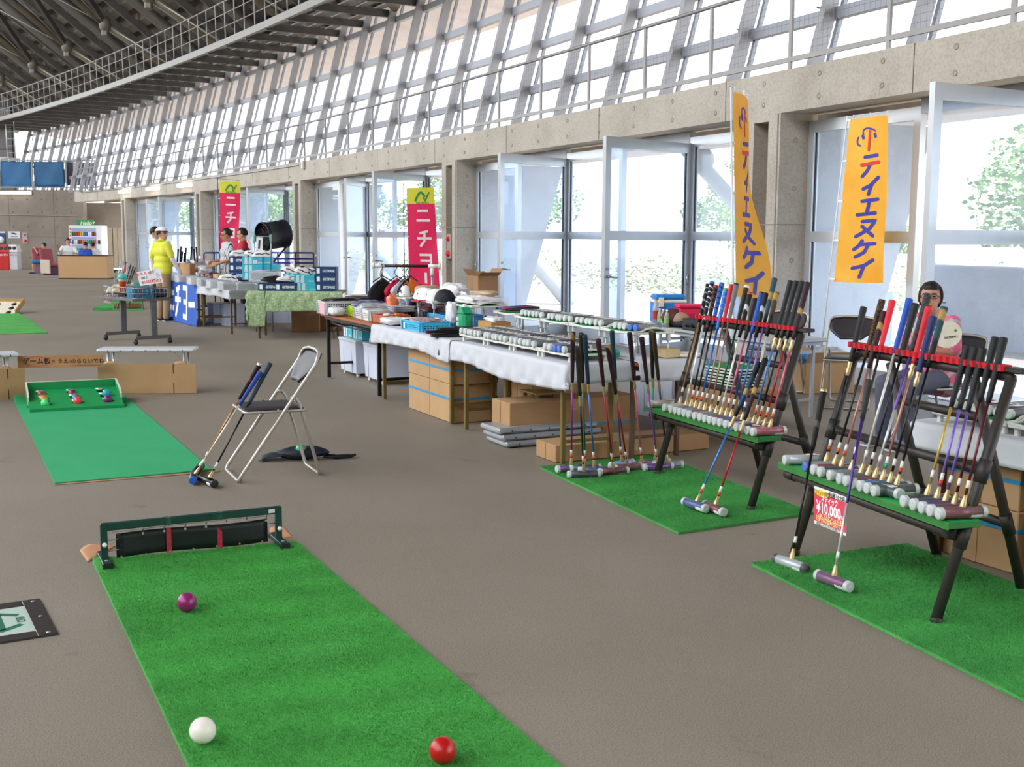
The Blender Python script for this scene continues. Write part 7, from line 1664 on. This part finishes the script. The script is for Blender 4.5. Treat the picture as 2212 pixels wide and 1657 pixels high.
sg1, ux_, uy_2, w1, h1_ = cardsign(((295, 588, 0), (345, 579, 0), (352, 610, 0), (303, 618, 0)), 15.5, 'white hand-lettered price sign on the wheeled cart', [('おもちゃ', .050, .28, .80, '#d0304a', .0006), ('各種', .046, .66, .80, '#2a2a2a', .0008), ('1個で', .04, .26, .50, '#2a2a2a', .0005), ('¥100(税込)', .056, .52, .20, '#d0304a', .0012)])
b = MB(); b.add([ux_ * w1 * (.86 + .09 * math.cos(a)) + uy_2 * h1_ * (.55 + .20 * math.sin(a)) + ux_.cross(uy_2) * .002 for a in [6.283 * i / 16 for i in range(16)]], [list(range(16))]); b.build('picture', mat('#c9d3e6', .5), sg1)
cardsign(((237, 624, 0), (251, 628, .02), (239, 656, .02), (223, 653, 0)), 16.4, 'small tilted white price sign left of the cart', [('おも', .05, .45, .8, '#d0304a', .001), ('1', .04, .4, .5, '#2a2a2a', .001), ('¥100', .05, .45, .2, '#d0304a', .001)])
for (x, y) in ((.02, .0),): 
    b = MB(); b.tube(oncart(.0, -.01, .6) - sg1.location, ux_ * w1 * .4 + uy_2 * h1_ * .1, .005, n=5); b.build('holder', M_alu, sg1)
# bundle of tubes in a stand
qs = pz(262, 652); ts_ = thing('tube_stand', 'wire stand of slanted silver and red tubes behind the cart', 'stand', (qs.x, qs.y, 0)); Yq = qs.y; zb0 = at(262, 612, Yq).z; zt0 = at(275, 560, Yq).z
b = MB(); b.path([(-.14, -.06, .5), (.22, -.06, .5), (.22, .1, .5), (-.14, .1, .5)], .006, 5, close=True); b.path([(-.10, -.06, zb0 + .2), (.26, -.06, zb0 + .2), (.26, .1, zb0 + .2), (-.10, .1, zb0 + .2)], .006, 5, close=True)
for x in (-.14, .22):
    for y in (-.06, .1): b.tube((x, y, 0), (x + .04, y, zb0 + .2), .006, n=5)
b.build('wire_frame', M_chr, ts_)
for i, c in enumerate(('#b9c6d2', '#b9c6d2', '#c0303c', '#dcc9c9', '#2a2c30', '#3a3c40', '#2a2c30')):
    b = MB(); b.tube((-.11 + .045 * i, .02 * (i % 2), .3), (.03 + .05 * i, .02 * (i % 2) + .03, zt0 - .03 * i), .014, n=8); b.build('tube', mat(c, .3, .3), ts_)
qs = pz(265, 668); sd2 = thing('ground_stand', 'low dark stand of striped green brochures on the floor behind the cart', 'stand', (qs.x, qs.y, 0)); b = MB(); b.bar((-.12, 0, .0), (-.02, .1, .32), .02, .02); b.build('leg', M_black, sd2); b = MB(); b.bar((.12, -.05, .0), (.20, .08, .36), .02, .02); b.build('leg', M_black, sd2); b = MB(); b.box((.02, .06, .28), (.36, .22, .02), Matrix.Rotation(.6, 3, 'X')); b.build('shelf', mat('#23743a', .6), sd2)
for i in range(7): b = MB(); b.box((-.1 + .04 * i, .02, .33), (.02, .012, .10), Matrix.Rotation(.4, 3, 'X')); b.build('brochure', mat('#e6e6e0', .5), sd2)
b = MB(); b.box((.03, .2, .06), (.5, .25, .10), ch=.02); b.build('wooden_base', mat('#8a5a34', .6), sd2)
b = MB(); b.box((0, 0, .02), (.36, .10, .04), ch=.004); tag(b.build('green_block', mat('#2f8a44', .6), loc=pz(222, 670), rotz=.0), 'low green block on the floor left of the small stand', 'block')

# pale hole board at the left edge
q = pz(27, 679); ph = thing('hole_board', 'pale wooden hole board on the mat at the left picture edge', 'game board', (q.x, q.y, .01), 0); b = MB(); b.box((-.5, .25, .08), (1.0, .02, .5), Matrix.Rotation(-1.1, 3, 'X')); b.build('deck', mat('#e2d9c4', .6), ph)
b = MB(); b.box((-.5, .47, .2), (1.05, .02, .10)); b.box((.02, .3, .12), (.02, .45, .10), Matrix.Rotation(.47, 3, 'X')); b.build('frame', mat('#b98f5c', .6), ph)
ey = V(0, math.cos(1.1 - math.pi / 2 + .0), 0)
Rb = Matrix.Rotation(-1.1, 3, 'X'); 
for j in range(3):
    for i in range(3): b = MB(); b.lathe([(0, .001), (.05, .001), (.05, 0)], 16, V(-.5, .25, .08) + Rb @ V(.38 - .3 * i, -.0115, -.16 + .15 * j), Rb @ V(0, -1, 0)); b.build('hole', M_black, ph)
for i, tx in enumerate(('1', '2', '3')): lettering(ph, tx, .07, V(-.5, .25, .08) + Rb @ V(.38, -.0115, -.085 + .15 * (i - .0)), Rb @ V(1, 0, 0), Rb @ V(0, 0, 1), mat('#c03038', .6), .001)

# ------------------------------------------------------------------ far end of the hall
q0, q1 = pz(127, 603), pz(238, 603); Yc = q0.y; ctr = thing('counter', 'plain tan reception counter in front of the far wall', 'counter', ((q0.x + q1.x) / 2, Yc, 0)); cwid = q1.x - q0.x; hc = at(180, 553, Yc).z
b = MB(); b.box((0, .3, hc / 2), (cwid, .6, hc), ch=.006); b.build('cabinet', mat('#c29a6e', .6, 0, .04, 2), ctr); b = MB(); b.box((0, .3, hc + .012), (cwid + .02, .62, .028), ch=.004); b.build('top', mat('#2b2320', .5), ctr); b = MB(); b.box((0, .3, .02), (cwid + .004, .604, .04)); b.build('plinth', mat('#3a2f28', .7), ctr)
def vend():
    Y_ = 48.6; x0, x1 = at(151, 560, Y_).x, at(222, 560, Y_).x; zt_ = at(190, 487, Y_).z; w = x1 - x0; t = thing('vending_machine', 'white drinks vending machine with lit rows of cans against the far wall', 'vending machine', ((x0 + x1) / 2, Y_, 0)); h = zt_
    b = MB(); b.box((0, .35, h / 2), (w, .7, h), ch=.02); b.build('cabinet', mat('#d8dade', .4, 0, .03), t)
    b = MB(); b.box((-.06, -.004, h * .66), (w * .74, .01, h * .56)); dp = b.build('display_back', mat('#8fa0b8', .4, emit=.05), t)
    cols = ['#2f7a3c', '#c0392c', '#d9b13a', '#3a6ab8', '#e6e6e0', '#6a3a2c', '#c86a2c', '#2f9a8a']
    for r_ in range(3):
        zr = h * (.80 - .185 * r_)
        b = MB(); b.box((-.06, -.02, zr - .10), (w * .74, .03, .03)); b.build('lit_shelf', mat('#b9a4f0', .4, emit=.6), t)
        for c_ in range(12): b = MB(); b.lathe([(0, -.075), (.034, -.075), (.036, -.06), (.036, .055), (.024, .085), (.018, .10), (0, .10)], 10, (-.06 + w * .74 * (-.46 + .084 * c_), -.03, zr)); b.build('drink', mat(cols[(c_ // 2 + r_ * 3 + (c_ * r_) % 2) % 8], .4), t)
    b = MB(); b.box((w * .41, -.006, h * .62), (.10, .012, .16), ch=.004); b.build('coin_panel', M_black, t); b = MB(); b.box((w * .36, -.006, h * .24), (.16, .012, .08), ch=.004); b.build('slot', M_black, t)
    b = MB(); b.box((0, -.006, h * .12), (w * .6, .012, .16)); b.build('pickup_flap', mat('#3a3c40', .4), t)
    for i in range(5): b = MB(); b.box((-w * .45, -.004, h * .92 - .14 * i), (.05, .006, .07)); b.build('red_character', mat('#c03038', .5), t)
    b = MB(); b.box((-.02, .1, h + .11), (w * .5, .04, .24)); sgn = b.build('top_sign', mat('#1f8a4a', .5), t); lettering(sgn, 'Hello+', .22, (.08, .075, h + .10), (1, 0, 0), (0, 0, 1), mat('#e8f0d8', .5), .003, .3)
vend()
for px, c, lid, lab in ((9, '#c2201c', '#c2201c', 'red recycling bin by the far wall'), (28, '#c9ccd0', '#e0e2e4', 'grey recycling bin with two round openings')):
    q = pz(px, 583); t = thing('recycling_bin', lab, 'bin', (q.x, q.y, 0), 0, 'recycling bins'); b = MB(); b.box((0, .2, .36), (.40, .38, .72), ch=.02); b.build('body', mat(c, .45), t)
    b = MB(); b.add([V(x * .22, y * .21 + .2, .72) for x, y in ((-1, -1), (1, -1), (1, 1), (-1, 1))] + [V(x * .15, y * .17 + .2, 1.02) for x, y in ((-1, -1), (1, -1), (1, 1), (-1, 1))], [(0, 1, 5, 4), (1, 2, 6, 5), (2, 3, 7, 6), (3, 0, 4, 7), (4, 5, 6, 7)]); b.build('lid', mat(lid, .45), t)
    for x in (-.09, .09): b = MB(); b.lathe([(0, .004), (.07, .004), (.075, 0)], 14, (x, .005, .88), (0, -1, .22)); b.build('opening', M_black, t)
    lettering(t, 'カンビン', .10, (0, .008, .60), (1, 0, 0), (0, 0, 1), mat('#c03038' if c != '#c2201c' else '#f0e8e4', .5), .003)
# pink seats
for i, (px, py) in enumerate(((95, 590), (113, 594))):
    q = pz(px, py); t = thing('lobby_chair', ('pink lobby seat carrying the boy with a camera', 'pink lobby seat partly hidden by the counter')[i], 'seat', (q.x, q.y, 0), R(62), 'pink lobby seats'); b = MB(); b.box((0, 0, .38), (.56, .52, .14), ch=.05); b.build('cushion', mat('#b4606a', .8), t); b = MB(); b.box((0, .26, .66), (.54, .12, .56), Matrix.Rotation(-.15, 3, 'X'), ch=.04); b.build('backrest', mat('#a8545e', .8), t)
    b = MB(); b.box((0, .03, .15), (.44, .4, .30), ch=.02); b.build('base', mat('#6a3f5c', .7), t)
    if i: b = MB(); b.box((-.30, -.02, .3), (.05, .5, .5), ch=.02); b.build('arm', mat('#b9ab98', .6), t)
# posters, notices and alarm on the far wall
def wallcard(x0, y0, x1, y1, c, name, label, cat, Y=Yw):
    a, c_ = at(x0, y1, Y - .02), at(x1, y0, Y - .02); b = MB(); b.box(((c_.x - a.x) / 2, 0, (c_.z - a.z) / 2), (c_.x - a.x, .012, c_.z - a.z)); t = thing(name, label, cat, (a.x, Y - .015, a.z)); b.build('sheet', mat(c, .5), t); return t, c_.x - a.x, c_.z - a.z
t, w, h = wallcard(-20, 500, 11, 526, '#24417c', 'poster', 'blue and green poster at the left end of the far wall', 'poster'); b = MB(); b.box((w / 2, -.008, h * .12), (w, .004, h * .24)); b.build('green_band', mat('#1f5a3c', .5), t); b = MB(); b.box((w / 2, -.008, h * .93), (w, .004, h * .13)); b.build('white_band', mat('#d8dade', .5), t); b = MB(); b.lathe([(0, .006), (.14, .006), (.14, 0)], 16, (w * .68, -.006, h * .3), (0, -1, 0)); b.build('white_disc', mat('#e4e8ea', .5), t)
t, w, h = wallcard(18, 500, 43, 515, '#d8d8dc', 'notice', 'white notice with a dark emblem on the far wall', 'notice'); b = MB(); b.add([V(w * (.2 + .6 * u), -.009, h * v) for u, v in ((0, .78), (.5, .82), (1, .62), (.7, .52), (.35, .6))], [(0, 1, 2, 3, 4)]); b.build('emblem', mat('#3a2c28', .5), t); b = MB(); b.box((w * .5, -.009, h * .24), (w * .6, .002, h * .1)); b.build('caption', mat('#6a74a0', .5), t)
t, w, h = wallcard(49, 503, 59, 526, '#a8a6a4', 'alarm_box', 'grey alarm panel with red lamp and button on the far wall', 'alarm')
for v, r_ in ((.82, .05), (.25, .065)): b = MB(); b.lathe([(0, .05), (r_ * .7, .045), (r_, .01), (r_, 0)], 14, (w / 2, -.01, h * v), (0, -1, 0)); b.build('red_lamp', mat('#d02a26', .35, emit=.15), t)
b = MB(); b.tube((0, 0, 0), (-9, 0, .12), .012, n=5); o = at(180, 466, Yw - .05)
b = MB(); b.path([at(-30, 463, Yw - .03) - o, at(170, 467, Yw - .03) - o, at(180, 470, Yw - .03) - o, at(183, 478, Yw - .03) - o, at(183, 488, Yw - .03) - o], .016, 6); tag(b.build('wall_conduit', mat('#9a9389', .5, .3), loc=o), 'bent steel conduit along the far concrete wall', 'conduit')
l = thing('strip_light', 'long lit fluorescent strip high on the far wall', 'light', at(30, 417, Yw - .1)); b = MB(); b.box((-.6, 0, 0), (2.6, .10, .09), ch=.02); b.build('diffuser', mat('#fff8ee', .4, 0, .01, emit=5.0), l); b = MB(); b.box((-.6, .05, .02), (2.66, .03, .14)); b.build('backplate', M_alu, l)
# folded beige tables on casters beside the vending machine
for i in range(3):
    Y_ = 44.5; x0 = at((235, 246, 256)[i], 540, Y_).x; h = at(240, 492, Y_).z; t = thing('folded_partition', ('leftmost', 'middle', 'rightmost')[i] + ' of three beige folded table tops on casters by the corner column', 'folded table', (x0, Y_, 0), 0, 'folded tables on casters'); b = MB(); b.box((.085, .2, h / 2 + .10), (.17, .5, h - .2), ch=.01); b.build('board', mat('#b3a58e', .6), t); b = MB(); b.bar((.0, .0, .10), (.2, .4, .05), .03, .03)
    for x in (0, .17): b.lathe([(0, -.02), (.05, -.02), (.05, .02), (0, .02)], 10, (x, .02, .05), (1, 0, 0))
    b.build('caster', M_black, t)
# alarm on the near column
tB = BAY + .33; t = thing('alarm_box', 'grey alarm panel with red lamp and button in the column slot', 'alarm', W(tB, .02, 1.30), wh(tB) + math.pi); b = MB(); b.box((0, 0, .0), (.17, .06, .44), ch=.006); b.build('panel', mat('#a9a39a', .4, .3), t)
for z, r_ in ((.13, .04), (-.13, .055)): b = MB(); b.lathe([(0, .05), (r_ * .8, .04), (r_, .0)], 14, (0, .03 if False else -.03, z), (0, -1, 0)); b.lathe([(0, .05), (r_ * .8, .04), (r_, .0)], 14, (0, .03, z), (0, 1, 0)); b.build('red_lamp', mat('#d22620', .35), t)
# ================================================================== people
def capsule(b, p, r, q, r2, n=12):
    p = Vector(p); q = Vector(q); d = q - p
    if d.length < 1e-5: b.sphere(p, r, n, 8); return
    b.tube(p, q, r, r2, n=n); b.sphere(p, r, n, 8); b.sphere(q, r2, n, 8)
def remesh(b, name, m, parent, vox=.010, sm=6):
    o = b.build(name, m, None); md = o.modifiers.new('r', 'REMESH'); md.mode = 'VOXEL'; md.voxel_size = vox; md.use_smooth_shade = True
    s = o.modifiers.new('s', 'SMOOTH'); s.iterations = sm; s.factor = .5
    def done(ob, me):
        me.name = name; old = ob.data; ob.modifiers.clear(); ob.data = me; bpy.data.meshes.remove(old)
        if not me.materials: me.materials.append(m)
    PENDING.append((o, done))
    o.parent = parent; return o
def person(label, loc, rz, pose='stand', h=1.65, skin='#c99a7c', shirt='#d9d9d9', pants='#2a2c34', shoes='#20222a', hair='#15120f', arms=None, head=(0, 0), sleeve=.5, cap=None, glasses=False, long_hair=False, sleeves_white=False, vox=.010, lean=0.0, pants_short=False, legs=True, hem=True, collar=None, shirtmat=None, torso_turn=0.0, knees=None, feet=None, scale=None):
    """local frame: the person faces -y; head=(turn, nod) in degrees"""
    t = thing('person', label, 'person', loc, rz); k = (scale or h / 1.65); S = lambda *a: V(*a) * k
    pel = .92 if pose == 'stand' else .50
    B = {}
    dz = pel - .92
    tl = V(0, -math.sin(lean), math.cos(lean)); base = V(0, 0, pel)
    up = lambda x, y, z: base + Matrix.Rotation(lean, 3, 'X') @ (Matrix.Rotation(torso_turn, 3, 'Z') @ V(x, y, z - .92))
    sh = [up(s * .175, .005, 1.355) for s in (-1, 1)]; nk = up(0, .01, 1.42); hc_ = up(0, -.015, 1.535)
    A = arms or {}
    el = [Vector(A.get('el%d' % i, up(s * .235, .03, 1.10))) for i, s in ((0, -1), (1, 1))]; wr_ = [Vector(A.get('wr%d' % i, up(s * .25, -.02, .87))) for i, s in ((0, -1), (1, 1))]
    if pose == 'stand': hip = [V(s * .085, 0, .88) for s in (-1, 1)]; kn = [V(s * .095, -.012, .49) for s in (-1, 1)]; an = [V(s * .10, .03, .085) for s in (-1, 1)]
    else: hip = [V(s * .085, -.02, .50) for s in (-1, 1)]; kn = [V(s * .11, -.43, .47) for s in (-1, 1)]; an = [V(s * .11, -.42, .085) for s in (-1, 1)]
    if knees: kn = [Vector(x) for x in knees]
    if feet: an = [Vector(x) for x in feet]
    b = MB(); sc = lambda v: v * k
    # head
    HM = Matrix.Rotation(R(head[0]), 3, 'Z') @ Matrix.Rotation(R(head[1]), 3, 'X')
    hp = lambda x, y, z: sc(hc_ + HM @ V(x, y, z))
    b.sphere(hp(0, .012, .02), (.074 * k, .092 * k, .092 * k), 20, 14, HM); b.sphere(hp(0, -.012, -.04), (.058 * k, .07 * k, .078 * k), 18, 12, HM); b.sphere(hp(0, -.05, -.092), (.026 * k, .028 * k, .022 * k), 10, 8, HM)
    capsule(b, hp(0, -.082, .012), .010 * k, hp(0, -.100, -.024), .0145 * k, 8)
    for s in (-1, 1): b.sphere(hp(s * .076, .012, -.012), (.012 * k, .02 * k, .03 * k), 8, 6, HM)
    capsule(b, sc(up(0, .012, 1.36)), .056 * k, hp(0, .015, -.06), .052 * k)
    b.sphere(sc(up(0, 0, 1.30)), (.12 * k, .07 * k, .10 * k), 14, 10)
    for i in (0, 1):
        capsule(b, sc(sh[i]), .045 * k, sc(el[i]), .036 * k); capsule(b, sc(el[i]), .035 * k, sc(wr_[i]), .024 * k)
        d = (wr_[i] - el[i]).normalized(); side = d.cross(V(0, 1, 0) if abs(d.y) < .8 else V(1, 0, 0)).normalized(); nrm = d.cross(side); g = A.get('hand%d' % i, (d, side)); hd, hs_ = Vector(g[0]).normalized(), Vector(g[1]); hs_ = (hs_ - hd * hs_.dot(hd)).normalized(); hn = hd.cross(hs_)
        pm = wr_[i] + hd * .045
        for f in (-.024, 0, .024): capsule(b, sc(wr_[i] + hs_ * f * .6), .018 * k, sc(wr_[i] + hd * .08 + hs_ * f), .014 * k, 8)
        for j, (off, ln_) in enumerate(((-.033, .062), (-.011, .075), (.011, .07), (.033, .055))):
            q0_ = wr_[i] + hd * .085 + hs_ * off; q1_ = q0_ + hd * ln_ * .55 + hn * .006; q2_ = q1_ + (hd * .8 + hn * .6).normalized() * ln_ * .5; capsule(b, sc(q0_), .0095 * k, sc(q1_), .009 * k, 6); capsule(b, sc(q1_), .009 * k, sc(q2_), .008 * k, 6)
        th0 = wr_[i] + hd * .03 - hs_ * .03; th1 = th0 + (hd * .7 - hs_ * .7).normalized() * .04; capsule(b, sc(th0), .014 * k, sc(th1), .011 * k, 6); capsule(b, sc(th1), .011 * k, sc(th1 + hd * .03), .009 * k, 6)
    capsule(b, sc(base + V(0, 0, .02)), .10 * k, sc(up(0, 0, 1.2)), .10 * k)
    if legs:
        for i in (0, 1): capsule(b, sc(hip[i]), .075 * k, sc(kn[i]), .052 * k); capsule(b, sc(kn[i]), .050 * k, sc(an[i]), .036 * k)
    remesh(b, 'body', mat(skin, .55, 0, .05, 8), t, vox)
    # eyes, mouth
    e = MB(); 
    for s in (-1, 1): e.sphere(hp(s * .031, -.077, .012), (.012 * k, .006 * k, .0055 * k), 8, 6, HM)
    e.build('eyes', mat('#1a1412', .3), t); e = MB(); e.sphere(hp(0, -.077, -.055), (.022 * k, .007 * k, .005 * k), 10, 6, HM); e.build('mouth', mat('#a0564c', .5), t)
    e = MB()
    for s in (-1, 1): e.bar(hp(s * .015, -.085, .034), hp(s * .048, -.074, .034), .006 * k, .006 * k)
    e.build('eyebrows', mat(hair, .8), t)
    # hair shell
    hb_ = MB(); nu, nv = 28, 18; 
    def hf(u, v):
        a = 2 * math.pi * u; q = math.pi * v; d = V(math.sin(q) * math.sin(a), -math.sin(q) * math.cos(a), math.cos(q))
        r = V(.083, .103, .104); p = V(d.x * r.x, d.y * r.y + .014, d.z * r.z + .022); face = d.y < -.25 and p.z < (.062 + .02 * abs(d.x))
        low = p.z < (-.02 if not long_hair else -.075) + (.0 if d.y > -.1 else .0)
        if d.y < .15 and d.y >= -.25 and p.z < .0 and not long_hair: face = True
        if d.y > .3 and p.z < -.06: low = True
        n_ = (1.10 if long_hair else 1) + .05 * mnoise.noise(d * 5)
        if face or low: p = V(p.x * .80, p.y * .72 + .01, p.z * .8)
        else: p = V(p.x * n_, p.y * n_, p.z * n_)
        return hp(p.x, p.y, p.z)
    if not cap or True: hb_.grid(hf, nu, nv); hb_.build('hair', mat(hair, .6, 0, .25, 40), t)
    if cap:
        c = MB(); c.grid(lambda u, v: hp(.092 * math.sin(6.2832 * u) * math.sin(v * 1.5), .114 * math.cos(6.2832 * u) * math.sin(v * 1.5) + .012, .045 + .082 * math.cos(v * 1.5) ** .8), 24, 8); cc = solid(c.build('cap', mat(cap, .7), t), .004, 1)
        c = MB(); c.grid(lambda u, v: hp(.082 * math.sin((u - .5) * 2.4), -.085 * math.cos((u - .5) * 2.0) - .075 * v * math.cos((u - .5) * 2.6), .045 - .018 * v), 12, 4); solid(c.build('brim', mat('#2a2c30', .7), cc), .004)
    if glasses:
        g_ = MB()
        for s in (-1, 1): g_.path([hp(s * .034 + .024 * math.cos(a), -.094 + .006 * abs(math.cos(a)), .010 + .017 * math.sin(a)) for a in [6.283 * i / 14 for i in range(14)]], .0022 * k, 5, close=True); g_.tube(hp(s * .058, -.088, .014), hp(s * .08, .01, .012), .002 * k, n=5)
        g_.tube(hp(-.01, -.096, .014), hp(.01, -.096, .014), .002 * k, n=5); g_.build('glasses', mat('#2a2320', .3), t)
    # shirt
    m_s = shirtmat or mat(shirt, .8, 0, .08, 6)
    s_ = MB()
    for z, w, r in ((1.33, .10, .082), (1.22, .095, .118), (1.08, .075, .118), (.96, .08, .122), (.90, .085, .120)):
        capsule(s_, sc(up(-w, 0, z)), r * k, sc(up(w, 0, z)), r * k)
    capsule(s_, sc(sh[0]), .058 * k, sc(sh[1]), .058 * k)
    capsule(s_, sc(up(0, .008, 1.36)), .075 * k, sc(up(0, .012, 1.40)), .062 * k)
    for i in (0, 1):
        e_ = sh[i].lerp(el[i], min(1, sleeve * 2)); capsule(s_, sc(sh[i]), .066 * k, sc(e_), .056 * k)
        if sleeve > .5: capsule(s_, sc(el[i]), .052 * k, sc(el[i].lerp(wr_[i], min(1, (sleeve - .5) * 2))), .040 * k)
    so = remesh(s_, 'shirt', m_s, t, vox, 8)
    if collar: c = MB(); c.path([sc(up(.062 * math.cos(a), .012 + .062 * math.sin(a), 1.425 - .02 * (math.sin(a) < -.3))) for a in [6.283 * i / 16 for i in range(16)]], .012 * k, 6, close=True); c.build('collar', mat(collar, .8), so)
    if sleeves_white:
        w_2 = MB()
        for i in (0, 1): capsule(w_2, sc(sh[i].lerp(el[i], .6)), .047 * k, sc(el[i]), .043 * k); capsule(w_2, sc(el[i]), .043 * k, sc(wr_[i]), .031 * k)
        remesh(w_2, 'arm_covers', mat('#e6e2e6', .8), t, vox)
    # trousers
    if legs:
        p_ = MB(); capsule(p_, sc(base + V(-.075, 0, .0)), .118 * k, sc(base + V(.075, 0, .0)), .118 * k)
        for i in (0, 1):
            capsule(p_, sc(hip[i]), .100 * k, sc(kn[i]), .074 * k)
            if not pants_short: capsule(p_, sc(kn[i]), .072 * k, sc(an[i] + V(0, 0, -.01)), .060 * k)
        remesh(p_, 'trousers', mat(pants, .8, 0, .08, 8), t, vox, 8)
        for i in (0, 1):
            f = MB(); a = an[i]; fd = V(0, -1, 0); f.sphere(sc(V(a.x, a.y - .07, .038)), (.048 * k, .125 * k, .040 * k), 14, 8); f.box(sc(V(a.x, a.y - .065, .012)), (.092 * k, .25 * k, .024 * k), ch=.01); sh_ = f.build('shoe', mat(shoes, .6), t)
            f = MB(); f.box(sc(V(a.x, a.y - .065, .008)), (.097 * k, .258 * k, .016 * k), ch=.006); f.build('sole', mat('#e2e0da', .6), sh_)
    return t
yp = pz(345, 693)
person('man in yellow polo, khaki trousers and white cap standing at the blue table', (yp.x + .08, yp.y + .02, 0), R(140), h=1.60, shirt='#d8d745', pants='#a08664', shoes='#1c2030', cap='#eceaea', head=(-70, 0), sleeve=.42, sleeves_white=True, collar='#e8e63c', arms={'el1': V(.26, .06, 1.10), 'wr1': V(.27, .0, .84), 'el0': V(-.27, -.02, 1.10), 'wr0': V(-.29, -.16, .86)})
wp = pz(312, 682); person('man in a white polo shirt and dark trousers beside the yellow-shirted man', (wp.x + .15, wp.y + .3, 0), R(105), h=1.62, shirt='#e8e8ec', pants='#1d2030', head=(-25, 5), sleeve=.42, arms={'el0': V(-.25, -.02, 1.10), 'wr0': V(-.12, -.24, 1.02), 'el1': V(.26, .02, 1.10), 'wr1': V(.16, -.2, .98)})
M_str = nodemat('striped_shirt', lambda nt, P, N: (lambda tc, w: (nt.links.new(tc.outputs['Object'], w.inputs['Vector']), nt.links.new(ramp(nt, w.outputs[0], [(.0, lin('#d6d6da')), (.78, lin('#cfcfd4')), (.86, lin('#3a3a44')), (1, lin('#3a3a44'))]), P.inputs['Base Color'])))(N('ShaderNodeTexCoord'), N('ShaderNodeTexWave', Scale=9.0, Distortion=1.0)), .8)
X_ = at(490, 500, 20.2).x; person('man in a striped short-sleeved shirt with glasses behind the far table', (X_, 20.2, 0), R(-62), h=1.59, shirtmat=M_str, head=(-12, 8), glasses=True, skin='#b98363', sleeve=.45, hair='#1d1a18', arms={'el0': V(-.25, .0, 1.10), 'wr0': V(-.14, -.2, 1.05), 'el1': V(.26, -.02, 1.10), 'wr1': V(.12, -.22, 1.02)})
X_ = at(524, 500, 20.95).x; person('man in a red shirt with glasses standing behind the shoe boxes', (X_, 20.95, 0), R(-70), h=1.60, shirt='#a81a24', head=(-15, 6), glasses=True, sleeve=.45, hair='#0f0d0d', arms={'el0': V(-.25, .0, 1.10), 'wr0': V(-.2, -.16, .9), 'el1': V(.26, -.02, 1.10), 'wr1': V(.2, -.18, .92)})
# seated woman at the right
M_wpat = nodemat('pink_print', lambda nt, P, N: (lambda tc, w: (nt.links.new(tc.outputs['Object'], w.inputs['Vector']), nt.links.new(ramp(nt, w.outputs[0], [(.35, lin('#b9b4ba')), (.47, lin('#a8a3ac')), (.5, lin('#d8587c')), (.62, lin('#e0708c'))]), P.inputs['Base Color'])))(N('ShaderNodeTexCoord'), N('ShaderNodeTexNoise', Scale=14.0, Detail=3.0)), .8)
wl = V(at(2030, 700, 8.40).x, 8.40, 0); wc = chair((wl.x + .03, wl.y + .02), R(-62), 'folding chair under the seated woman')
person('woman in a pink and grey patterned top with glasses seated behind the nearer rack', (wl.x, wl.y, .0), R(-62), 'sit', h=1.58, shirtmat=M_wpat, pants='#55586a', shoes='#7a86a0', hair='#1c1416', long_hair=True, glasses=True, lean=.16, head=(38, -8), sleeve=.45, skin='#c08a70', arms={'el0': V(-.22, -.12, .72), 'wr0': V(-.06, -.30, .74), 'el1': V(.24, -.10, .72), 'wr1': V(.14, -.32, .74), 'hand1': ((0, -.6, .6), (1, 0, 0))})
wq = at(2046, 722, 7.95); fn_ = thing('hand_fan', 'round white paper fan held by the seated woman', 'hand fan', wq, R(10)); b = MB(); b.prism([(.11 * math.cos(a), .095 * math.sin(a)) for a in [6.283 * i / 28 for i in range(28)]], -.002, .002, Matrix.Rotation(math.pi / 2, 4, 'X') @ Matrix.Identity(4)); b.build('paper', mat('#efe8d6', .7), fn_); b = MB(); b.bar((-.09, .0, -.05), (-.20, .02, -.12), .014, .006); b.build('handle', mat('#e8e6e0', .5), fn_); lettering(fn_, 'GATEBALL', .022, (.03, -.003, -.02), (1, 0, .1), (0, 0, 1), mat('#3a3a38', .6), .0006); b = MB(); b.lathe([(0, .001), (.010, .001), (.010, 0)], 10, (.06, -.003, .025), (0, -1, 0)); b.build('green_dot', mat('#5a9a3c', .5), fn_)
# people at the far end
person('boy in a black shirt and blue shorts sitting on the pink seat with a camera', (pz(98, 592).x, pz(98, 592).y, 0), R(-72), 'sit', h=1.35, shirt='#17181c', pants='#1f78b0', shoes='#1c2a4a', pants_short=True, vox=.016, head=(0, 5), arms={'el0': V(-.2, -.2, .78), 'wr0': V(-.06, -.34, .98), 'el1': V(.2, -.2, .78), 'wr1': V(.06, -.34, .98)}, scale=.92)
cmp_ = at(93, 543, pz(98, 592).y); b = MB(); b.box((0, 0, 0), (.14, .07, .08), ch=.01); ct_ = thing('camera', 'small black camera held up by the seated boy', 'camera', cmp_, .3); b.build('camera_body', M_black, ct_); b = MB(); b.tube((-.06, 0, 0), (-.12, -.01, 0), .035, n=10); b.build('lens', M_black, ct_)
person('man with glasses in a white T-shirt seated beside the tan counter', (at(148, 540, 41).x, 41, 0), R(20), 'sit', h=1.62, shirt='#e2e2e4', pants='#20222a', glasses=True, vox=.016, head=(15, 10), hair='#1a1614', arms={'el0': V(-.28, -.1, .76), 'wr0': V(-.32, -.28, .92), 'el1': V(.26, -.1, .74), 'wr1': V(.2, -.3, .76)}, scale=1.06)
person('boy in a blue shirt bending his head behind the tan counter', (at(185, 545, 39.6).x, 39.6, 0), R(170), 'sit', h=1.4, shirt='#1f48a8', vox=.016, head=(10, 15), legs=True, scale=.97)
person('boy in a white shirt leaning forward behind the tan counter', (at(212, 545, 39.9).x, 39.9, 0), R(-110), 'sit', h=1.4, shirt='#e6e6ea', vox=.016, head=(0, 20), lean=.35, scale=.98)

finish_pending()
